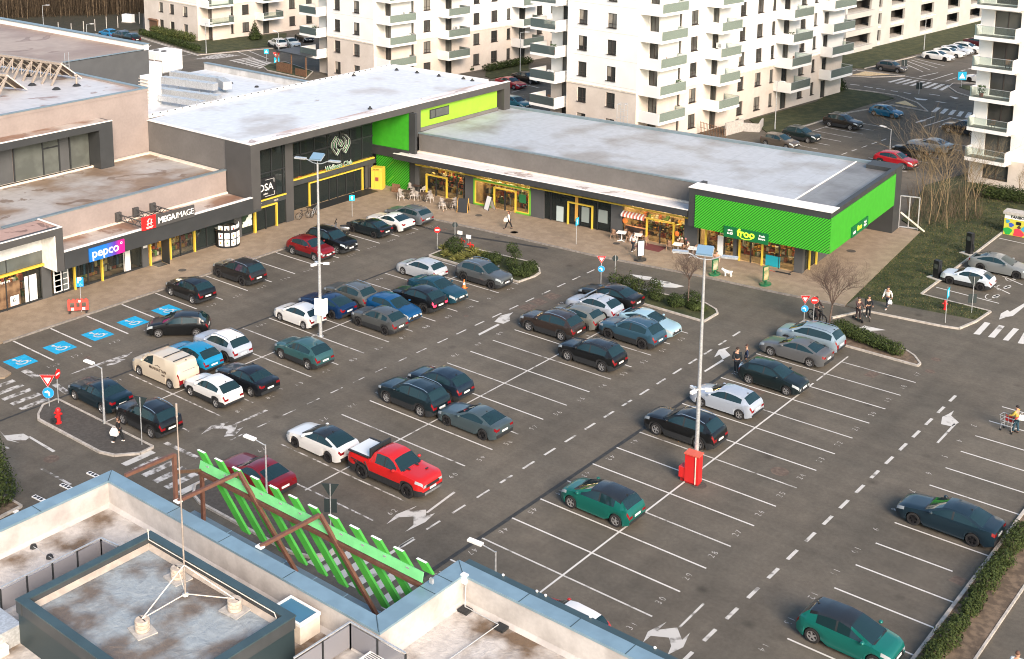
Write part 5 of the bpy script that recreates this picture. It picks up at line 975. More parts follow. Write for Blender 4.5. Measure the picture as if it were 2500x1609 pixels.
def apartment(label, e, d, floors, zsplit=6.0, swloggia=True, ext=0.0, vis=0):
    """housing block whose south-east corner stands at (e, d) in the street frame"""
    p = FW(e, d); t = thing('apartment_building', label, 'apartment block', (p.x,p.y,0), FA); W_, L_ = 15.5+ext, 43.5; H_ = floors*FH+0.9; r = random.Random(int(abs(e)*10))
    S0 = 1.45                                        # corner loggia width
    sx = [-9.95, -5.73] + ([-13.4] if ext else []); ey = [(5.75,0.5,True),(8.1,1.4,False),(18.2,1.3,False),(22.0,1.35,False),(25.4,0.8,False),(32.2,1.3,False),(35.5,0.8,False)]
    hs, he = [], []
    for k in range(floors):
        z = FH*k
        for x in sx: hs.append((x+W_, x+1.28+W_, z+0.83, z+2.50))
        for (y, w_, dr) in ey: he.append((y-2.0, y+w_-2.0, z+(0.85 if not dr else 0.9), z+2.50))
        for (y, w_) in ((11.05+1.4,1.3),(26.55+1.6,1.4),(37.55+0.6,1.2)): he.append((y-2.0, y+w_-2.0, z+0.12 if k else 0.05, z+2.35))
    m = MB(); b0 = 3.3 if swloggia else 0.0
    wall_holes(m, (-W_+b0+ (0.6 if swloggia else 0),0,0), (1,0,0), (0,-1,0), W_-S0-b0-(0.6 if swloggia else 0), 0, H_, [(h[0]-b0-(0.6 if swloggia else 0), h[1]-b0-(0.6 if swloggia else 0), h[2], h[3]) for h in hs], 0.16, 0, zsplit)
    wall_holes(m, (0,2.0,0), (0,1,0), (1,0,0), L_-2.0, 0, H_, he, 0.16, 0, zsplit)
    # loggia walls at the corner (door faces the street) and behind the south west balcony
    wall_holes(m, (-S0,0,0), (0,1,0), (1,0,0), 2.0, 0, H_, [], 0.1, 0, zsplit); wall_holes(m, (-S0,2.0,0), (1,0,0), (0,-1,0), S0, 0, H_, [(0.12,S0-0.12,FH*k+0.1,FH*k+2.4) for k in range(floors)], 0.14, 0, zsplit)
    if swloggia:
        x1 = -W_+b0+0.6; wall_holes(m, (-W_+0.3,1.4,0), (1,0,0), (0,-1,0), b0+0.3, 0, H_, [(1.7,3.4,FH*k+0.1,FH*k+2.4) for k in range(floors)], 0.14, 0, zsplit); m.poly([(x1,0,0),(x1,1.4,0),(x1,1.4,H_),(x1,0,H_)]); m.poly([(-W_+0.3,L_,0),(-W_+0.3,1.4,0),(-W_+0.3,1.4,H_),(-W_+0.3,L_,H_)])
    else: m.poly([(-W_,L_,0),(-W_,0,0),(-W_,0,H_),(-W_,L_,H_)])
    m.poly([(0,L_,0),(-W_,L_,0),(-W_,L_,H_),(0,L_,H_)]); m.poly([(-W_,1.5,H_),(0,1.5,H_),(0,L_,H_),(-W_,L_,H_)])
    m.build('wall', [MT['render_white'], MT['render_beige']], t)
    m = MB(); m.box(-W_+b0+0.6,-S0,-0.07,-0.002,zsplit-0.09,zsplit+0.09); m.box(0.002,0.07,2.0,L_,zsplit-0.09,zsplit+0.09); m.build('cornice', MT['coping_cream'], t)
    m = MB()
    for k in range(2, floors): m.box(0.001,0.012,8,L_,FH*k+0.3-0.02,FH*k+0.3+0.01); m.box(-W_+b0+0.6,-S0,-0.012,-0.001,FH*k+0.3-0.02,FH*k+0.3+0.01)
    m.build('render_joint', MT['render_beige'], t)
    for k in range(floors):
        z = FH*k
        for x in sx: window(t, (0,0,0), (1,0,0), (0,-1,0), x, z+0.83, 1.28, 1.67, blind=r.random() < 0.4)
        for (y, w_, dr) in ey: window(t, (0,0,0), (0,1,0), (1,0,0), y, z+(0.85 if not dr else 0.9), w_, 1.65 if not dr else 1.6, blind=r.random() < 0.3)
        for (y, w_) in ((11.05+1.4,1.3),(26.55+1.6,1.4),(37.55+0.6,1.2)): window(t, (0,0,0), (0,1,0), (1,0,0), y, z+0.12 if k else 0.05, w_, 2.23 if k else 2.3, True)
        window(t, (-S0,2.0,0), (1,0,0), (0,-1,0), 0.12, z+0.1, S0-0.24, 2.3, True)
        if swloggia: window(t, (-W_+0.3,1.4,0), (1,0,0), (0,-1,0), 1.7, z+0.1, 1.7, 2.3, True)
        if k >= 1:
            balcony(t, -S0, 1.45, 0.35, 5.4, z, 'S', 'EN'); balcony(t, 0.0, 2.2, 10.9, 15.3, z, 'S', 'EN'); balcony(t, 0.0, 2.4, 26.4, 31.2, z, 'S', 'EN'); balcony(t, 0.0, 1.7, 37.5, 43.3, z, 'S', 'EN')
            if swloggia: balcony(t, -W_-0.5, -W_+b0+0.1, -1.6, 1.4, z, 'EW', 'S')
    return t
AC_ = apartment('white apartment block beyond the right shop roof, the largest in view, with stacked glass balconies', -16.75, -13.3, 6)
AB_ = apartment('white and beige apartment block in the middle distance behind the entrance hall roof', -62.1, -12.6, 6)
AA_ = apartment('white and beige apartment block farthest to the left, beside the far street', -111.4, -8.8, 4, swloggia=False, ext=2.9)
# tower on the right, seen from its balconied end
p = FW(14.25, -1.2); TW = thing('apartment_building', 'white apartment tower with wide glazed balconies at the right photo edge', 'apartment block', (p.x,p.y,0), FA)
m = MB(); hs = [(1.3,3.85,0.8,2.35)]+[(1.3,3.85,FH*k+0.05,FH*k+2.4) for k in range(1,8)]; wall_holes(m, (0,0,0), (1,0,0), (0,-1,0), 18, 0, 25.4, hs, 0.3, 0, 3.0)
m.poly([(0,30,0),(0,0,0),(0,0,25.4),(0,30,25.4)]); m.poly([(18,0,0),(18,30,0),(18,30,25.4),(18,0,25.4)]); m.poly([(0,0,25.4),(18,0,25.4),(18,30,25.4),(0,30,25.4)]); m.build('wall', [MT['render_white'], MT['render_beige']], TW)
window(TW, (0,0,0), (1,0,0), (0,-1,0), 1.3, 0.8, 2.55, 1.55, depth=0.28)
for k in range(1, 8):
    window(TW, (0,0,0), (1,0,0), (0,-1,0), 1.3, FH*k+0.05, 2.55, 2.35, True, 0.28); balcony(TW, 0.1, 4.05, -1.55, 0.0, FH*k, 'EW', 'S', 1.0, 0.36)
# open parking deck on the right
p = FW(-31.0, 57.4); PG = thing('parking_garage', 'grey white parking garage with dark open window bays behind the lawn', 'parking garage', (p.x,p.y,0), FA); mk('garage_white', (0.44,0.43,0.40), 0.85, var=0.04, scale=0.5)
m = MB(); hs = []; GHh = 2.78
bays = [(0.6,8.3),(10.9,12.0),(15.2,20.1),(26.1,31.0),(36.5,41.4),(46,51)]
for k in range(6):
    for (a, b) in bays: hs.append((a, b, k*GHh+0.93, k*GHh+2.72))
wall_holes(m, (0,0,0), (0,1,0), (1,0,0), 58, 0, 17.3, hs, 0.35)
wall_holes(m, (-22,0,0), (1,0,0), (0,-1,0), 22, 0, 17.3, [(12,21.6,k*GHh+0.93,k*GHh+2.72) for k in range(6)], 0.35); m.poly([(-22,0,17.3),(0,0,17.3),(0,58,17.3),(-22,58,17.3)]); m.build('wall', MT['garage_white'], PG)
m = MB(); m.box(-21.5,-2.2,2.2,57,0.05,17.0); m.build('interior_shade_box', MT['room_dark'], PG)  # solid dark box added in place of the shade inside the open decks
for k in range(6): MB().box(-21.9,-0.4,0.4,57.8,k*GHh+0.70,k*GHh+0.92).build('deck', MT['concrete'], PG)
for k in range(6):
    for (a, b) in bays[1:]: MB().box(0.002,0.06,a+0.2,b-0.2,k*GHh+0.35,k*GHh+0.62).build('sill_panel', MT['white_paint'], PG)
    m = MB(); m.box(-9.5,0.55,-0.55,-0.002,k*GHh+0.05,k*GHh+0.9); m.box(0.002,0.55,-0.001,8.4,k*GHh+0.05,k*GHh+0.9); m.build('deck_parapet', MT['garage_white'], PG)
# ================================================================ VEHICLES
MT['paint'] = paintm('car_paint'); MT['paint_flat'] = paintm('car_paint_solid', 0.0)
MT['car_glass'] = M('car_glass', (0.010,0.028,0.033), 0.04); MT['car_glass'].node_tree.nodes['Principled BSDF'].inputs['IOR'].default_value = 1.6; mk('tyre', (0.016,0.016,0.017), 0.9); mk('rim_silver', (0.45,0.46,0.47), 0.3, 0.7); mk('rim_black', (0.02,0.02,0.022), 0.35, 0.3)
mk('lamp_clear', (0.36,0.40,0.42), 0.1, spec=0.8); mk('lamp_red', (0.20,0.006,0.010), 0.2, spec=0.6); mk('lamp_red_on', (0.9,0.02,0.05), 0.3, emit=1.6); mk('plate', (0.75,0.75,0.72), 0.5); mk('chrome', (0.6,0.62,0.63), 0.2, 0.9); mk('roof_black', (0.016,0.018,0.02), 0.15, spec=0.7); mk('roof_white_car', (0.75,0.74,0.72), 0.25)
def lerp(a, b, t): return a+(b-a)*t
def interp(pts, x):
    if x <= pts[0][0]: return pts[0][1]
    for (x0, y0), (x1, y1) in zip(pts[:-1], pts[1:]):
        if x <= x1: return y0 if x1 == x0 else lerp(y0, y1, (x-x0)/(x1-x0))
    return pts[-1][1]
def sinterp(pts, x):                                   # monotone-ish smooth version of interp
    return 0.5*interp(pts, x)+0.25*(interp(pts, x-0.07)+interp(pts, x+0.07))
SP = {}
def spec(k, **a): SP[k] = a
spec('sedan', L=4.72, W=1.83, H=1.45, R=0.33, xf=0.92, xr=3.74, top=[(0,.66),(.06,.76),(.35,.86),(1.3,.99),(1.42,1.01),(2.2,1.38),(2.6,1.45),(3.1,1.43),(3.5,1.35),(4.12,1.09),(4.62,1.05),(4.72,.98)], cowl=1.42, rs=2.2, re=3.45, rg=4.12, b0=.98, b1=1.02, gs0=1.75, gs1=3.95, pil=(2.75,), trunk=True)
spec('coupe', L=4.58, W=1.86, H=1.40, R=0.34, xf=0.85, xr=3.62, top=[(0,.62),(.06,.72),(.35,.83),(1.4,.95),(1.52,.97),(2.3,1.34),(2.7,1.40),(3.1,1.37),(3.5,1.27),(4.1,1.05),(4.48,1.03),(4.58,.95)], cowl=1.52, rs=2.3, re=3.3, rg=4.1, b0=.94, b1=1.0, gs0=1.85, gs1=3.55, pil=(), trunk=True)
spec('fastback', L=4.62, W=1.84, H=1.45, R=0.34, xf=0.9, xr=3.65, top=[(0,.64),(.06,.74),(.35,.85),(1.25,.97),(1.35,.99),(2.2,1.38),(2.6,1.45),(3.1,1.43),(3.6,1.34),(4.35,1.06),(4.55,1.0),(4.62,.9)], cowl=1.35, rs=2.2, re=3.3, rg=4.3, b0=.97, b1=1.02, gs0=1.7, gs1=3.95, pil=(2.75,), trunk=True)
spec('hatch', L=4.22, W=1.79, H=1.49, R=0.315, xf=0.83, xr=3.43, top=[(0,.64),(.06,.76),(.3,.88),(1.0,1.0),(1.1,1.02),(1.9,1.42),(2.3,1.49),(3.1,1.46),(3.65,1.39),(4.0,1.08),(4.14,1.0),(4.22,.8)], cowl=1.1, rs=1.9, re=3.6, rg=4.02, b0=.98, b1=1.04, gs0=1.45, gs1=3.5, pil=(2.45,))
spec('ev_hatch', L=4.26, W=1.81, H=1.56, R=0.35, xf=0.72, xr=3.48, top=[(0,.72),(.06,.86),(.3,.97),(.78,1.05),(.85,1.07),(1.85,1.49),(2.4,1.56),(3.2,1.52),(3.75,1.44),(4.06,1.12),(4.18,1.0),(4.26,.82)], cowl=.85, rs=1.85, re=3.7, rg=4.08, b0=1.02, b1=1.06, gs0=1.3, gs1=3.35, pil=(2.45,))
spec('suv', L=4.55, W=1.87, H=1.68, R=0.36, xf=0.88, xr=3.62, top=[(0,.80),(.06,.94),(.3,1.03),(1.15,1.12),(1.28,1.14),(1.98,1.58),(2.4,1.68),(3.4,1.66),(3.95,1.57),(4.36,1.18),(4.48,1.08),(4.55,.86)], cowl=1.28, rs=1.98, re=3.9, rg=4.36, b0=1.09, b1=1.16, gs0=1.65, gs1=3.85, pil=(2.62,), clad=True, rails=True)
spec('crossover', L=4.32, W=1.81, H=1.60, R=0.345, xf=0.85, xr=3.47, top=[(0,.76),(.06,.9),(.3,1.0),(1.1,1.09),(1.2,1.11),(1.9,1.52),(2.3,1.60),(3.1,1.57),(3.65,1.48),(4.12,1.14),(4.24,1.06),(4.32,.84)], cowl=1.2, rs=1.9, re=3.55, rg=4.12, b0=1.06, b1=1.13, gs0=1.55, gs1=3.6, pil=(2.5,), clad=True)
spec('bigsuv', L=4.72, W=1.9, H=1.70, R=0.37, xf=0.9, xr=3.70, top=[(0,.82),(.06,.96),(.3,1.05),(1.2,1.14),(1.32,1.16),(2.05,1.60),(2.5,1.70),(3.7,1.68),(4.2,1.60),(4.52,1.2),(4.65,1.08),(4.72,.86)], cowl=1.32, rs=2.05, re=4.15, rg=4.54, b0=1.1, b1=1.15, gs0=1.7, gs1=4.15, pil=(2.72,3.55), clad=True, rails=True)
spec('wagon', L=4.75, W=1.83, H=1.48, R=0.335, xf=0.9, xr=3.72, top=[(0,.66),(.06,.76),(.35,.87),(1.28,.99),(1.4,1.01),(2.15,1.40),(2.6,1.48),(3.6,1.46),(4.2,1.38),(4.55,1.08),(4.68,1.0),(4.75,.8)], cowl=1.4, rs=2.15, re=4.1, rg=4.56, b0=.98, b1=1.03, gs0=1.75, gs1=4.1, pil=(2.7,3.55), rails=True)
spec('mpv', L=4.4, W=1.77, H=1.62, R=0.32, xf=0.8, xr=3.5, top=[(0,.72),(.06,.86),(.3,.96),(.85,1.06),(.92,1.08),(1.8,1.54),(2.3,1.62),(3.5,1.60),(3.95,1.53),(4.24,1.15),(4.34,1.05),(4.4,.84)], cowl=.92, rs=1.8, re=3.9, rg=4.26, b0=1.03, b1=1.07, gs0=1.3, gs1=3.95, pil=(2.3,3.2), rails=True)
spec('mini', L=3.62, W=1.66, H=1.50, R=0.29, xf=0.68, xr=2.98, top=[(0,.7),(.06,.84),(.3,.95),(.75,1.02),(.82,1.04),(1.5,1.42),(1.9,1.5),(2.7,1.46),(3.15,1.38),(3.45,1.06),(3.56,.95),(3.62,.78)], cowl=.82, rs=1.5, re=3.1, rg=3.46, b0=1.0, b1=1.06, gs0=1.15, gs1=2.75, pil=())
spec('van', L=4.95, W=1.92, H=1.90, R=0.335, xf=0.9, xr=4.05, top=[(0,.80),(.06,.94),(.3,1.04),(.95,1.20),(1.05,1.22),(1.75,1.76),(2.1,1.87),(3.0,1.90),(4.5,1.86),(4.72,1.80),(4.86,1.2),(4.92,1.05),(4.95,.8)], cowl=1.05, rs=1.75, re=4.73, rg=4.87, b0=1.16, b1=1.20, gs0=1.4, gs1=2.35, pil=(), noback=True)
spec('pickup', L=5.38, W=2.0, H=1.88, R=0.42, xf=1.0, xr=4.27, top=[(0,1.0),(.06,1.14),(.3,1.22),(1.4,1.28),(1.5,1.3),(2.1,1.78),(2.5,1.88),(3.2,1.87),(3.5,1.80),(3.72,1.32),(3.8,1.30),(5.3,1.30),(5.38,1.2)], cowl=1.5, rs=2.1, re=3.48, rg=3.72, b0=1.24, b1=1.27, gs0=1.85, gs1=3.3, pil=(2.65,), trunk=True, clad=True, gc=.3)
_cars = {}
def wheel_meshes(Rr, dark):
    key = (Rr, dark)
    if key in _cars: return _cars[key]
    t = MB(); w_ = 0.11; t.lathe([(Rr*0.66,-w_),(Rr*0.93,-w_),(Rr,-w_*0.7),(Rr,w_*0.7),(Rr*0.93,w_),(Rr*0.66,w_)], axis='y', n=26)
    r = MB(); r.lathe([(Rr*0.67,0.06),(Rr*0.67,0.105),(Rr*0.60,0.105),(Rr*0.56,0.07)], axis='y', n=26); r.disc((0,0.045,0), Rr*0.66, (0,1,0), 22, 1)
    for k in range(5):
        a = 2*math.pi*k/5+0.3; d = Vector((math.cos(a),0,math.sin(a))); r.bar(Vector((0,0.085,0)), d*(Rr*0.60)+Vector((0,0.09,0)), Rr*0.20, 0.035, 0, up=(0,1,0))
    r.lathe([(0,0.11),(Rr*0.14,0.11),(Rr*0.16,0.08)], axis='y', n=10)
    rm = MT['rim_black'] if dark else MT['rim_silver']
    _cars[key] = (t.mesh('tyre', MT['tyre'], 40), r.mesh('rim', [rm, MT['rim_black']], 30)); return _cars[key]
def car_meshes(kind, roofm=None):
    key = (kind, roofm)
    if key in _cars: return _cars[key]
    s = SP[kind]; L_, W_, H_ = s['L'], s['W'], s['H']; hw = W_/2; gc = s.get('gc', .2); Rw = s['R']; Ra = Rw*1.13; clad = s.get('clad')
    xs = {0, .03, .09, .18, .30, .45, .6, L_-.6, L_-.42, L_-.26, L_-.14, L_-.05, L_, s['cowl'], s['rs'], s['re'], s['rg'], s['gs0'], s['gs1']}
    for p_ in s['pil']: xs |= {p_-.045, p_+.045}
    for a in (s['xf'], s['xr']): xs |= {a+Ra*q for q in (-1.0,-.92,-.72,-.4,0,.4,.72,.92,1.0)}
    for i in range(5): xs.add(lerp(s['cowl'], s['rs'], i/4)); xs.add(lerp(s['rs'], s['re'], i/4)); xs.add(lerp(s['re'], s['rg'], i/4))
    xs = sorted(xs); xs = [x for i, x in enumerate(xs) if i == 0 or x-xs[i-1] > 0.012]
    def near(v): return min(range(len(xs)), key=lambda i: abs(xs[i]-v))
    rings = []
    for x in xs:
        zt = sinterp(s['top'], x) if 0.1 < x < L_-0.1 else interp(s['top'], x)
        w_ = hw*(1-0.20*(1-min(x/.55,1))**2.2)*(1-0.12*(1-min((L_-x)/.5,1))**2.2)
        zb = gc+0.10*(1-min(x/.3,1))+0.14*(1-min((L_-x)/.35,1)); za = zb
        for a in (s['xf'], s['xr']):
            dx = abs(x-a)
            if dx < Ra: za = max(za, Rw+math.sqrt(max(Ra*Ra-dx*dx, 0)))
        cab = s['cowl'] < x < s['rg']
        bl = lerp(s['b0'], s['b1'], (x-s['cowl'])/(s['rg']-s['cowl'])) if cab else zt-0.045
        bl = min(bl, zt-0.02)
        t = max(0, min(1, (zt-bl-0.03)/(H_-lerp(s['b0'],s['b1'],.5)-0.05))) if cab else 0
        rh = hw*(0.74 if kind not in ('van',) else 0.84)*(w_/hw)
        y7, z7 = lerp(w_-.11, rh, t), lerp(bl+.008, zt-.10, t)
        sh = bl-.15; zm = lerp(za, sh, .5)
        zm = max(zm, za+.02); sh = max(sh, zm+.02); bl = max(bl, sh+.02); z7 = max(z7, bl+.004)
        rings.append([(0,zb),(w_-.28,zb),(w_-.27,za),(w_-.035,za),(w_,zm),(w_-.012,sh),(w_-.055,bl),(y7,z7),(y7-lerp(.05,.06,t),lerp(zt-.012,zt-.035,t)),(y7*.55,zt-.004),(0,zt+(.012 if not cab else .018))])
    nR = 11; i_c, i_rs, i_re, i_rg = near(s['cowl']), near(s['rs']), near(s['re']), near(s['rg']); i_g0, i_g1 = near(s['gs0']), near(s['gs1'])
    pil = [near(p_-.045) for p_ in s['pil']]
    parts = {k: MB() for k in ('body','windscreen','rear_window','side_window_l','side_window_r','headlight_l','headlight_r','taillight_l','taillight_r')}
    X = lambda i: L_/2-xs[i]                           # nose points to +x
    for sg in (1, -1):
        for i in range(len(xs)-1):
            for j in range(nR-1):
                q = [(X(i),sg*rings[i][j][0],rings[i][j][1]),(X(i+1),sg*rings[i+1][j][0],rings[i+1][j][1]),(X(i+1),sg*rings[i+1][j+1][0],rings[i+1][j+1][1]),(X(i),sg*rings[i][j+1][0],rings[i][j+1][1])]
                if sg > 0: q = q[::-1]
                k, mi = 'body', 0; sd = 'l' if sg > 0 else 'r'
                if j <= 2: mi = 1 if j < 2 else (1 if clad else 0)
                if j == 3 and clad: mi = 1
                if j == 6 and i_g0 <= i < i_g1:
                    if i in pil: mi = 1
                    else: k = 'side_window_'+sd
                elif j == 6 and i_g1 <= i < i_re: mi = 0
                if j in (8, 9):
                    if i_c <= i < i_rs: k = 'windscreen'
                    elif i_re <= i < i_rg and not s.get('noback'): k = 'rear_window'
                if j == 7 and i_c <= i < i_rs: mi = 0
                if roofm and j >= 8 and i_rs <= i < i_re: mi = 2
                if roofm and j == 7 and i_rs <= i < i_re: mi = 2
                if j == 5 and 0.03 <= xs[i] < 0.44: k = 'headlight_'+sd
                if j == 5 and xs[i] >= L_-.17: k = 'taillight_'+sd
                parts[k].poly(q, mi)
    # nose and tail closures, five columns wide
    for (i, fr) in ((0, True), (len(xs)-1, False)):
        cols = [-1, -.62, 0, .62, 1]
        for j in range(2, nR-1):
            for c in range(4):
                a, b = rings[i][j], rings[i][j+1]
                q = [(X(i),cols[c]*a[0],a[1]),(X(i),cols[c+1]*a[0],a[1]),(X(i),cols[c+1]*b[0],b[1]),(X(i),cols[c]*b[0],b[1])]
                if not fr: q = q[::-1]
                k, mi = 'body', 0
                if j == 3 and (clad or not fr): mi = 1
                if j == 2: mi = 1
                if j == 5 and c in (0, 3): k = ('headlight_' if fr else 'taillight_')+('l' if c == 3 else 'r')
                if j == 4 and c in (0, 3) and not fr and kind in ('mpv','van'): k = 'taillight_'+('l' if c == 3 else 'r')
                parts[k].poly(q, mi)
    b = parts['body']; zt0 = interp(s['top'], 0)
    b.box(L_/2-.02, L_/2+.012, -W_*.27, W_*.27, zt0-.24, zt0-.07, 1); b.box(L_/2-.02, L_/2+.008, -W_*.34, W_*.34, gc+.13, gc+.26, 1)
    b.box(-L_/2-.012, -L_/2+.05, -W_*.36, W_*.36, gc+.15, gc+.30, 1)
    b.box(L_/2-s['cowl']-.10, L_/2-s['cowl']+.06, -W_*.36, W_*.36, interp(s['top'], s['cowl'])-.03, interp(s['top'], s['cowl'])+.004, 1)
    for px_ in (s['pil'][:1] or [(s['gs0']+s['gs1'])/2]):   # door handles and sill
        for q in (px_+.18, px_+1.05):
            for sg in (1,-1): b.box(L_/2-q-.14, L_/2-q, sg*(hw-.012)-.012, sg*(hw-.012)+.012, lerp(s['b0'],s['b1'],.5)-.16, lerp(s['b0'],s['b1'],.5)-.125, 0)
    mats = [MT['paint'], MT['black_plastic'], roofm and MT[roofm] or MT['paint']]; out = {}
    for k, mb in parts.items():
        if not mb.v: continue
        base = k.rsplit('_', 1)[0] if k[-2:] in ('_l','_r') else k
        mt = mats if k == 'body' else [MT['car_glass']]*3 if 'win' in k else [MT['lamp_clear']]*3 if 'head' in k else [MT['lamp_red']]*3
        me = mb.mesh(base, mt)
        bm = bmesh.new(); bm.from_mesh(me); bmesh.ops.remove_doubles(bm, verts=bm.verts, dist=0.0015); bm.to_mesh(me); bm.free()
        me.polygons.foreach_set('use_smooth', [True]*len(me.polygons)); me.set_sharp_from_angle(angle=R(32)); out[k] = (base, me)
    m = MB(); zz = interp(s['top'], s['cowl'])+.03; xm = L_/2-s['cowl']-.36
    m.ell((xm, hw+.09, zz+.03), .10, .11, .075); out['mirror_l'] = ('wing_mirror', m.mesh('wing_mirror', MT['paint'], 60)); m = MB(); m.ell((xm, -hw-.09, zz+.03), .10, .11, .075); out['mirror_r'] = ('wing_mirror', m.mesh('wing_mirror', MT['paint'], 60))
    for nm, xx, zz, in (('front', L_/2+.02, gc+.31), ('rear', -L_/2-.012, (gc+.42 if not s.get('trunk') else .62) if kind != 'pickup' else .75)):
        m = MB(); m.box(xx-.01, xx+.008, -.26, .26, zz, zz+.115); out['plate_'+nm] = ('number_plate', m.mesh('number_plate', MT['plate']))
    if s.get('rails'):
        for sg, nm in ((1,'l'),(-1,'r')):
            m = MB(); ps = [(L_/2-x, sg*hw*.70, sinterp(s['top'], x)+(.035 if 0 < k < 6 else -.01)) for k, x in enumerate([lerp(s['rs']+.15, s['re']-.05, q/6) for q in range(7)])]; m.path(ps, .02, 6); out['rail_'+nm] = ('roof_rail', m.mesh('roof_rail', MT['chrome'] if roofm != 'roof_black' else MT['black_plastic'], 50))
    m = MB(); xa = L_/2-s['re']+.12; za = sinterp(s['top'], s['re']-.12); m.v += [(xa+.1,0,za),(xa-.08,.03,za),(xa-.08,-.03,za),(xa-.09,0,za+.09)]; m.f += [(0,1,3),(0,3,2),(1,2,3)]; m.m += [0,0,0]; out['fin'] = ('antenna_fin', m.mesh('antenna_fin', MT['black_plastic']))
    _cars[key] = out; return out
def car(kind, label, x, y, face, col, name='parked_car', roofm=None, dark=False, group='cars parked in the shopping centre car park', tail_on=False, sc=1.0, cat='car', z=0.0):
    """face: heading in degrees, 0 = +X, 180 = -X"""
    rr = random.Random(label); s = SP[kind]
    t = thing(name, label, cat, (x,y,z), R(face+rr.uniform(-1.2,1.2)), group); t.scale = (sc,sc,sc)
    for k, (base, me) in car_meshes(kind, roofm).items():
        o = put(base, me, t); o.color = (*col, 1)
        if 'taillight' in k and tail_on: o.material_slots[0].link = 'OBJECT'; o.material_slots[0].material = MT['lamp_red_on']
    ty, ri = wheel_meshes(s['R'], dark); hw = s['W']/2
    for a in (s['xf'], s['xr']):
        for sg in (1, -1):
            w_ = put('wheel', ty, t); w_.location = (s['L']/2-a, sg*(hw-.135), s['R']); w_.rotation_euler = (0, rr.uniform(0,6), 0 if sg > 0 else math.pi); put('rim', ri, w_)
    return t
# colours (real paint values)
BLK=(.008,.009,.010); NVY=(.006,.020,.030); DGR=(.035,.04,.042); GRY=(.085,.09,.095); MGR=(.16,.17,.18); SLV=(.36,.38,.40); WHT=(.78,.78,.76); PALE=(.36,.46,.52); RED=(.62,.018,.018); MAR=(.19,.008,.016); BLU=(.005,.07,.19); BBL=(.008,.24,.44); TEAL=(.015,.15,.14); GRN=(.006,.125,.10); BRN=(.035,.025,.021); SBL=(.035,.085,.125); DBL=(.012,.038,.048); CRM=(.66,.57,.44)
W_, E_ = 180, 0
def yb(k, off=0.1): return 2.5*k+1.25+off             # centre of the bay above line k
# row along the shops
car('crossover','dark red crossover facing the camera in the row along the left shops, nose out', -42.45, 24.2, E_, (.20,.008,.012), dark=False)
car('bigsuv','black sport utility vehicle parked nose out between the dark red crossover and the scooter', -42.5, 26.7, E_, BLK)
car('sedan','dark sedan with blue black paint parked beside the scooter, tail out', -42.8, 31.7, W_, (.012,.018,.022), dark=True, sc=.93)
car('coupe','white fastback coupe between the dark sedan and the grey wagon by the cafe', -42.6, 34.2, W_, WHT, dark=True)
car('wagon','grey estate car at the end of the row beside the cafe tables', -42.6, 36.7, W_, (.13,.145,.155))
car('bigsuv','black seven seat car with roof rails, second from the blue bays by the shops', -42.7, 16.6, W_, (.020,.020,.020), dark=True)
car('crossover','black crossover beside the first blue wheelchair bay', -42.5, 11.55, W_, BLK, dark=False)
car('hatch','black hatchback driving along the aisle in front of the blue bays', -37.6, 6.6, -137, BLK, name='moving_car', sc=1.02)
# row C
car('suv','pale silver blue sport utility vehicle beside the bright blue crossover', -32.5, 6.3, W_, (.42,.47,.54), dark=True, sc=.98, roofm='roof_white_car')
car('crossover','bright blue crossover between the cream van and the pale silver one', -32.5, 3.85, W_, BBL, dark=True, sc=.98)
vn = car('van','cream delivery van with black roof bars and brown company lettering', -32.3, 1.35, W_, CRM, name='delivery_van', cat='van')
car('sedan','dark blue sedan beside the asphalt traffic island, nearest the red hydrant', -32.5, -3.55, W_, NVY, sc=1.01)
car('suv','black sport utility vehicle beside the traffic island where the woman with a bag walks', -27.55, -3.55, W_, BLK, sc=.98)
car('crossover','white crossover in front of the cream van', -27.6, 1.45, W_, WHT, sc=.95)
car('sedan','black sedan next to the white crossover', -27.3, 3.95, W_, (.010,.012,.016), sc=.98)
car('crossover','dark teal crossover alone in its row behind the tall lamp pole', -27.45, 9.1, W_, (.035,.10,.105), sc=1.0)
car('hatch','small white hatchback by the tall lamp pole with the white notice box', -32.6, 13.6, W_, WHT, sc=.96)
car('fastback','deep blue fastback between the white hatchback and the grey green one', -32.5, 16.3, W_, (.006,.028,.085), dark=True)
car('suv','grey green sport utility vehicle beside the deep blue fastback', -32.45, 18.75, W_, (.10,.105,.10), sc=.97, dark=True)
car('hatch','silver hatchback at the planted island', -32.2, 26.6, W_, (.44,.47,.50))
car('suv','dark grey sport utility vehicle parked nose out beside the planted island', -27.5, 28.7, E_, (.085,.095,.10), dark=True)
car('sedan','dark blue sedan parked nose out next to the orange cone', -28.3, 24.0, E_, (.012,.055,.085), sc=1.02)
car('crossover','black crossover with glowing red light bar', -28.1, 21.5, W_, BLK, dark=True, tail_on=True, sc=1.03)
car('hatch','blue hatchback parked nose out beside the black crossover with the light bar', -28.2, 18.9, E_, BLU, sc=1.02)
car('crossover','grey crossover with black wheels behind the tall lamp pole', -27.5, 16.6, W_, (.075,.08,.08), dark=True, sc=.98)
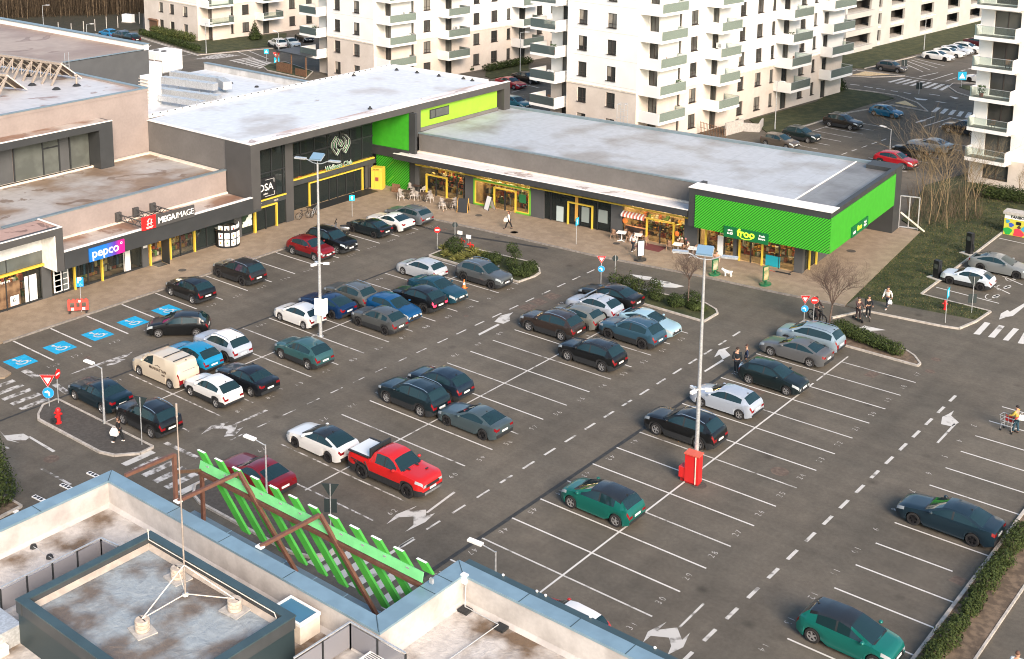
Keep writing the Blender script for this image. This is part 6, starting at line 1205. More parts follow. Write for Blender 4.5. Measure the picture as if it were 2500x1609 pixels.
# row A
car('suv','dark brown sport utility vehicle in front of the dull grey hatchback', -17.6, 23.95, W_, BRN, sc=1.01)
car('hatch','dull grey hatchback between the dark brown car and the one with a roof rack', -17.2, 26.4, W_, (.17,.175,.16), dark=True, sc=.97)
t = car('crossover','pale silver hatchback carrying chrome roof bars', -17.2, 28.75, W_, (.42,.46,.52), dark=True, sc=.97)
for xo in (.35, -.75): MB().bar((xo,-.75,1.68),(xo,.75,1.68),.07,.05).build('roof_bar', MT['chrome'], t)
car('sedan','black sedan under the planted island with the bare tree', -17.5, 31.4, W_, (.012,.013,.014), sc=1.04, dark=True)
car('suv','steel blue sport utility vehicle with black wheels beside the pale blue hatchback', -12.55, 26.45, W_, SBL, dark=True, sc=1.01)
car('fastback','pale blue old hatchback parked nose out by the planted island', -12.6, 28.85, E_, (.33,.50,.58), sc=.95)
car('suv','black electric crossover with silver roof line in front of the steel blue one', -12.6, 21.5, W_, BLK, sc=1.0, roofm='roof_black')
car('bigsuv','dark blue black large sport utility vehicle with silver rims beside the white marked aisle', -17.4, 8.9, W_, (.008,.018,.024), sc=1.0)
car('crossover','dark blue compact crossover behind the large dark one', -17.4, 11.45, W_, (.012,.022,.036), sc=1.0)
car('coupe','slate grey coupe with black wheels and a rear spoiler', -12.65, 9.0, W_, (.062,.090,.100), dark=True)
pr = car('fastback','white hybrid fastback with black glass roof backed up to the red pickup', -17.6, 1.2, W_, WHT, dark=True, roofm='roof_black', sc=.98)
pk = car('pickup','bright red pickup truck with a silver bed cover', -12.05, 1.3, E_, RED, name='pickup_truck', dark=True)
s_ = SP['pickup']; m = MB(); m.box(-2.60,-1.12,-.80,.80,1.325,1.37); m.build('bed_cover', M('bed_silver', (.62,.66,.68), .35), pk); m = MB(); m.box(-1.10,-.98,-.84,.84,1.32,1.9); m.box(-2.62,-1.12,-.92,-.81,1.32,1.40); m.box(-2.62,-1.12,.81,.92,1.32,1.40); m.build('roll_bar', MT['black_plastic'], pk)
m = MB(); m.box(1.2,1.4,-.42,-.28,1.30,1.325); m.box(1.2,1.4,.28,.42,1.30,1.325); m.box(1.9,2.0,.3,.5,1.27,1.28); m.build('bonnet_vent', MT['black_plastic'], pk); m = MB(); m.box(2.66,2.74,-.7,.7,.42,.55); m.build('bumper_guard', MT['chrome'], pk)
for sg in (-1,1):
    m = MB()
    for a, b in (((-2.3,1.05),(-1.5,1.0)),((-2.1,.95),(-1.4,.75)),((-1.3,1.15),(-1.0,.7))): m.bar((a[0],sg*1.005,a[1]),(b[0],sg*1.005,b[1]),.02,.10,up=(0,1,0))
    m.build('side_graphic', MT['black_plastic'], pk)
lettering('MANHATTAN', .28, M('van_letter', (0.05,0.03,0.02), .6), vn, (-.45,.965,1.0), (-1,0,0), (0,0,1), .003, .004, name='side_lettering')
lettering('dept', .2, M('van_letter', (0.05,0.03,0.02), .6), vn, (-1.0,.965,.78), (-1,0,0), (0,0,1), .003, .002, .2, name='side_lettering')
m = MB(); m.bar((-.2,.966,1.22),(-.45,.966,1.32),.02,.02,up=(0,1,0)); m.bar((-.45,.966,1.32),(-.75,.966,1.22),.02,.02,up=(0,1,0)); m.build('roof_emblem', M('van_letter', (0.05,0.03,0.02), .6), vn)
for xo in (.55,-.9,-1.9): MB().bar((xo,-.78,1.92),(xo,.78,1.92),.05,.05).build('roof_bar', MT['black_plastic'], vn)
MB().box(-2.505,-2.49,-.45,.5,1.3,1.33).build('tail_badge', MT['chrome'], vn)
car('coupe','dark red sedan behind the green slats, beside the white hybrid', -17.6, -3.8, W_, MAR, sc=1.02)
# row B
car('ev_hatch','teal green electric hatchback with black roof, tail towards the red utility box', -1.75, 6.1, W_, GRN, roofm='roof_black')
car('suv','black sport utility vehicle at the foot of the tall lamp pole with the red box', -2.6, 16.2, W_, BLK, sc=1.02)
car('hatch','silver three door hatchback next to the black car at the lamp pole', -2.55, 21.15, W_, (.40,.45,.52), sc=1.0)
car('hatch','black green hatchback parked nose out beside two men in dark jackets', -1.8, 26.1, E_, (.010,.018,.020))
car('sedan','grey sedan between the black green hatchback and the pale blue people carrier', -2.6, 31.1, W_, (.12,.125,.13), sc=.99)
car('mpv','pale blue grey people carrier at the clipped hedge island', -2.75, 33.75, W_, (.26,.34,.40))
car('mini','small red car with white roof peeping over the parapet', 2.9, -3.7, W_, (.45,.03,.025), roofm='roof_white_car')
# row E
car('sedan','dark blue saloon in the row along the hedge at the right photo edge', 12.55, 16.25, W_, (.012,.028,.042), dark=True, sc=1.04)
car('ev_hatch','teal green electric hatchback with black roof parked nose towards the hedge, bottom right', 12.55, 3.75, E_, (.008,.145,.122), roofm='roof_black')
# charging bays
car('crossover','white electric crossover with orange mirrors at the charging bays', 1.55, 52.9, W_, (.60,.66,.72), dark=True, sc=.88)
car('fastback','silver grey electric fastback nearest the colourful parcel locker', 2.6, 57.6, E_, (.20,.215,.22), dark=True, sc=1.0)
# streets by the housing blocks
GH = 'cars parked by the apartment blocks'
def fcar(kind, label, r_, c_, xr_, yr_, xf_, yf_, col, **k):
    a, b = T(r_, c_, xr_, yr_), T(r_, c_, xf_, yf_); d = (b-a); h = math.degrees(math.atan2(d.y, d.x)); n = Vector((-d.y, d.x, 0)).normalized()*0.8
    if n.y < 0: n = -n
    c = (a+b)/2+n; return car(kind, label, c.x, c.y, k.pop('face', h), col, group=GH, **k)
fcar('suv','dark green black crossover nearest the right shop roof in the far car park', 0,3,400,1150,585,1203, (.012,.022,.022), face=-5.5, sc=.93)
fcar('suv','black brown sport utility vehicle with silver rims in the far car park', 0,3,765,1055,935,1088, (.020,.016,.013), face=-5.5, sc=.97)
fcar('hatch','bright blue hatchback in the far car park', 0,3,1130,962,1295,992, (.012,.13,.24), face=-5.5, sc=.93)
fcar('suv','grey brown crossover by the sand coloured traffic patch', 0,3,1192,592,1340,612, (.09,.08,.075), face=-5.5, sc=.93)
fcar('fastback','white electric sedan nearest of the white cars by the garage lawn', 0,3,1577,492,1728,515, WHT, face=-5.5, dark=True)
fcar('sedan','white sedan second in the line of white cars by the garage lawn', 0,3,1665,455,1800,490, WHT, face=-5.5)
fcar('sedan','pale silver sedan third in the line of white cars by the garage lawn', 0,3,1720,430,1870,470, (.55,.60,.66), face=-5.5)
fcar('wagon','white estate car with roof rails, last of the white cars by the garage lawn', 0,3,1820,420,1955,450, WHT, face=-5.5)
fcar('sedan','dark maroon car half hidden by the tower beyond the white cars', 0,3,1930,385,2080,400, (.06,.008,.012), face=-5.5)
fcar('fastback','white car half hidden by the tower beside the traffic island', 0,3,1945,685,2100,705, WHT, face=174.5, dark=True)
fcar('suv','black sport utility vehicle half hidden by the tower in the far car park', 0,3,1770,1105,1930,1140, BLK, face=174.5, sc=1.0)
fcar('sedan','silver blue sedan behind the bare saplings in the far car park', 0,3,1475,1240,1665,1285, (.30,.36,.38), face=174.5)
fcar('suv','black car behind the bare saplings next to the bright red one', 0,3,1330,1290,1520,1330, (.012,.012,.012), face=174.5, sc=.9)
fcar('crossover','bright red car beside the far corner of the green roof edge', 0,3,1170,1372,1400,1425, (.40,.012,.02), face=-5.5)
fcar('hatch','grey car showing only its roof over the right shop roof edge', 0,3,240,1215,400,1250, (.10,.085,.07), face=-5.5)
fcar('sedan','black sedan on the street between the two largest apartment blocks', 0,2,205,675,315,705, BLK, face=-8)
fcar('sedan','red sedan behind the grey frame of the entrance hall roof', 0,2,60,720,190,750, (.35,.02,.03), face=-8)
fcar('hatch','teal car half hidden behind the entrance hall frame', 0,2,120,895,215,915, (.03,.16,.20), face=-8)
fcar('crossover','bright blue crossover, farthest of three cars by the wood', 0,0,930,300,825,322, (.015,.20,.42), face=174.5)
fcar('suv','grey sport utility vehicle, middle of three cars by the wood', 0,0,1030,318,925,342, (.06,.06,.06), face=174.5)
fcar('suv','black sport utility vehicle, nearest of three cars by the wood', 0,0,1160,355,1015,360, BLK, face=174.5, sc=.95)
fcar('suv','white sport utility vehicle by the far street crossing', 0,0,2225,395,2345,415, WHT, face=160, dark=True)
fcar('sedan','pale silver sedan beside the white one at the far street crossing', 0,1,300,385,400,402, (.45,.52,.55), face=-20)
fcar('sedan','black car at the foot of the middle apartment block', 0,1,455,350,545,345, BLK, face=-20)
# ================================================================ LAMPS, SIGNS, STREET FURNITURE
def zpix(p, py):                                       # height at which a vertical line through p reaches photo row py
    return z_at(Vector((p.x,p.y,p.z)), py)
def tall_lamp(label, x, y, h, turn):
    t = thing('floodlight_pole', label, 'lamp post', (x,y,0), turn); m = MB(); m.tube((0,0,0),(0,0,h*.5),.13,.10,12); m.tube((0,0,h*.5),(0,0,h-.5),.10,.065,12); m.lathe([(0.22,0),(0.22,.03),(0.15,.05)], n=12); m.build('pole', MT['galvanised'], t, 40)
    m = MB()
    for sg in (1,-1): m.path([(0,0,h-.55),(sg*.35,0,h-.5),(sg*.75,0,h-.32),(sg*.95,0,h-.28)], .035, 8)
    m.tube((0,0,h-.5),(0,0,h-.1),.03); m.build('bracket', MT['galvanised'], t)
    for sg in (1,-1):
        o = MB().obox((sg*1.3,0,h-.26),(.42,0,sg*0.0),(0,.16,.0),(0,0,.05)).build('lamp_head', MT['galvanised'], t); MB().obox((sg*1.3,0,h-.32),(.34,0,0),(0,.12,0),(0,0,.008)).build('lens', MT['lamp_clear'], o)
    o = MB().obox((0,-.05,h-.02),(.42,0,0),(0,.32,.14),(0,-.02,.05)).build('solar_panel', M('solar_blue', (0.16,0.27,0.38), .15), t); MB().obox((0,-.04,h-.085),(.45,0,0),(0,.34,.15),(0,-.005,.012)).build('panel_frame', MT['galvanised'], o)
    return t
L1 = tall_lamp('tall grey twin floodlight pole among the left cars, white notice box low on it', -29.56, 12.75, 13.1, R(20))
o = MB().box(-.30,.30,-.30,-.16,1.65,2.85).build('notice_box', MT['sign_white'], L1); MB().box(.31,.50,-.2,.2,1.7,2.8).build('notice_side', MT['sign_white'], L1); MB().box(-.12,.12,-.24,-.13,1.05,1.6).build('switch_box', MT['coping_cream'], L1)
L2 = tall_lamp('tall grey twin floodlight pole rising from the red utility box', .30, 12.25, 13.2, R(20))
for t, zc in ((L1, 5.4), (L2, 5.3)):
    for k, a in enumerate((0.3, 2.4, 4.2)):
        d = Vector((math.cos(a), math.sin(a), 0)); m = MB(); m.bar((0,0,zc), d*.38+Vector((0,0,zc)), .05, .05); m.obox(d*.5+Vector((0,0,zc-.02-.12*(k==1))), d*.2, Vector((-d.y,d.x,0))*.075, (0,0,.075)); m.build('security_camera', MT['sign_white'], t)
t = thing('utility_box', 'bright red utility cabinet wrapped round the foot of a lamp pole', 'cabinet', (.35,11.95,0), R(4)); m = MB(); m.box(-.36,.44,-.42,.1,.12,1.72); m.build('cabinet', MT['red'], t); m = MB(); m.box(-.40,.48,-.48,.16,1.721,1.79); m.build('lid', M('faded_red', (.55,.10,.06), .6), t); m = MB(); m.box(-.72,-.362,-.38,.18,.25,.85); m.build('side_box', MT['red'], t); m = MB(); m.box(-.32,.40,-.36,.08,0,.119); m.box(-.66,-.42,-.3,.14,0,.25); m.build('plinth', M('red_dark', (.3,.012,.012), .6), t); m = MB(); m.bar((.28,-.44,.1),(.28,-.44,1.70),.04,.04); m.build('edge_strip', MT['coping_cream'], t)
def street_lamp(label, base, h, head, group='street lamps', r=.055):
    """head: horizontal vector of the arm"""
    t = thing('street_lamp', label, 'street lamp', base, 0, group); hd = Vector((head[0],head[1],0)); m = MB(); m.tube((0,0,0),(0,0,1.0),r*1.5,r*1.3,10); m.tube((0,0,1.0),(0,0,h),r*1.1,r*.7,10); m.build('pole', MT['galvanised'], t, 40)
    MB().tube((0,0,h-.04), hd*.72+Vector((0,0,h+.12)), .03).build('arm', MT['galvanised'], t); d = hd.normalized(); n = Vector((-d.y,d.x,0))
    o = MB().obox(hd*.72+d*.32+Vector((0,0,h+.13)), d*.36+Vector((0,0,.02)), n*.13, (0,0,.045)).build('lamp_head', MT['sign_white'], t); MB().obox(hd*.72+d*.34+Vector((0,0,h+.075)), d*.26, n*.09, (0,0,.01)).build('lens', MT['lamp_clear'], o); return t
b = T(2,0,873,812); h1 = zpix(b, 800+335*TS); street_lamp('grey street lamp on the asphalt traffic island, arm to the left', (b.x,b.y,.1), h1-.1, (-1.0,-.15))
b = T(2,0,2215,978,h1); street_lamp('grey street lamp beside the dark red sedan behind the green slats', (b.x,b.y,0), h1, (-1.0,-.15))
b = T(3,1,2086,642,h1); street_lamp('grey street lamp just behind the foreground parapet, lamp head above the blue cap', (b.x,b.y,0), h1, (-1.0,-.15))
for (lb, r_, c_, bx, by, tx, ty, hv) in (('street lamp by the saplings in the far car park, beside the bright red car',0,3,1268,1325,1283,1080,(-1.0,.3)),('street lamp on the lawn before the parking garage',0,3,1557,420,1585,125,(1.0,.2)),('street lamp on the lawn at the largest apartment block',0,3,313,1085,340,680,(.6,-.2)),('street lamp by the wood, tallest at the photo corner',0,0,366,268,345,45,(1.2,.3)),('street lamp behind the dark block beside the bright blue car',0,0,727,322,727,245,(1.2,.3)),('street lamp on the corner by the yield sign of the far street',0,1,280,590,275,275,(-1.0,.2)),('street lamp in front of the middle apartment block, half hidden by the hall roof',0,1,1497,568,1500,475,(1.0,.2)),('street lamp at the gap between the two largest apartment blocks',0,1,2290,600,2302,270,(1.0,.2)),('street lamp on the verge of the leftmost apartment block',0,0,1722,445,1712,195,(1.0,.2))):
    p = T(r_, c_, bx, by); h = zpix(p, _OY[r_]+ty*TS); street_lamp(lb, (p.x,p.y,0), max(h,2.5), hv, 'street lamps')
# ---- road signs
def pole(t, h, r=.028): MB().tube((0,0,0),(0,0,h), r, r, 8).build('post', MT['galvanised'], t)
def plate_on(t, kind, z, rz, s=1.0, back='sign_back'):
    """plate facing direction rz (radians)"""
    n = Vector((math.cos(rz), math.sin(rz), 0)); u = Vector((-n.y, n.x, 0)); up = Vector((0,0,1)); c = n*.05+Vector((0,0,z))
    def P3(a, b, o=0): return c+u*a*s+up*b*s+n*o
    def flat(m, pts, o, mi=0): m.poly([P3(a, b, o) for a, b in pts], mi)
    def slab(m, pts, mi, mb):
        flat(m, pts, .012, mi); flat(m, pts[::-1], -.012, mb)
        for (a, b) in zip(pts, pts[1:]+pts[:1]): m.poly([P3(*a,-.012), P3(*b,-.012), P3(*b,.012), P3(*a,.012)], mb)
    circ = lambda r, k=24: [(r*math.cos(2*math.pi*i/k), r*math.sin(2*math.pi*i/k)) for i in range(k)]
    bk = MT['sign_backing']; m = MB()
    if kind == 'yield':
        slab(m, [(0,-.52),(.55,.42),(-.55,.42)], 0, 1); flat(m, [(0,-.27),(.27,.2),(-.27,.2)], .016, 2); o = m.build('yield_plate', [MT['sign_red'], bk, MT['sign_white']], t)
        m = MB(); 
        for a, b in (((0,-.50),(.53,.41)),((.53,.41),(-.53,.41)),((-.53,.41),(0,-.50))): m.bar(P3(*a,.014), P3(*b,.014), .006, .035, up=n)
        m.build('edge', MT['sign_white'], o)
    elif kind == 'noentry': slab(m, circ(.36), 0, 1); flat(m, [(-.24,-.07),(.24,-.07),(.24,.07),(-.24,.07)], .016, 2); m.build('no_entry_plate', [MT['sign_red'], bk, MT['sign_white']], t)
    elif kind == 'left':
        slab(m, circ(.36), 0, 1); flat(m, circ(.365)[::1], .011, 2); flat(m, circ(.33), .0135, 0); flat(m, [(.02,-.22),(.11,-.22),(.11,.06),(-.03,.12),(-.05,.03),(.02,.0)], .016, 2); flat(m, [(-.26,.05),(-.05,-.04),(.0,.18)], .017, 2); m.build('turn_left_plate', [MT['sign_blue'], bk, MT['sign_white']], t)
    elif kind == 'up': slab(m, [(-.33,-.33),(.33,-.33),(.33,.33),(-.33,.33)], 0, 1); flat(m, [(-.06,-.22),(.06,-.22),(.06,.05),(-.06,.05)], .016, 2); flat(m, [(-.16,.04),(.16,.04),(0,.24)], .016, 2); m.build('arrow_plate', [MT['sign_cyan'], bk, MT['sign_white']], t)
    elif kind == 'ped': slab(m, [(-.36,-.36),(.36,-.36),(.36,.36),(-.36,.36)], 0, 1); flat(m, [(-.26,-.22),(.26,-.22),(0,.26)], .016, 2); m.build('crossing_plate', [MT['sign_cyan'], bk, MT['sign_white']], t)
    elif kind == 'P': slab(m, [(-.36,-.5),(.36,-.5),(.36,.5),(-.36,.5)], 0, 1); o = m.build('parking_plate', [MT['sign_blue'], bk], t); lettering('P', .62, MT['sign_white'], t, P3(-.05,.18,.02), u, up, .004, .012); m = MB(); [m.bar(P3(.08+.13*math.cos(a),-.3+.13*math.sin(a),.016), P3(.08+.13*math.cos(a+.5),-.3+.13*math.sin(a+.5),.016), .006, .035, up=n) for a in [2.2+.5*i for i in range(9)]]; m.bar(P3(.06,-.06,.017), P3(.07,-.26,.017), .006, .04, up=n); m.bar(P3(.07,-.24,.018), P3(.2,-.26,.018), .006, .04, up=n); m.bar(P3(.2,-.25,.017), P3(.27,-.4,.017), .006, .04, up=n); m.build('wheelchair_mark', MT['sign_white'], o)
    elif kind == 'round_back': slab(m, circ(.36), 0, 0); m.build('plate', [bk], t)
    elif kind == 'tri_back': slab(m, [(0,-.52),(.55,.42),(-.55,.42)], 0, 0); m.build('plate', [bk], t)
    elif kind == 'rect_back': slab(m, [(-.4,-.52),(.4,-.52),(.4,.4),(-.4,.4)], 0, 0); m.build('plate', [bk], t)
mk('sign_backing', (.018,.03,.032), .6)
SG = 'road signs'
SE_ = R(-55)                                            # towards the camera side
def sign(label, r_, c_, bx, by, plates, z0=0.0, h=None):
    p = T(r_, c_, bx, by, z0); t = thing('road_sign', label, 'road sign', (p.x,p.y,z0), 0, SG); zs = []
    for kind, py, rz, s in plates: z = zpix(Vector((p.x,p.y,z0)), _OY[r_]+py*TS)-z0; plate_on(t, kind, z, rz, s); zs.append(z+.4*s)
    pole(t, max(zs)); return t
sign('blue parking sign with wheelchair mark behind the red plastic barrier', 1,0,680,1235, [('P',985,R(-35),.72)], .12)
sign('yield triangle over a blue turn left disc on the asphalt traffic island', 2,0,412,655, [('yield',437,R(-50),.88),('left',540,R(-50),.98)], .1)
sign('no entry disc seen almost edge on, on the asphalt traffic island', 2,0,488,628, [('noentry',385,R(25),.85)], .1)
sign('dark back of a triangular sign beside the woman with the white bag', 2,0,1185,975, [('tri_back',628,R(110),.85)], .1)
sign('small light blue arrow sign on the pavement behind the black sedan', 1,1,888,440, [('up',283,R(-40),.78)], .12)
sign('no entry disc on the kerb of the island with the clipped ball shrub', 1,1,1598,712, [('noentry',550,R(-45),.72)], .1)
sign('dark round sign back at the aisle corner near the cafe', 1,1,1746,612, [('round_back',510,R(135),.68)])
sign('yield triangle over a blue turn left disc before the shop with striped awning', 1,2,912,1015, [('yield',795,R(-50),.66),('left',875,R(-50),.72)], .1)
sign('dark round sign back on the island with the bare tree', 1,2,1030,935, [('round_back',790,R(135),.68)], .1)
sign('narrow blue sign on the pavement before the grey framed shop', 1,2,706,672, [('up',482,R(10),1.0)], .12)
sign('yield triangle over a blue turn left disc by the cyclist and the bare tree', 1,3,555,1325, [('yield',1128,R(-50),.66),('left',1207,R(-50),.72)])
sign('faded no entry disc beside the cyclist at the hedge island', 1,3,632,1340, [('noentry',1137,R(-50),.74)], .1)
sign('light blue sign on the footpath at the red hydrant', 1,3,1735,1325, [('up',1075,R(5),1.1)], .09)
sign('dark sign backs, triangle above rectangle, on the lawn by the charging bays', 1,3,1955,1242, [('tri_back',980,R(125),.85),('rect_back',1120,R(125),.75)], .1)
p = T(3,1,703,85,3.15); t = thing('road_sign', 'dark sign backs, triangle above rectangle, rising behind the green slats', 'road sign', (p.x,p.y,0), 0, SG); plate_on(t,'tri_back',2.85,R(125),.8); plate_on(t,'rect_back',2.05,R(125),.8); pole(t, 3.2)
sign('light blue crossing sign on the far traffic island by the tower', 0,3,1868,735, [('ped',633,R(-50),1.6)])
sign('dark sign back at the far zebra crossing', 0,3,1515,785, [('rect_back',712,R(125),1.0)]); sign('dark sign back beside the grey brown crossover', 0,3,1390,600, [('rect_back',522,R(125),1.0)])
sign('light blue crossing sign by the white cars of the far street, farther one', 0,0,2225,520, [('ped',430,R(-50),1.0)]); sign('red yield sign over a light blue crossing sign on the far street corner', 0,0,2312,590, [('yield',460,R(-50),1.0),('ped',502,R(-50),1.1)])
# ---- hydrants, chargers, lockers, boards
def hydrant(label, p, s=1.0):
    t = thing('fire_hydrant', label, 'hydrant', p, 0.4); t.scale = (s,s,s); m = MB(); m.lathe([(0,0),(.2,0),(.2,.05),(.13,.06),(.13,.75),(.17,.77),(.17,.83),(.12,.95),(0,1.0)], n=14); m.build('body', MT['red'], t, 40); m = MB(); m.tube((-.26,0,.62),(.26,0,.62),.07); m.tube((0,-.24,.5),(0,0,.5),.09); m.build('outlet', MT['red'], t); return t
p = T(2,0,490,795,.1); t = hydrant('red fire hydrant with dark hose reel on the asphalt traffic island', p, 1.0); m = MB(); m.lathe([(.05,-.06),(.2,-.06),(.2,.06),(.05,.06)], (-.2,-.2,.2), 'y', 16); m.build('hose_reel', MT['black_plastic'], t)
hydrant('red fire hydrant on the lawn by the charging bays', T(1,3,1732,1215,.1), .72)
for i, (x, y, px_, py_) in enumerate(((1800,690,1780,648),(1872,725,1868,672))):
    p = T(1,1,x,y,.1); t = thing('hydrant_marker', ('red pipe with white letter plate, left of two beside the ball shrub','red pipe with white number plate, right of two beside the ball shrub')[i], 'hydrant', p, .3); m = MB(); m.tube((0,0,0),(0,0,.75),.06); m.tube((-.25,0,.55),(.3,0,.55),.06); m.tube((.3,0,.55),(.3,0,.4),.05); m.build('pipe', MT['red'], t); m = MB(); m.obox((-.1,-.1,1.25),(.22,0,0),(0,.01,0),(0,0,.16)); m.build('plate', MT['sign_white'], t); lettering('AH'[i], .2, MT['sign_blue'], t, (-.1,-.115,1.25), (1,0,0), (0,0,1)); MB().tube((-.1,-.08,.7),(-.1,-.08,1.2),.015).build('stem', MT['galvanised'], t)
for lb, x, y, yt in (('black charging pillar at the white electric crossover',1665,955,805),('black charging pillar at the silver grey fastback',1935,752,575)):
    p = T(1,3,x,y,.1); h = zpix(p, 400+yt*TS); t = thing('charging_pillar', lb, 'charger', (p.x,p.y,.1), R(-20)); m = MB(); m.box(-.25,.25,-.2,.2,.06,h-.1); m.build('housing', MT['black'], t); m = MB(); m.box(-.6,.6,-.5,.5,0,.06); m.build('base_slab', MT['concrete'], t); m = MB(); m.box(-.14,.14,-.215,-.201,h-.75,h-.4); m.build('screen', MT['frosted'], t); m = MB(); m.path([(.26,0,1.2),(.45,0,.7),(.4,0,.4),(.27,0,.9)], .025); m.build('cable', MT['black_plastic'], t)
p = T(1,1,1047,207,.12); q = T(1,1,1140,216,.12); h = zpix(p, 400+30*TS)-.12; d = q-p; t = thing('parcel_locker', 'tall yellow parcel locker beside the striped green wall', 'parcel locker', p, math.atan2(d.y,d.x)); L_ = d.length; m = MB(); m.box(0,L_,0,.85,0,h); m.build('cabinet', MT['yellow'], t); m = MB(); m.box(L_*.38,L_*.66,-.03,-.001,h*.38,h*.56); m.build('screen', M('locker_screen', (.25,.06,.05), .4), t); m = MB(); m.box(.0,L_,-.012,-.001,h*.86,h*.88); m.box(L_*.3,L_*.32,-.012,-.001,.1,h*.86); m.box(L_*.7,L_*.72,-.012,-.001,.1,h*.86); m.build('door_gap', MT['stock0'], t); lettering('locker', .26, MT['black'], t, (L_*.45,-.02,h*.93), (1,0,0), (0,0,1), .004)
p = T(1,3,2218,585,.02); q = T(1,3,2395,618,.02); h = zpix(p, 400+415*TS); d = q-p; t = thing('parcel_locker', 'colourful painted parcel locker with grey roof at the charging bays', 'parcel locker', p, math.atan2(d.y,d.x)); L_ = 2.4; m = MB(); m.box(0,L_,0,1.0,0,h); m.build('cabinet', M('yellow_green_print', (.55,.52,.06), .5), t); m = MB(); m.box(-.1,L_+.1,-.15,1.1,h+.001,h+.22); m.build('roof', MT['concrete'], t)
m = MB(); m.box(.02,L_-.02,-.012,-.001,h*.78,h*.97); m.build('white_band', MT['sign_white'], t); lettering('FANBOX', .34, MT['black'], t, (L_*.5,-.025,h*.89), (1,0,0), (0,0,1), .004, .012)
for i, (u, z, rr_, c) in enumerate(((.35,.18,.34,(.02,.35,.06)),(.6,.5,.2,(.05,.10,.45)),(1.2,.16,.42,(.65,.05,.08)),(1.25,.45,.14,(.1,.05,.03)),(1.75,.4,.28,(.05,.35,.55)),(2.05,.15,.3,(.04,.3,.08)),(2.05,.6,.22,(.1,.08,.4)),(.3,.65,.16,(.05,.3,.5)))):
    m = MB(); m.v += [(u+rr_*math.cos(a)*(1+.25*math.sin(3*a+i)), -.014-.001*i, max(.03, z*h+rr_*math.sin(a))) for a in [2*math.pi*k/18 for k in range(18)]]; m.f.append(tuple(range(18))); m.m.append(0); m.build('painted_shape', M('print%d' % i, c, .5), t)
m = MB(); m.box(1.0,1.4,-.03,-.02,h*.55,h*.7); m.build('screen', MT['black'], t)
def aboard(label, p, rz, w_, h, board, frame, z=.12):
    t = thing('sign_board', label, 'sign board', (p.x,p.y,z), rz)
    for sg in (1,-1):
        MB().obox((0,sg*h*.16,h*.5),(w_/2,0,0),(0,.012,0),(0,-sg*h*.15,h*.48)).build('panel', board, t); m = MB()
        for x_ in (-w_/2,w_/2): m.bar((x_,sg*h*.33,0),(x_,0,h),.05,.04)
        m.build('frame', frame, t)
    return t
aboard('wooden framed blackboard on the pavement by the cafe tables', T(1,1,1815,398,.12), R(25), 1.0, 1.3, MT['black'], MT['stock0']); aboard('white poster board leaning by the lit green framed shop', T(1,1,2035,380,.12), R(-20), .8, 1.25, MT['sign_white'], MT['black_plastic']); aboard('small brown menu board beside the striped green wall', T(1,1,1255,232,.12), R(10), .8, .8, MT['wood_brown'], MT['wood_brown'])
def poster_stand(label, p, rz, h, base, face, z=.12):
    t = thing('poster_stand', label, 'poster stand', (p.x,p.y,z), rz); m = MB(); m.prism([(.55*math.cos(a), .38*math.sin(a)) for a in [2*math.pi*k/8 for k in range(8)]], 0, .14); m.build('base', base, t); MB().box(-.06,.06,-.06,.06,.141,.35).build('stem', base, t); m = MB(); m.box(-.32,.32,-.04,.04,.35,h); m.build('frame', base, t); m = MB(); m.box(-.26,.26,-.055,-.041,.42,h-.08); m.box(-.26,.26,.041,.055,.42,h-.08); m.build('poster', face, t)
poster_stand('black poster stand with white sheet at the kerb by the awning shop', T(1,2,1243,805,.12), R(60), 1.75, MT['black_plastic'], MT['sign_white'])
gb = M('stand_green', (.01,.12,.05), .5); poster_stand('green based poster stand on the pavement below the lime lettered sign', T(1,2,2285,1010,.12), R(75), 1.55, gb, M('poster_warm', (.62,.40,.22), .6, col2=(.05,.18,.07), scale=2)); poster_stand('green based poster stand beside the dog walker', T(1,2,1862,925,.12), R(75), 1.3, gb, M('poster_warm2', (.5,.40,.3), .6, col2=(.05,.18,.07), scale=2))
p = T(1,0,1888,668,.12); h = zpix(p, 400+520*TS)-.12; t = thing('kiosk', 'black round kiosk with white lit picture panels in front of the shop fronts', 'kiosk', (p.x+.2,p.y,.12)); m = MB(); m.lathe([(0,0),(1.05,0),(1.05,.12),(.98,.14),(.98,h-.25),(1.06,h-.24),(1.06,h-.02),(.95,h),(0,h)], n=28); m.build('drum', MT['black'], t, 30)
for k in range(5):
    a = R(-75+33*k); d = Vector((math.cos(a), math.sin(a), 0)); n = Vector((-d.y,d.x,0))
    for j in range(3): o = MB().obox(d*.985+Vector((0,0,.42+.62*j)), n*.21, d*.012, (0,0,.26)).build('picture_panel', M('panel_lit', (.75,.72,.68), .5, emit=.35) if 'panel_lit' not in bpy.data.materials else bpy.data.materials['panel_lit'], t); MB().obox(d*1.0+Vector((0,0,.42+.62*j)), n*.07, d*.004, (0,0,.1)).build('picture', STK[(k*3+j) % 7], o)
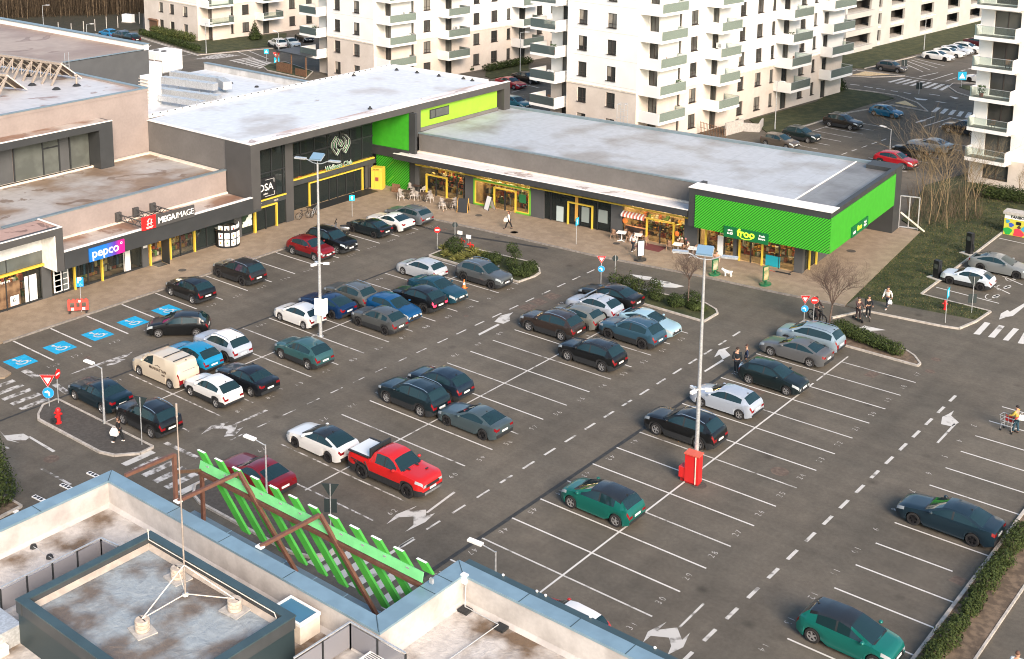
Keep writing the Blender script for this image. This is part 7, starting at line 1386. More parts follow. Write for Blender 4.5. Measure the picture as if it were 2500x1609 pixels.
# red plastic barrier
p = T(1,0,655,1240,.12); t = thing('plastic_barrier', 'red plastic barrier with holes standing on the pavement by the parking sign', 'barrier', (p.x,p.y,.12), R(50)); m = MB()
for (x0,x1,z0,z1) in ((-.75,.75,.78,.98),(-.75,.75,.18,.42),(-.75,-.58,.42,.78),(.58,.75,.42,.78),(-.25,-.12,.42,.78),(.12,.25,.42,.78)): m.box(x0,x1,-.05,.05,z0,z1)
for i in range(5): m.box(-.7+.3*i,-.55+.3*i,-.045,.045,.98,1.06)
m.build('panel', M('barrier_red', (.62,.07,.05), .6, var=.1), t); m = MB(); [m.box(x_-.06,x_+.06,-.28,.28,0,.18) for x_ in (-.6,.6)]; m.build('foot', MT['black_plastic'], t); m = MB(); m.box(-.5,-.3,-.056,-.051,.2,.4); m.box(.3,.5,-.056,-.051,.2,.4); m.box(.05,.2,-.056,-.051,.8,.96); m.build('reflector', MT['sign_white'], t)
p = T(1,1,1822,1035); t = thing('traffic_cone', 'orange and white traffic cone beside the dark blue sedan', 'cone', p); m = MB(); m.box(-.2,.2,-.2,.2,0,.03); m.build('cone_base', MT['orange'], t); m = MB(); m.lathe([(.15,.031),(.10,.28),(.099,.28)], n=14); m.build('cone', MT['orange'], t); m = MB(); m.lathe([(.065,.45),(.03,.7),(0,.7)], n=14); m.build('cone_tip', MT['orange'], t); m = MB(); m.lathe([(.101,.28),(.066,.45)], n=14); m.build('band', MT['sign_white'], t)
for i, (x, y) in enumerate(((780,1232),(555,1332),(325,1430),(95,1520))):
    p = T(2,0,x,y); t = thing('lane_block', 'white and black rubber lane block on the left drive, '+('farthest from','second farthest from','second nearest to','nearest to')[i]+' the evergreen', 'lane block', p, R(95), 'lane blocks along the drive'); m = MB(); m.box(-.13,.13,-.45,.45,0,.06); m.build('strip', MT['sign_white'], t); m = MB(); [m.box(-.09,.09,-.3+.25*k,-.12+.25*k,.0605,.066) for k in range(3)]; m.build('black_panel', MT['black_plastic'], t)
# ---- cafe furniture
mk('chair_white', (.55,.51,.47), .6); mk('chair_tan', (.42,.27,.18), .7); mk('table_dark', (.07,.045,.035), .5)
def cafe_chair(p, rz, mat, label, grp):
    t = thing('cafe_chair', label, 'chair', (p.x,p.y,.12), rz, grp); m = MB(); m.box(-.23,.23,-.24,.24,.42,.47); m.build('seat', mat, t); m = MB()
    n = 7
    for i in range(n):
        a0, a1 = R(100+160*i/n), R(100+160*(i+1)/n); h0 = .36*(1-abs((i+.5)/n-.5)*1.0)
        q = lambda a, z: (.02+.27*math.cos(a), .27*math.sin(a), z)
        m.poly([q(a0,.45),q(a1,.45),q(a1,.52+h0),q(a0,.52+h0)]); m.poly([q(a0,.52+h0),q(a1,.52+h0),q(a1,.45),q(a0,.45)])
    m.build('backrest', mat, t)
    for a in (-1,1):
        for b in (-1,1): MB().tube((.19*a,.19*b,.43),(.25*a,.25*b,0),.022).build('leg', mat, t)
def cafe_table(p, mat, label, grp, r=.4):
    t = thing('cafe_table', label, 'table', (p.x,p.y,.12), .3, grp); m = MB(); m.box(-r,r,-r,r,.72,.76); m.build('tabletop', mat, t); MB().tube((0,0,.03),(0,0,.72),.035).build('stem', MT['black_plastic'] if mat is MT['table_dark'] else mat, t); m = MB(); m.bar((-.32,-.32,.02),(.32,.32,.02),.06,.04); m.bar((-.32,.32,.025),(.32,-.32,.025),.06,.041); m.build('foot', MT['black_plastic'] if mat is MT['table_dark'] else mat, t)
SD = ('left of the ','right of the ','on the shop side of the ','on the kerb side of the '); SD2 = ('left of the ','right of the ','behind the ')
GA, GB = 'white chairs and dark tables of the cafe corner', 'tan chairs and white tables of the awning shop'
for i, (x, y, s_) in enumerate(((1345,290,0),(1485,310,1),(1695,370,2),(1430,240,3))):
    p = T(1,1,x,y,.12); lb = ('dark cafe table nearest the striped green wall','dark cafe table before the yellow door frame','dark cafe table beside the blackboard','dark cafe table against the cafe window')[i]; cafe_table(p, MT['table_dark'], lb, GA)
    for k, (dx, dy) in enumerate(((-.72,-.1),(.7,.15),(.05,.75),(-.1,-.78))):
        if (i == 1 and k == 3) or (i == 3 and k > 1): continue
        cafe_chair(p+Vector((dx,dy,0)), math.atan2(-dy,-dx)+random.uniform(-.3,.3), MT['chair_white'], 'white armchair '+SD[k]+lb, GA)
for i, (x, y) in enumerate(((1085,640),(1215,660),(1555,740),(1680,775))):
    p = T(1,2,x,y,.12); lb = ('white table left of the candy striped awning','white table under the pink counter','white table by the flower display','white table right of the flower display')[i]; cafe_table(p, MT['sign_white'], lb, GB)
    for k, (dx, dy) in enumerate(((-.75,0),(.75,.1),(0,.75))): cafe_chair(p+Vector((dx,dy,0)), math.atan2(-dy,-dx), MT['chair_tan'], 'tan chair '+SD2[k]+lb, GB)
# ---- bicycles, scooter, trolley
def bicycle(name, label, p, rz, frame, s=1.0, cat='bicycle', z=.12, fat=False):
    t = thing(name, label, cat, (p.x,p.y,z), rz); t.scale = (s,s,s); r = .34
    for x_ in (-.52,.52):
        m = MB(); w_ = .035 if not fat else .06; m.lathe([(r-w_,-w_/2),(r,-w_/2),(r,w_/2),(r-w_,w_/2),(r-w_,-w_/2)], axis='y', n=26); o = m.build('wheel', MT['tyre'], t, loc=(x_,0,r)); q = MB(); [q.bar((0,0,0),((r-.03)*math.cos(a),0,(r-.03)*math.sin(a)),.008,.008) for a in [2*math.pi*k/10 for k in range(10)]]; q.build('spokes', MT['galvanised'], o)
    m = MB()
    for a, b in (((-.52,0,r),(-.1,0,.3)),((-.1,0,.3),(-.2,0,.82)),((-.52,0,r),(-.18,0,.75)),((-.18,0,.75),(.36,0,.8)),((-.1,0,.3),(.36,0,.72)),((.52,0,r),(.36,0,.95))): m.tube(a, b, .022 if not fat else .035, n=6)
    m.build('frame', frame, t); m = MB(); m.tube((.34,-.28,1.0),(.34,.28,1.0),.018); m.tube((.36,0,.93),(.34,0,1.0),.018); m.build('handlebar', MT['black_plastic'], t); m = MB(); m.ell((-.22,0,.87),.14,.07,.04); m.build('saddle', MT['black_plastic'], t); return t
bicycle('bicycle', 'dark bicycle leaning by the pillar, nearer of two at the entrance', T(1,1,485,460,.12), R(75), MT['black'], 1.0); bicycle('bicycle', 'grey bicycle with silver wheels, farther of two at the entrance', T(1,1,575,435,.12), R(110), MT['grey_metal'], 1.0)
p = T(1,1,790,590); t = thing('motor_scooter', 'black and silver motor scooter parked between a black car and a dark sedan', 'scooter', p, R(-150)); 
for x_ in (-.6,.6): m = MB(); m.lathe([(.12,-.05),(.24,-.05),(.26,0),(.24,.05),(.12,.05)], axis='y', n=18); m.build('wheel', MT['tyre'], t, 40, (x_,0,.26))
m = MB(); m.ell((-.4,0,.62),.48,.18,.22); m.box(-.2,.4,-.14,.14,.28,.38); m.obox((.48,0,.65),(.05,0,.0),(0,.2,0),(-.12,0,.32)); m.build('body', MT['rim_silver'], t, 50); m = MB(); m.ell((-.35,0,.82),.4,.15,.09); m.build('seat', MT['black_plastic'], t); m = MB(); m.tube((.6,0,.26),(.4,0,1.0),.035); m.tube((.4,-.33,1.02),(.4,.33,1.02),.025); m.build('handlebar', MT['black_plastic'], t); m = MB(); m.obox((.42,0,1.2),(.02,0,0),(0,.18,0),(-.08,0,.2)); m.build('windshield', MT['black'], t); m = MB(); m.box(-.95,-.6,-.2,.2,.85,1.15); m.build('top_case', MT['black'], t)
p = T(2,3,2255,865); t = thing('shopping_trolley', 'metal shopping trolley with red front panel pushed by the person in yellow', 'shopping trolley', p, R(170)); m = MB()
for z, a in ((.45,.30),(.7,.36),(.98,.42)):
    for (x0,y0,x1,y1) in ((-a,-.25,a,-.25),(a,-.25,a,.25),(a,.25,-a,.25),(-a,.25,-a,-.25)): m.tube((x0,y0,z),(x1,y1,z),.014)
for x_ in (-.36,-.12,.12,.36):
    for y_ in (-.25,.25): m.tube((x_*.8,y_,.45),(x_*1.1,y_,.98),.009)
for x_ in (-.33,.33):
    for y_ in (-.22,.22): m.tube((x_,y_,.08),(x_*.9,y_,.45),.016)
m.build('wire_basket', MT['galvanised'], t); m = MB(); m.box(-.30,.30,-.262,-.256,.52,.9); m.build('red_panel', MT['red'], t); MB().tube((-.5,-.25,1.05),(-.5,.25,1.05),.03).build('handle', MT['red'], t)
for x_ in (-.33,.33):
    for y_ in (-.22,.22): MB().lathe([(0,-.02),(.07,-.02),(.07,.02),(0,.02)], (x_,y_,.07), 'y', 10).build('castor', MT['black_plastic'], t)
# ---- roof ladder, gate, balcony air conditioners, far bits
p = T(0,2,1070,1010,5.6); t = thing('roof_ladder', 'galvanised ladder hoop at the back edge of the right shop roof', 'ladder', (p.x,p.y+.1,5.6), R(4)); m = MB()
for x_ in (-.4,.4): m.tube((x_,0,-1),(x_,0,1.7),.03); m.tube((x_,.8,-1),(x_,.8,1.7),.03); m.tube((x_,0,1.7),(x_,.8,1.7),.03)
for z in (.3,1.0,1.7): m.tube((-.4,0,z),(.4,0,z),.02); m.tube((-.4,.8,z),(.4,.8,z),.02)
m.build('hoops', MT['galvanised'], t)
p = T(1,3,1345,535,.1); t = thing('metal_gate', 'open galvanised gate frame with a diagonal brace behind the green corner', 'gate', (p.x,p.y,.1), R(15)); m = MB()
for a, b in (((0,0,0),(0,0,3.0)),((1.6,0,0),(1.6,0,3.0)),((0,0,3.0),(1.6,0,3.0)),((0,0,.15),(1.6,0,.15)),((-.6,0,0),(-.6,0,2.8)),((.8,0,.15),(.8,0,3.0))): m.bar(a, b, .09, .09)
m.build('frame', MT['galvanised'], t); MB().bar((0.1,-.1,1.5),(2.2,-.3,.05),.1,.12).build('brace', MT['coping_cream'], t)
def ac(label, root, x, y, z, rz=0.0):
    p = root.matrix_world @ Vector((x,y,z)) if False else (Matrix.Translation(root.location) @ Matrix.Rotation(root.rotation_euler.z,4,'Z') @ Vector((x,y,z)))
    t = thing('air_conditioner', label, 'air conditioner', p, root.rotation_euler.z+rz, 'balcony air conditioners'); m = MB(); m.box(-.42,.42,-.16,.16,0,.6); m.build('casing', MT['sign_white'], t); m = MB(); m.lathe([(0,0),(.22,0),(.24,.015)], (.08,-.172,.3), 'y', 16); m.build('fan_grille', MT['grey_metal'], t)
for k, (b_, lb, x, y, z) in enumerate(((AC_,'on the largest block, south corner balcony of the second floor',-14.9,.9,FH*2+.02),(AC_,'on the largest block, middle balcony of the third floor',1.2,13.6,FH*3+.02),(AC_,'on the largest block, stacked above the one on the third floor balcony',.55,13.2,FH*3+.7),(AB_,'on the middle block, lowest corner balcony',.9,3.9,FH+.02),(AB_,'on the middle block, second corner balcony',.95,4.2,FH*2+.5),(AB_,'on the middle block, third corner balcony',.9,3.6,FH*3+.7),(AB_,'on the middle block, south west balcony',-15.1,.6,FH*2+.02),(AB_,'on the middle block, second balcony of the long side',.9,13.8,FH*2+.6),(AC_,'on the largest block, fourth floor balcony of the long side',1.0,13.4,FH*4+.02))):
    ac('white air conditioner '+lb, b_, x, y, z)
p = T(0,0,1270,260); t = thing('garden_shed', 'small brown garden shed at the leftmost apartment block', 'shed', (p.x+1.2,p.y+.5,.1), R(-8)); m = MB(); m.box(-1.4,1.4,-1,1,0,2.0); m.build('wall', MT['wood_brown'], t); m = MB(); m.prism([(-1.6,-1.2),(1.6,-1.2),(1.6,1.2),(-1.6,1.2)], 2.0, 2.15); m.v += [(-1.6,-1.2,2.15),(1.6,-1.2,2.15),(0,0,2.7),(1.6,1.2,2.15),(-1.6,1.2,2.15)]; k = len(m.v)-5; m.f += [(k,k+1,k+2),(k+1,k+3,k+2),(k+3,k+4,k+2),(k+4,k,k+2)]; m.m += [0]*4; m.build('roof', MT['wood_brown'], t)
p = T(0,1,450,610); t = thing('terrace_canopy', 'dark roofed terrace with brown screens at the middle apartment block', 'terrace canopy', (p.x,p.y,0), FA); m = MB(); m.box(-3.6,3.6,-1.6,2.4,3.0,3.2); m.build('roof', MT['anthracite'], t); m = MB(); m.box(-3.5,-.2,-1.6,-1.5,.1,1.5); m.box(1.0,3.5,-1.6,-1.5,.1,1.1); m.build('screen', MT['wood_brown'], t)
for x_ in (-3.4,0,3.4): MB().box(x_-.07,x_+.07,-1.55,-1.41,0,3.0).build('post', MT['wood_brown'], t)
p = T(0,1,800,620); t = thing('garden_box', 'dark garden storage box below the middle apartment block', 'storage box', (p.x,p.y,0), FA); m = MB(); m.box(-2.0,2.0,-1,1,0,1.9); m.build('box', MT['anthracite'], t); m = MB(); m.box(-2.1,2.1,-1.1,1.1,1.901,2.0); m.build('lid', MT['asphalt_dark'], t)
p = T(0,2,1950,1130,.05); q = T(0,2,2095,1090,.05); r_ = T(0,2,2230,1100,.05); t = thing('terrace_wall', 'low grey terrace walls at the foot of the largest apartment block', 'wall', (p.x,p.y,0)); m = MB(); m.bar((0,0,.75),(q.x-p.x,q.y-p.y,.75),.2,1.5); m.bar((q.x-p.x,q.y-p.y,.5),(r_.x-p.x,r_.y-p.y,.5),.2,1.0); m.bar((r_.x-p.x,r_.y-p.y,.5),(r_.x-p.x-1,r_.y-p.y+3,.5),.2,1.0); m.build('wall_panel', MT['concrete'], t)
p = T(0,2,1740,1120,.05); t = thing('lattice_fence', 'brown lattice fence panel at the foot of the largest apartment block', 'fence', (p.x,p.y,0), R(-20)); m = MB(); [m.bar((.25*i,0,0),(.25*i,0,1.6),.05,.03) for i in range(18)]; [m.bar((0,.02,z),(4.3,.02,z),.05,.03) for z in (.3,.9,1.5)]; m.build('lattice', MT['wood_brown'], t)
t = thing('wire_fence', 'pale fence posts along the wood behind the dark block', 'fence', T(0,0,490,290)); o_ = T(0,0,490,290)
for (x, y) in ((490,290),(598,298),(700,280),(795,262),(890,240),(985,235),(1165,200)): p = T(0,0,x,y)-o_; MB().tube(p, p+Vector((0,0,2.2)), .07).build('post', MT['concrete'], t)
p = T(0,0,1072,190); t = thing('utility_cabinet', 'white utility cabinet at the edge of the wood', 'cabinet', (p.x,p.y,0), .2); m = MB(); m.box(-1.1,1.1,-.5,.5,.2,1.6); m.build('box', MT['white_paint'], t); m = MB(); m.box(-1.2,1.2,-.6,.6,0,.2); m.build('plinth', MT['concrete'], t)

# things people keep on their balconies
def on_block(root, x, y, z): return Matrix.Translation(root.location) @ Matrix.Rotation(root.rotation_euler.z,4,'Z') @ Vector((x,y,z))
for k, (b_, lb, x, y, z) in enumerate(((AC_,'on the largest block, second floor long side',1.3,29.0,FH*2),(AC_,'on the largest block, third floor corner balcony',.6,3.0,FH*3),(AC_,'on the largest block, lowest south west balcony',-14.2,.1,FH),(AC_,'on the largest block, top visible middle balcony',1.4,12.6,FH*5),(AB_,'on the middle block, third floor corner balcony',.8,2.4,FH*3),(AB_,'on the middle block, first floor middle balcony',1.2,12.8,FH),(TW,'on the tower, second floor balcony',2.2,-.8,FH*2),(TW,'on the tower, fourth floor balcony',3.2,-.7,FH*4))):
    p = on_block(b_, x, y, z+.013); t = thing('balcony_chair', 'small dark chair '+lb, 'chair', p, .7*k, 'chairs on the balconies'); m = MB(); m.box(-.22,.22,-.22,.22,.42,.46); m.build('seat', MT['wood_brown'], t); m = MB(); m.box(-.22,-.18,-.22,.22,.461,.9); m.build('backrest', MT['wood_brown'], t)
    for a in (-.19,.19):
        for b in (-.19,.19): MB().tube((a,b,0),(a,b,.42),.018).build('leg', MT['black_plastic'], t)
for k, (b_, lb, x, y, z) in enumerate(((AC_,'on the largest block, second floor corner balcony',1.0,4.6,FH*2),(AC_,'on the largest block, third floor long side',1.5,27.5,FH*3),(AC_,'on the largest block, third floor south west balcony',-13.2,-.6,FH*3),(AB_,'on the middle block, fourth floor corner balcony',.9,1.6,FH*4),(AB_,'on the middle block, second floor south west balcony',-14.0,-.4,FH*2),(TW,'on the tower, third floor balcony',1.0,-.9,FH*3))):
    p = on_block(b_, x, y, z+.013); t = thing('potted_plant', 'potted green plant '+lb, 'potted plant', p, .5*k, 'plants on the balconies'); m = MB(); m.lathe([(0,0),(.16,0),(.22,.35),(.19,.35),(.18,.3),(0,.3)], n=12); m.build('pot', MT['stock1'], t, 40); m = MB(); r_ = random.Random(k)
    for q in range(160): a = r_.uniform(0,6.3); d = Vector((math.cos(a)*r_.uniform(.1,.4), math.sin(a)*r_.uniform(.1,.4), r_.uniform(.35,1.1))); n = Vector((r_.uniform(-1,1), r_.uniform(-1,1), r_.uniform(-1,1))).normalized()*.07; u = n.orthogonal().normalized()*.05; m.poly([d-n, d+u, d+n, d-u])
    m.build('leaves', leafmat('plant_green', (.02,.05,.015), (.05,.09,.03)), t)
# ================================================================ PLANTS
def leaf_mesh(name, blobs, n, size, mats, seed=1, flat=0.0):
    """many small leaf faces through the volume of the given (x,y,z,rx,ry,rz) blobs"""
    r = random.Random(seed); m = MB(); vol = [b[3]*b[4]*b[5] for b in blobs]; tot = sum(vol)
    for b, v in zip(blobs, vol):
        for _ in range(max(20, int(n*v/tot))):
            while True:
                p = Vector((r.uniform(-1,1), r.uniform(-1,1), r.uniform(-1,1)))
                if p.length < 1: break
            p = p.normalized()*(0.62+0.38*r.random())*(1+0.10*math.sin(7*p.x+5*p.y+seed)); c = Vector((b[0]+p.x*b[3], b[1]+p.y*b[4], max(.02, b[2]+p.z*b[5])))
            nrm = (p+Vector((r.uniform(-.7,.7), r.uniform(-.7,.7), r.uniform(-.4,.9)))).normalized(); u = nrm.orthogonal().normalized(); w_ = nrm.cross(u); a = r.uniform(0,6.3); u2 = u*math.cos(a)+w_*math.sin(a); w2 = nrm.cross(u2); s = size*r.uniform(.6,1.4)
            m.poly([c-u2*s, c+w2*s*.5, c+u2*s, c-w2*s*.5], r.randrange(len(mats)))
    return m.mesh(name, mats)
LG = [leafmat('leaf_dark', (.018,.030,.010), (.035,.052,.016)), leafmat('leaf_mid', (.035,.052,.014), (.06,.08,.024)), leafmat('leaf_light', (.07,.09,.028), (.11,.12,.04))]
LT = [LG[0], LG[0], LG[1]]; LYG = [leafmat('leaf_yellow', (.16,.17,.045), (.26,.25,.085)), leafmat('leaf_olive', (.09,.10,.028), (.16,.16,.05))]
def shrub(name, label, p, blobs, n=900, size=.06, mats=None, seed=1, group=None, cat='shrub', stems=3, z=.1):
    t = thing(name, label, cat, (p.x,p.y,z), 0, group); put('foliage', leaf_mesh('foliage', blobs, n, size, mats or LT, seed), t)
    m = MB(); [m.tube((0,0,0),(b[0],b[1],b[2]),.03,.015,6) for b in blobs[:6]]; m.build('stem', MT['bark'], t); return t
GI = 'clipped shrubs of the planted islands'
shrub('ball_shrub', 'dark clipped ball shrub beside the red pipes', T(1,1,1745,745,.1), [(0,0,.75,.85,.85,.75)], 2200, .06, seed=2, group=GI)
def cloud(label, r_, c_, x, y, blobs, seed, mats=None, n=1600): return shrub('cloud_shrub', label, T(r_,c_,x,y,.1), blobs, n, .06, mats, seed, GI)
cloud('dark shrub clipped into cloud lumps, tallest on the island by the grey car', 1,1,2235,880, [(-.3,.2,1.7,.6,.6,.5),(.3,.0,1.35,.5,.5,.45),(-.1,-.2,.6,.65,.6,.55)], 3)
cloud('lower dark shrub in front of the tall cloud shrub', 1,1,2265,930, [(0,0,.45,.7,.7,.5),(.7,.1,.35,.6,.55,.4)], 4); cloud('dark rounded shrub at the island tip by the grey car', 1,2,320,900, [(0,0,.45,.8,.75,.5)], 5)
cloud('mid green spreading shrub behind the grey car bonnet', 1,1,2080,830, [(0,0,.5,.8,.7,.5),(-.8,.1,.4,.7,.6,.4)], 6, [LG[1],LG[0]])
for i, (x, y) in enumerate(((1650,715),(1665,770),(1755,800),(1835,780),(1920,760),(1890,730),(1990,775))):
    p = T(1,1,x,y,.1); t = thing('yucca', 'yellow green grassy tuft on the island with the clipped ball shrub', 'plant', p, 0, 'grassy tufts on the island'); m = MB(); r = random.Random(i)
    for k in range(70):
        a = r.uniform(0,6.3); l = r.uniform(.5,.85); e = r.uniform(.3,1.3); d = Vector((math.cos(a)*math.cos(e), math.sin(a)*math.cos(e), math.sin(e))); n = Vector((-math.sin(a), math.cos(a), 0))*.03; tip = d*l-Vector((0,0,.15*l*math.cos(e))); m.poly([-n, n, d*l*.6+n*.8, tip, d*l*.6-n*.8], r.randrange(2))
    m.build('leaves', LYG, t)
cloud('dark shrub with red tipped shoots behind the black sedan', 1,2,1180,1060, [(-1.6,.2,.55,.8,.6,.5),(-.4,.1,.6,.9,.6,.6),(.5,0,.6,.7,.6,.55),(-1.7,.2,1.3,.12,.12,.5),(-.3,.1,1.3,.14,.14,.5),(.7,.1,1.2,.12,.12,.45)], 7, [LG[1],LG[0]], 2400)
cloud('dark clipped box shrub in the middle of the bare tree island', 1,2,1360,1120, [(0,0,.7,.75,.6,.75),(.15,-.1,1.2,.55,.5,.45),(.4,-.4,.4,.7,.5,.4)], 8, [LG[1],LG[0]])
cloud('low dark rounded shrub left of the bare tree on the island', 1,2,1535,1190, [(0,0,.5,.75,.65,.55)], 9, LT); cloud('low dark shrubs right of the bare tree on the island', 1,2,1680,1170, [(0,0,.55,.8,.65,.55),(.3,-.7,.35,.8,.4,.35)], 10, LT)
cloud('low mid green ground cover shrub at the tip of the bare tree island', 1,2,1710,1215, [(0,0,.25,.9,.6,.28)], 11, [LG[1]])
bl = []
r = random.Random(4)
for i in range(11): u = i/10; bl.append((5.4*u+r.uniform(-.1,.1), -1.15*u+r.uniform(-.15,.15), .5, .62, .72-.3*max(0,u-.7), .5))
p = T(1,3,850,1400,.1); q = T(2,3,1340,210,.1); d = q-p; bl = [(d.x*i/10, d.y*i/10-.35*(i/10), .42, .66, .95*(1-.35*i/10), .45+.06*math.sin(i*2)) for i in range(11)]
t = thing('hedge', 'low clipped hedge filling the island by the pale blue people carrier', 'hedge', p); put('foliage', leaf_mesh('foliage', bl, 9000, .06, [LG[1],LG[0],LG[1]], 12), t); m = MB(); [m.tube((b[0],b[1],0),(b[0],b[1],.5),.03) for b in bl]; m.build('stem', MT['bark'], t)
# shrub row along the right hand kerb
r = random.Random(9); y = -3.2; k = 0
places = ('first from the bottom','second from the bottom','third from the bottom','fourth from the bottom','fifth from the bottom','sixth from the bottom','seventh from the bottom','eighth from the bottom','ninth from the bottom','tenth from the bottom','eleventh from the bottom','twelfth from the bottom','thirteenth from the bottom','fourteenth from the bottom','fifteenth from the bottom','sixteenth from the bottom')
while y < 20.5 and k < 16:
    s = r.uniform(.5,.75); shrub('hedge_shrub', 'scruffy dark green shrub in the kerb bed at the right, '+places[k], Vector((15.75+r.uniform(-.12,.1), y, .08)), [(0,0,.42*s/.6,s*.85,s*1.15,.48*s/.6),(r.uniform(-.2,.2),r.uniform(.3,.6),.35,s*.65,s*.7,.36)], 1300, .055, [LG[1],LG[0],LG[1]], 20+k, 'shrubs in the kerb bed', z=.08); y += r.uniform(1.15,1.75); k += 1
# bare trees
def branch(m, r, p, d, l, rad, depth, spread):
    n = 3; q = p
    for i in range(n):
        d2 = (d+Vector((r.uniform(-.12,.12), r.uniform(-.12,.12), r.uniform(-.02,.10)))).normalized(); q2 = q+d2*(l/n); m.tube(q, q2, rad*(1-.25*i/n), rad*(1-.25*(i+1)/n), 5 if rad > .02 else 3, caps=False); q, d = q2, d2
        if depth > 0 and i > 0 or (depth > 0 and r.random() < .5):
            for _ in range(r.choice((1,2,2))):
                a = r.uniform(0,6.3); o = d.orthogonal().normalized(); s_ = Matrix.Rotation(a, 3, d) @ o; nd = (d*(1-spread)+s_*spread+Vector((0,0,.12))).normalized(); branch(m, r, q, nd, l*r.uniform(.5,.72), rad*.55, depth-1, spread)
def bare_tree(label, p, h, trunk, depth, seed, mat, spread=.5, lean=(0,0), name='bare_tree', group=None, n=6, rad=.07):
    t = thing(name, label, 'tree', (p.x,p.y,p.z), 0, group); r = random.Random(seed); m = MB(); top = Vector((lean[0],lean[1],trunk)); m.tube((0,0,0), top*.5, rad*1.25, rad, 8); m.tube(top*.5, top, rad, rad*.85, 8); m.build('trunk', mat, t, 50)
    c = MB()
    for k in range(n): a = 2*math.pi*k/n+r.uniform(-.3,.3); sp = spread*r.uniform(.3,1.1); branch(c, r, top*r.uniform(.8,1.0), Vector((math.cos(a)*sp, math.sin(a)*sp, 1)).normalized(), (h-trunk)*r.uniform(.5,.66), rad*.5, depth, .48)
    c.build('crown', mat, t); return t
mk('twig_red', (.12,.085,.068), .9, var=.2, scale=8); mk('twig_pale', (.21,.155,.085), .9, var=.25, scale=5); mk('twig_brown', (.085,.062,.036), .9, var=.25, scale=4)
p = T(1,2,1640,1185,.1); bare_tree('bare round crowned tree on the island in front of the lit shops', p, zpix(p, 400+745*TS)-.1, 2.3, 4, 3, MT['twig_red'], .75, n=9, rad=.055)
p = T(1,3,762,1368,.1); bare_tree('bare tree with upright twiggy crown by the hedge island and the cyclist', p, zpix(p, 400+840*TS)-.1, 2.0, 4, 5, MT['twig_red'], .6, (.15,.1), n=10, rad=.06)
GS = 'bare saplings between the shops and the tower'
for i, (lb, r_, c_, x, y, yt, rt) in enumerate((('pale bare sapling nearest the green roof corner',1,3,1505,480,1000,0),('pale bare tree with forked trunk, tallest before the tower',1,3,1750,540,1040,0),('thin bare sapling between the two tall ones',1,3,1655,480,1180,0),('pale bare tree leaning towards the tower wall',1,3,1905,470,1100,0),('slender bare sapling in front of the tower window',1,3,1990,430,1250,0),('low bare sapling by the metal gate',1,3,1600,500,1250,0),('bare sapling at the shaded hedge of the tower',1,3,2330,300,1400,0))):
    p = T(r_,c_,x,y,.1); h = z_at(Vector((p.x,p.y,.1)), yt*TS)-.1; bare_tree(lb, p, max(3, h), max(1.0, h*.22), 3, 30+i, MT['twig_pale'], .32, (random.Random(i).uniform(-.3,.3),.1), 'bare_sapling', GS, 4, .042)
r = random.Random(17); m = MB()                        # tangled dry undergrowth below the saplings
for _ in range(1300):
    x = r.uniform(1420,2050); y = r.uniform(235,520)-max(0,(x-1700))*.15; p = T(1,3,x,y,.1); h = r.uniform(.3,1.7); d = Vector((r.uniform(-.35,.35), r.uniform(-.35,.35), 1)).normalized(); n = Vector((r.uniform(-1,1), r.uniform(-1,1), 0)).normalized()*r.uniform(.008,.02); m.poly([p-n, p+n, p+d*h+n*.2, p+d*h-n*.2], r.randrange(2))
tag(m.build('undergrowth', [MT['twig_brown'], M('twig_grey', (.11,.085,.058), .9)]), kind='stuff')
r = random.Random(23); m = MB()                        # coarse grass blades over the lawns
poly = [xy(T(1,3,1010,1120)),xy(T(1,3,1985,1308)),xy(T(1,3,2095,1240)),(-.7,48.5),(-.7,60),(-.7,70),(-2,78),(-8,78),(-6,63.9),(-4.0,43.4)]
def inside(x, y, pg):
    c = False; j = len(pg)-1
    for i in range(len(pg)):
        if ((pg[i][1] > y) != (pg[j][1] > y)) and x < (pg[j][0]-pg[i][0])*(y-pg[i][1])/(pg[j][1]-pg[i][1])+pg[i][0]: c = not c
        j = i
    return c
kk = 0
while kk < 12000:
    x, y = r.uniform(-8,5), r.uniform(41,78)
    if not inside(x, y, poly): continue
    kk += 1; a = r.uniform(0,6.3); h = r.uniform(.03,.09); n = Vector((math.cos(a), math.sin(a), 0))*r.uniform(.02,.05); q = Vector((x,y,.1)); m.poly([q-n, q+n, q+Vector((r.uniform(-.06,.06), r.uniform(-.06,.06), h))], r.randrange(3))
tag(m.build('grass', [LG[0], LG[1], leafmat('dry_blade', (.10,.085,.035), (.15,.12,.055))]), kind='stuff')
# hedge by the tower, conifer and bushes of the housing blocks, evergreen at the left edge
p = T(1,3,2040,280,.1); q = T(1,3,2420,340,.1); d = q-p; t = thing('hedge', 'dark hedge along the foot of the tower', 'hedge', p); put('foliage', leaf_mesh('foliage', [(d.x*i/6,d.y*i/6,.8,.9,.7,.8) for i in range(9)], 6000, .08, LT, 44), t); m = MB(); [m.tube((d.x*i/6,d.y*i/6,0),(d.x*i/6,d.y*i/6,.8),.04) for i in range(9)]; m.build('stem', MT['bark'], t)
def conifer(label, p, h, r0, seed, n=2600):
    t = thing('conifer', label, 'tree', (p.x,p.y,0)); put('crown', leaf_mesh('crown', [(0,0,h*(.14+.13*i),r0*(1-.14*i),r0*(1-.14*i),h*.12) for i in range(7)], n, .11, LT, seed), t); MB().tube((0,0,0),(0,0,h*.9),.12,.03).build('trunk', MT['bark'], t)
conifer('dark round conifer at the far corner of the largest apartment block', T(0,3,820,755), 3.6, 1.6, 51); conifer('small dark conifer on the verge before the leftmost apartment block', T(0,0,2130,335), 3.4, 1.3, 52); conifer('small dark conifer at the foot of the middle apartment block', T(0,1,1858,590), 2.6, .9, 53); conifer('small conifer in the terrace corner of the largest apartment block', T(0,2,1998,1010), 2.6, .9, 54)
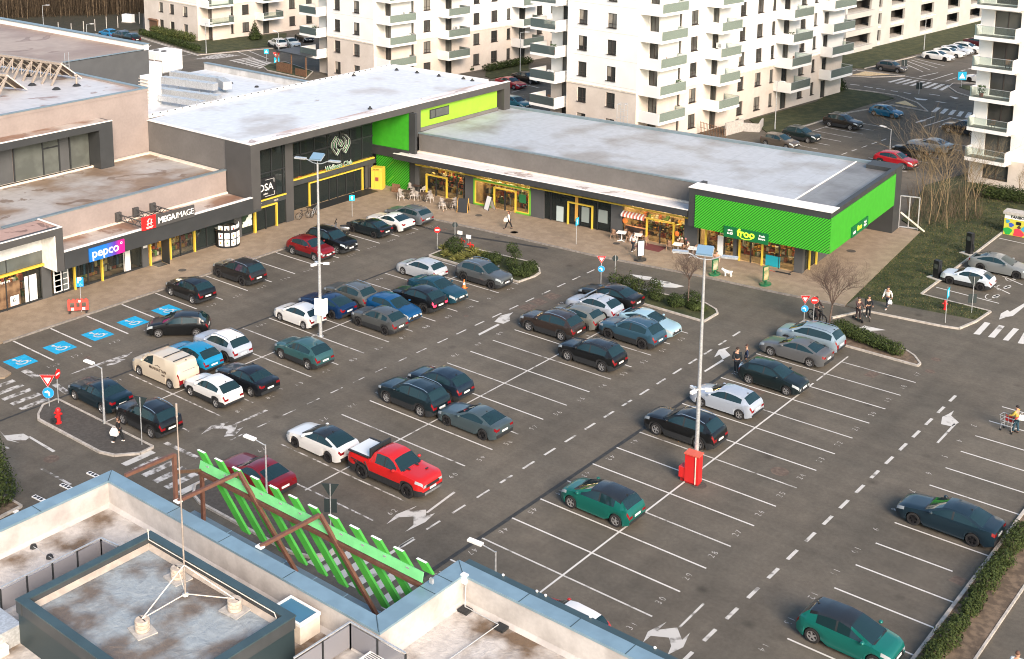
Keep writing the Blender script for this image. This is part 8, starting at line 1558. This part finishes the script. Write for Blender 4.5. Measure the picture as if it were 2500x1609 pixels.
p = T(2,0,-40,1470); t = thing('conifer', 'dark evergreen cut by the left photo edge', 'tree', (p.x,p.y,0)); put('crown', leaf_mesh('crown', [(0,0,.7+.75*i,1.35*(1-.15*i),1.35*(1-.15*i),.8) for i in range(6)], 5200, .07, LT, 55), t); MB().tube((0,0,0),(0,0,4.2),.12,.03).build('trunk', MT['bark'], t)
for i, (lb, pts, hh, mt) in enumerate((('yellow green hedge beside the garden shed',((1290,285),(1600,350)),.9,[LG[2],LG[1]]),('dark hedge along the verge of the leftmost apartment block',((1190,290),(1640,425)),.6,LT))):
    a, b = T(0,0,*pts[0]), T(0,0,*pts[1]); d = b-a; t = thing('hedge', lb, 'hedge', (a.x,a.y,.05)); put('foliage', leaf_mesh('foliage', [(d.x*k/12,d.y*k/12,hh*.8,1.0,.8,hh) for k in range(13)], 5000, .12, mt, 60+i), t); m = MB(); [m.tube((d.x*k/12,d.y*k/12,0),(d.x*k/12,d.y*k/12,hh),.05) for k in range(13)]; m.build('stem', MT['bark'], t)
a, b = T(0,1,2020,600), T(0,2,300,535); d = b-a; t = thing('hedge', 'dark hedge between the middle block and the street behind the hall', 'hedge', (a.x,a.y,.05)); put('foliage', leaf_mesh('foliage', [(d.x*k/9,d.y*k/9,.6,1.0,.7,.6) for k in range(10)], 4000, .11, LT, 70), t); m = MB(); [m.tube((d.x*k/9,d.y*k/9,0),(d.x*k/9,d.y*k/9,.6),.05) for k in range(10)]; m.build('stem', MT['bark'], t)
# the far wood: one brown mass of bare trunks and twigs
r = random.Random(31); m = MB(); A0, A1 = T(0,0,-300,170), T(0,0,1190,120); back = Vector((-.55,.83,0))
for _ in range(620):
    p = A0.lerp(A1, r.random())+back*(r.random()**1.3*55)+Vector((r.uniform(-4,4), 0, 0)); p.z = 0; h = r.uniform(6,13); d = Vector((r.uniform(-.06,.06), r.uniform(-.06,.06), 1)); rr_ = r.uniform(.05,.13); m.tube(p, p+d*h, rr_, .02, 4, 0, False)
    for _k in range(7):
        z = r.uniform(.25,.95)*h; a = r.uniform(0,6.3); q = p+d*z; e = Vector((math.cos(a)*.5, math.sin(a)*.5, .8))*r.uniform(.8,2.6); m.tube(q, q+e, .028, .006, 3, 1, False)
for _ in range(26000):
    p = A0.lerp(A1, r.random())+back*(r.random()*55); p.z = 0; h = r.uniform(.5,3.2)*(1 if r.random() < .75 else 2.6); d = Vector((r.uniform(-.3,.3), r.uniform(-.3,.3), 1)); n = Vector((r.uniform(-1,1), r.uniform(-1,1), 0)).normalized()*r.uniform(.02,.06); m.poly([p-n, p+n, p+d*h+n*.3, p+d*h-n*.3], 1+r.randrange(2))
tag(m.build('wood', [M('wood_trunk', (.085,.06,.035), .9, var=.4, scale=2), M('wood_twig', (.06,.042,.024), .95, var=.25, scale=3), M('twig_dark', (.035,.025,.014), .95, var=.2, scale=3)]), kind='stuff')
# ================================================================ PEOPLE AND A DOG
mk('skin', (.42,.24,.16), .6); mk('skin_dark', (.22,.12,.08), .6)
def skinned(name, verts, edges, rad, mat, parent=None, sub=1):
    me = bpy.data.meshes.new('tmp'); me.from_pydata(verts, edges, []); o = bpy.data.objects.new('tmp', me); COL.objects.link(o); sm = o.modifiers.new('s', 'SKIN'); sm.use_smooth_shade = True
    if not me.skin_vertices: me.skin_vertices.new()
    for i, q in enumerate(rad): d = me.skin_vertices[0].data[i]; d.radius = (q, q) if not isinstance(q, tuple) else q; d.use_root = (i == 0)
    ss = o.modifiers.new('u', 'SUBSURF'); ss.levels = sub; ss.render_levels = sub
    em = bpy.data.meshes.new_from_object(o.evaluated_get(bpy.context.evaluated_depsgraph_get())); bpy.data.objects.remove(o); em.materials.clear(); em.materials.append(mat); em.name = name
    return put(name, em, parent)
def person(label, p, face, jacket, trousers, hair, pose='stand', h=1.75, z=0.0, shoes=(.02,.02,.02), long_hair=False, skirt=None):
    S = h/1.75; lg, am = {'stand': (.03,.05), 'walk': (.30,.22), 'ride': (.0,.0), 'push': (.12,.0), 'scoot': (.10,0)}[pose]
    V, E, Q = [], [], []
    def add(v, r, par=None): V.append(tuple(Vector(v)*S)); Q.append((r[0]*S, r[1]*S) if isinstance(r, tuple) else r*S); i = len(V)-1; (E.append((par, i)) if par is not None else None); return i
    lift = .08 if pose == 'ride' else 0
    pel = add((0,0,.93+lift),(.15,.11)); sp = add((.01,0,1.13+lift),(.135,.10),pel); ch = add((.02,0,1.34+lift),(.165,.115),sp); nk = add((.02,0,1.49+lift),.055,ch); hd = add((.035,0,1.585+lift),.088,nk); ht = add((.03,0,1.67+lift),.088,hd)
    nose = add((.125,0,1.60+lift),.018,hd)
    for sg in (1,-1): add((.02,sg*.098,1.60+lift),.02,hd)
    for sg in (1,-1):
        ph = sg*lg
        hip = add((0,sg*.09,.86+lift),.095,pel)
        if pose == 'ride': kn = add((.34,sg*.12,.62+.12*sg),.065,hip); an = add((.22,sg*.12,.24+.14*sg),.045,kn)
        else: kn = add((ph*.55+.02,sg*.10,.49),.066,hip); an = add((ph*1.0-.03*abs(ph),sg*.10,.085+(.06 if ph < -.2 else 0)),.045,kn)
        add((V[an][0]/S+.15,sg*.11,.04+(.05 if ph < -.2 else 0)+(V[an][2]/S-.085 if pose == 'ride' else 0)),.038,an)
        sh = add((.01,sg*.20,1.40+lift),.068,ch)
        if pose in ('ride','push','scoot'): el = add((.16,sg*.26,1.16+lift),.05,sh); wr = add((.40,sg*.24,1.06+lift),.034,el)
        else: el = add((-ph*.30-.02,sg*.26,1.13),.05,sh); wr = add((-ph*.7+.06,sg*.25,.90),.034,el)
        a, b = Vector(V[el])/S, Vector(V[wr])/S; d = (b-a).normalized(); pm = add(b+d*.07,(.038,.024),wr); pb = b+d*.075
        for k, (off, ln) in enumerate(((-.030,.070),(-.010,.080),(.010,.076),(.030,.060))): f1 = add(pb+d*.03+Vector((off,0,0)),.0095,pm); add(pb+d*(.03+ln*.55)+Vector((off+.004,-sg*.012,0)),.008,f1)
        th = add(pb+Vector((.045,-sg*.02,-.0)),.011,wr); add(pb+d*.035+Vector((.06,-sg*.03,0)),.009,th)
    body = skinned('person', V, E, Q, MT['skin'], None, 1); body.location = (p.x,p.y,z); body.rotation_euler = (0,0,R(face)); tag(body, label, 'person')
    def cloth(nm, ids, grow, col):
        mp = {i: k for k, i in enumerate(ids)}; es = [(mp[a], mp[b]) for a, b in E if a in mp and b in mp]; rs = [((Q[i] if isinstance(Q[i], tuple) else (Q[i],Q[i]))) for i in ids]
        return skinned(nm, [V[i] for i in ids], es, [(a+grow*S, b+grow*S) for a, b in rs], M(nm, col, .9, var=.15, scale=14), body, 1)
    nxt = {}
    idx = list(range(len(V)))
    # indices: 0 pelvis 1 spine 2 chest 3 neck 4 head 5 top 6 nose 7-8 ears, then per side 17 vertices
    per = 4+3+1+8+2; b0 = 9; L0, R0 = b0, b0+per
    arms = [L0+4, L0+5, L0+6, R0+4, R0+5, R0+6]
    cloth('jacket', [0,1,2]+arms, .022, jacket); cloth('trousers', [0, L0, L0+1, L0+2, R0, R0+1, R0+2], .016, trousers)
    for f in (L0+3, R0+3): m = MB(); m.ell(Vector(V[f])-Vector((.06,0,-.005))*S, .13*S,.05*S,.045*S, 0, 10, 6); m.build('shoe', M('shoe', shoes, .6), body, 60)
    m = MB(); m.ell(Vector(V[5])+Vector((-.015,0,.012))*S, .108*S,.10*S,.095*S, 0, 12, 8)
    if long_hair: m.ell(Vector(V[4])+Vector((-.06,0,-.06))*S, .06*S,.09*S,.16*S, 0, 10, 8)
    m.build('hair', M('hair', hair, .7), body, 70)
    for sg in (1,-1): MB().ell(Vector(V[4])+Vector((.083,sg*.032,.02))*S, .008*S,.014*S,.008*S, 0, 8, 5).build('eye', MT['black'], body)
    MB().ell(Vector(V[4])+Vector((.082,0,-.04))*S, .008*S,.022*S,.006*S, 0, 8, 5).build('mouth', MT['stock1'], body)
    return body
def bag(label, p, off, col, s=1.0, z=0.0):
    t = thing('shopping_bag', label, 'bag', (p.x+off[0], p.y+off[1], z+off[2]), .4); m = MB(); w_, d_, h = .17*s, .09*s, .36*s; i = len(m.v)
    m.v += [(-w_,-d_,0),(w_,-d_,0),(w_,d_,0),(-w_,d_,0),(-w_*1.15,-d_*1.3,h*.5),(w_*1.15,-d_*1.3,h*.5),(w_*1.15,d_*1.3,h*.5),(-w_*1.15,d_*1.3,h*.5),(-w_*.7,-d_*.3,h),(w_*.7,-d_*.3,h),(w_*.7,d_*.3,h),(-w_*.7,d_*.3,h)]
    for k in (0,4):
        for q in range(4): m.f.append((k+q, k+(q+1)%4, k+4+(q+1)%4, k+4+q)); m.m.append(0)
    m.f += [(3,2,1,0),(8,9,10,11)]; m.m += [0,0]; m.build('pouch', M('bag', col, .8), t, 60); m = MB(); m.path([(-w_*.5,0,h),(-w_*.2,0,h+.12),(w_*.2,0,h+.12),(w_*.5,0,h)], .01); m.build('handle', M('bag', col, .8), t)
p = T(1,1,2195,545,.12); person('woman walking past the lit shops in black with a white top and bag', p, 200, (.62,.60,.57), (.012,.012,.014), (.10,.04,.02), 'walk', 1.68, .12, long_hair=True); bag('pale shoulder bag of the woman walking past the lit shops', p, (-.1,-.3,.75), (.6,.58,.52), z=.12)
p = T(1,2,1180,733,.12); person('woman in a white top and dark trousers by the pink shop counter', p, 80, (.70,.68,.66), (.02,.025,.035), (.03,.02,.015), 'walk', 1.65, .12, (.6,.6,.6), True)
p = T(1,2,1872,893,.12); person('dog walker in a pinkish beige coat beside the white dog', p, -60, (.42,.30,.24), (.36,.25,.20), (.05,.04,.03), 'stand', 1.7, .12)
p = T(1,3,1250,1208,.09); person('person in a white jacket and dark trousers on the footpath', p, -100, (.66,.64,.60), (.02,.025,.035), (.02,.015,.012), 'walk', 1.74, .09, (.5,.5,.5)); bag('white bag held by the person in the white jacket', p, (.22,-.1,.45), (.7,.7,.7), .8, .09)
p = T(2,2,2045,378); person('bearded man in black seen from behind, left of two talking in the bays', p, 115, (.010,.016,.022), (.010,.014,.020), (.03,.018,.012), 'stand', 1.78, 0, (.5,.5,.5)); bag('pale blue shopping bag carried by the man in black', p, (.35,.0,.38), (.45,.62,.75), 1.0)
p = T(2,2,2125,348); person('slim man in a navy jacket and grey trousers, right of two talking in the bays', p, -150, (.010,.022,.055), (.10,.10,.10), (.06,.03,.02), 'stand', 1.74)
p = T(2,0,995,958,.1); person('woman in black carrying a white bag on the asphalt traffic island', p, -150, (.012,.012,.013), (.012,.014,.015), (.04,.022,.015), 'walk', 1.62, .1, (.7,.7,.7), True); bag('large white bag of the woman on the traffic island', p, (-.02,-.28,.55), (.75,.74,.72), 1.25, .1)
p = T(2,3,2322,878); person('person in a mustard yellow top and blue jeans pushing a trolley', p, 172, (.46,.33,.06), (.02,.06,.09), (.015,.01,.01), 'push', 1.72); bag('white bag over the shoulder of the person in yellow', p, (.22,.1,.85), (.72,.72,.70), .9)
p = T(1,3,660,1300); cy = bicycle('electric_bike', 'dark electric bike ridden along the crossing by the bare tree', T(1,3,665,1318), R(-22), MT['black'], 1.12, 'bicycle', 0.0, True); person('cyclist in dark brown clothes riding the electric bike', Vector((cy.location.x-.12, cy.location.y+.03, 0)), -22, (.05,.03,.028), (.03,.022,.022), (.03,.02,.018), 'ride', 1.7, .1)
p = T(1,3,1005,1310); t = thing('kick_scooter', 'black electric kick scooter ridden by the person in brown', 'scooter', p, R(-30)); m = MB(); m.box(-.45,.4,-.08,.08,.1,.15); m.build('deck', MT['black'], t); m = MB(); m.tube((.5,0,.12),(.42,0,1.05),.025); m.tube((.42,-.25,1.06),(.42,.25,1.06),.018); m.build('handlebar', MT['black_plastic'], t)
for x_ in (-.5,.5): MB().lathe([(.03,-.03),(.11,-.03),(.11,.03),(.03,.03)], (x_,0,.11), 'y', 14).build('wheel', MT['tyre'], t)
person('person in brown with bare arms riding the black kick scooter', p, -30, (.06,.035,.035), (.03,.02,.022), (.03,.02,.015), 'scoot', 1.65, .15)
p = T(1,3,1100,1290); bicycle('bicycle', 'dark bicycle beside the kick scooter at the footpath kerb', T(1,3,1108,1295), R(-70), MT['black'], .95, 'bicycle', 0.0); person('person in black leaning on the dark bicycle', Vector((p.x-.15,p.y+.15,0)), -60, (.010,.013,.017), (.012,.016,.022), (.02,.02,.02), 'push', 1.70, 0.0, (.6,.6,.6))
p = T(3,3,2340,1500,1.55); person('person with brown hair at the bottom photo corner on the road', Vector((p.x,p.y,0)), 100, (.42,.48,.52), (.03,.03,.04), (.12,.06,.04), 'walk', 1.68)
# white dog on a short lead
p = T(1,2,1972,945,.12); V = [(0,0,.42),(-.22,0,.43),(.22,0,.44),(.34,0,.56),(.44,0,.62),(.56,0,.58),(-.36,0,.56),(.20,.07,.25),(.22,.07,.03),(.20,-.07,.25),(.16,-.07,.03),(-.24,.07,.27),(-.20,.07,.17),(-.26,.07,.03),(-.24,-.07,.27),(-.30,-.07,.17),(-.24,-.07,.03),(.42,.05,.72),(.42,-.05,.72)]
Ed = [(0,1),(0,2),(2,3),(3,4),(4,5),(1,6),(2,7),(7,8),(2,9),(9,10),(1,11),(11,12),(12,13),(1,14),(14,15),(15,16),(4,17),(4,18)]; Rd = [.12,.11,.13,.085,.085,.045,.025,.055,.032,.055,.032,.065,.036,.03,.065,.036,.03,.022,.022]
dg = skinned('dog', V, Ed, Rd, M('dog_fur', (.68,.66,.62), .9, col2=(.78,.76,.72), scale=6), None, 1); dg.location = (p.x,p.y,.12); dg.rotation_euler = (0,0,R(200)); tag(dg, 'white dog standing on the pavement near its walker', 'dog')
MB().ell((.605,0,.59),.016,.016,.014).build('nose', MT['black'], dg)
# a fallen scooter and a cloth on the pavement before the corner shop
p = T(1,3,385,915,.12); t = thing('kick_scooter', 'black kick scooter lying on the pavement before the corner shop', 'scooter', p, R(5)); m = MB(); m.box(-.5,.4,-.06,.06,.04,.09); m.tube((.4,0,.08),(.55,.75,.1),.025); m.tube((.4,.7,.1),(.72,.8,.12),.02); m.build('frame', MT['black_plastic'], t)
for x_ in (-.55,.5): MB().lathe([(0,.0),(.11,.0),(.11,.05),(0,.05)], (x_,0,.02), 'z', 12).build('wheel', MT['tyre'], t)
p = T(1,2,2285,882,.12); t = thing('dog_lead', 'red dog lead dropped on the pavement under the teal panel', 'lead', p); m = MB(); m.path([(0,0,.02),(.3,-.05,.03),(.55,.03,.02),(.85,-.02,.02)], .025); m.build('strap', MT['stock1'], t)
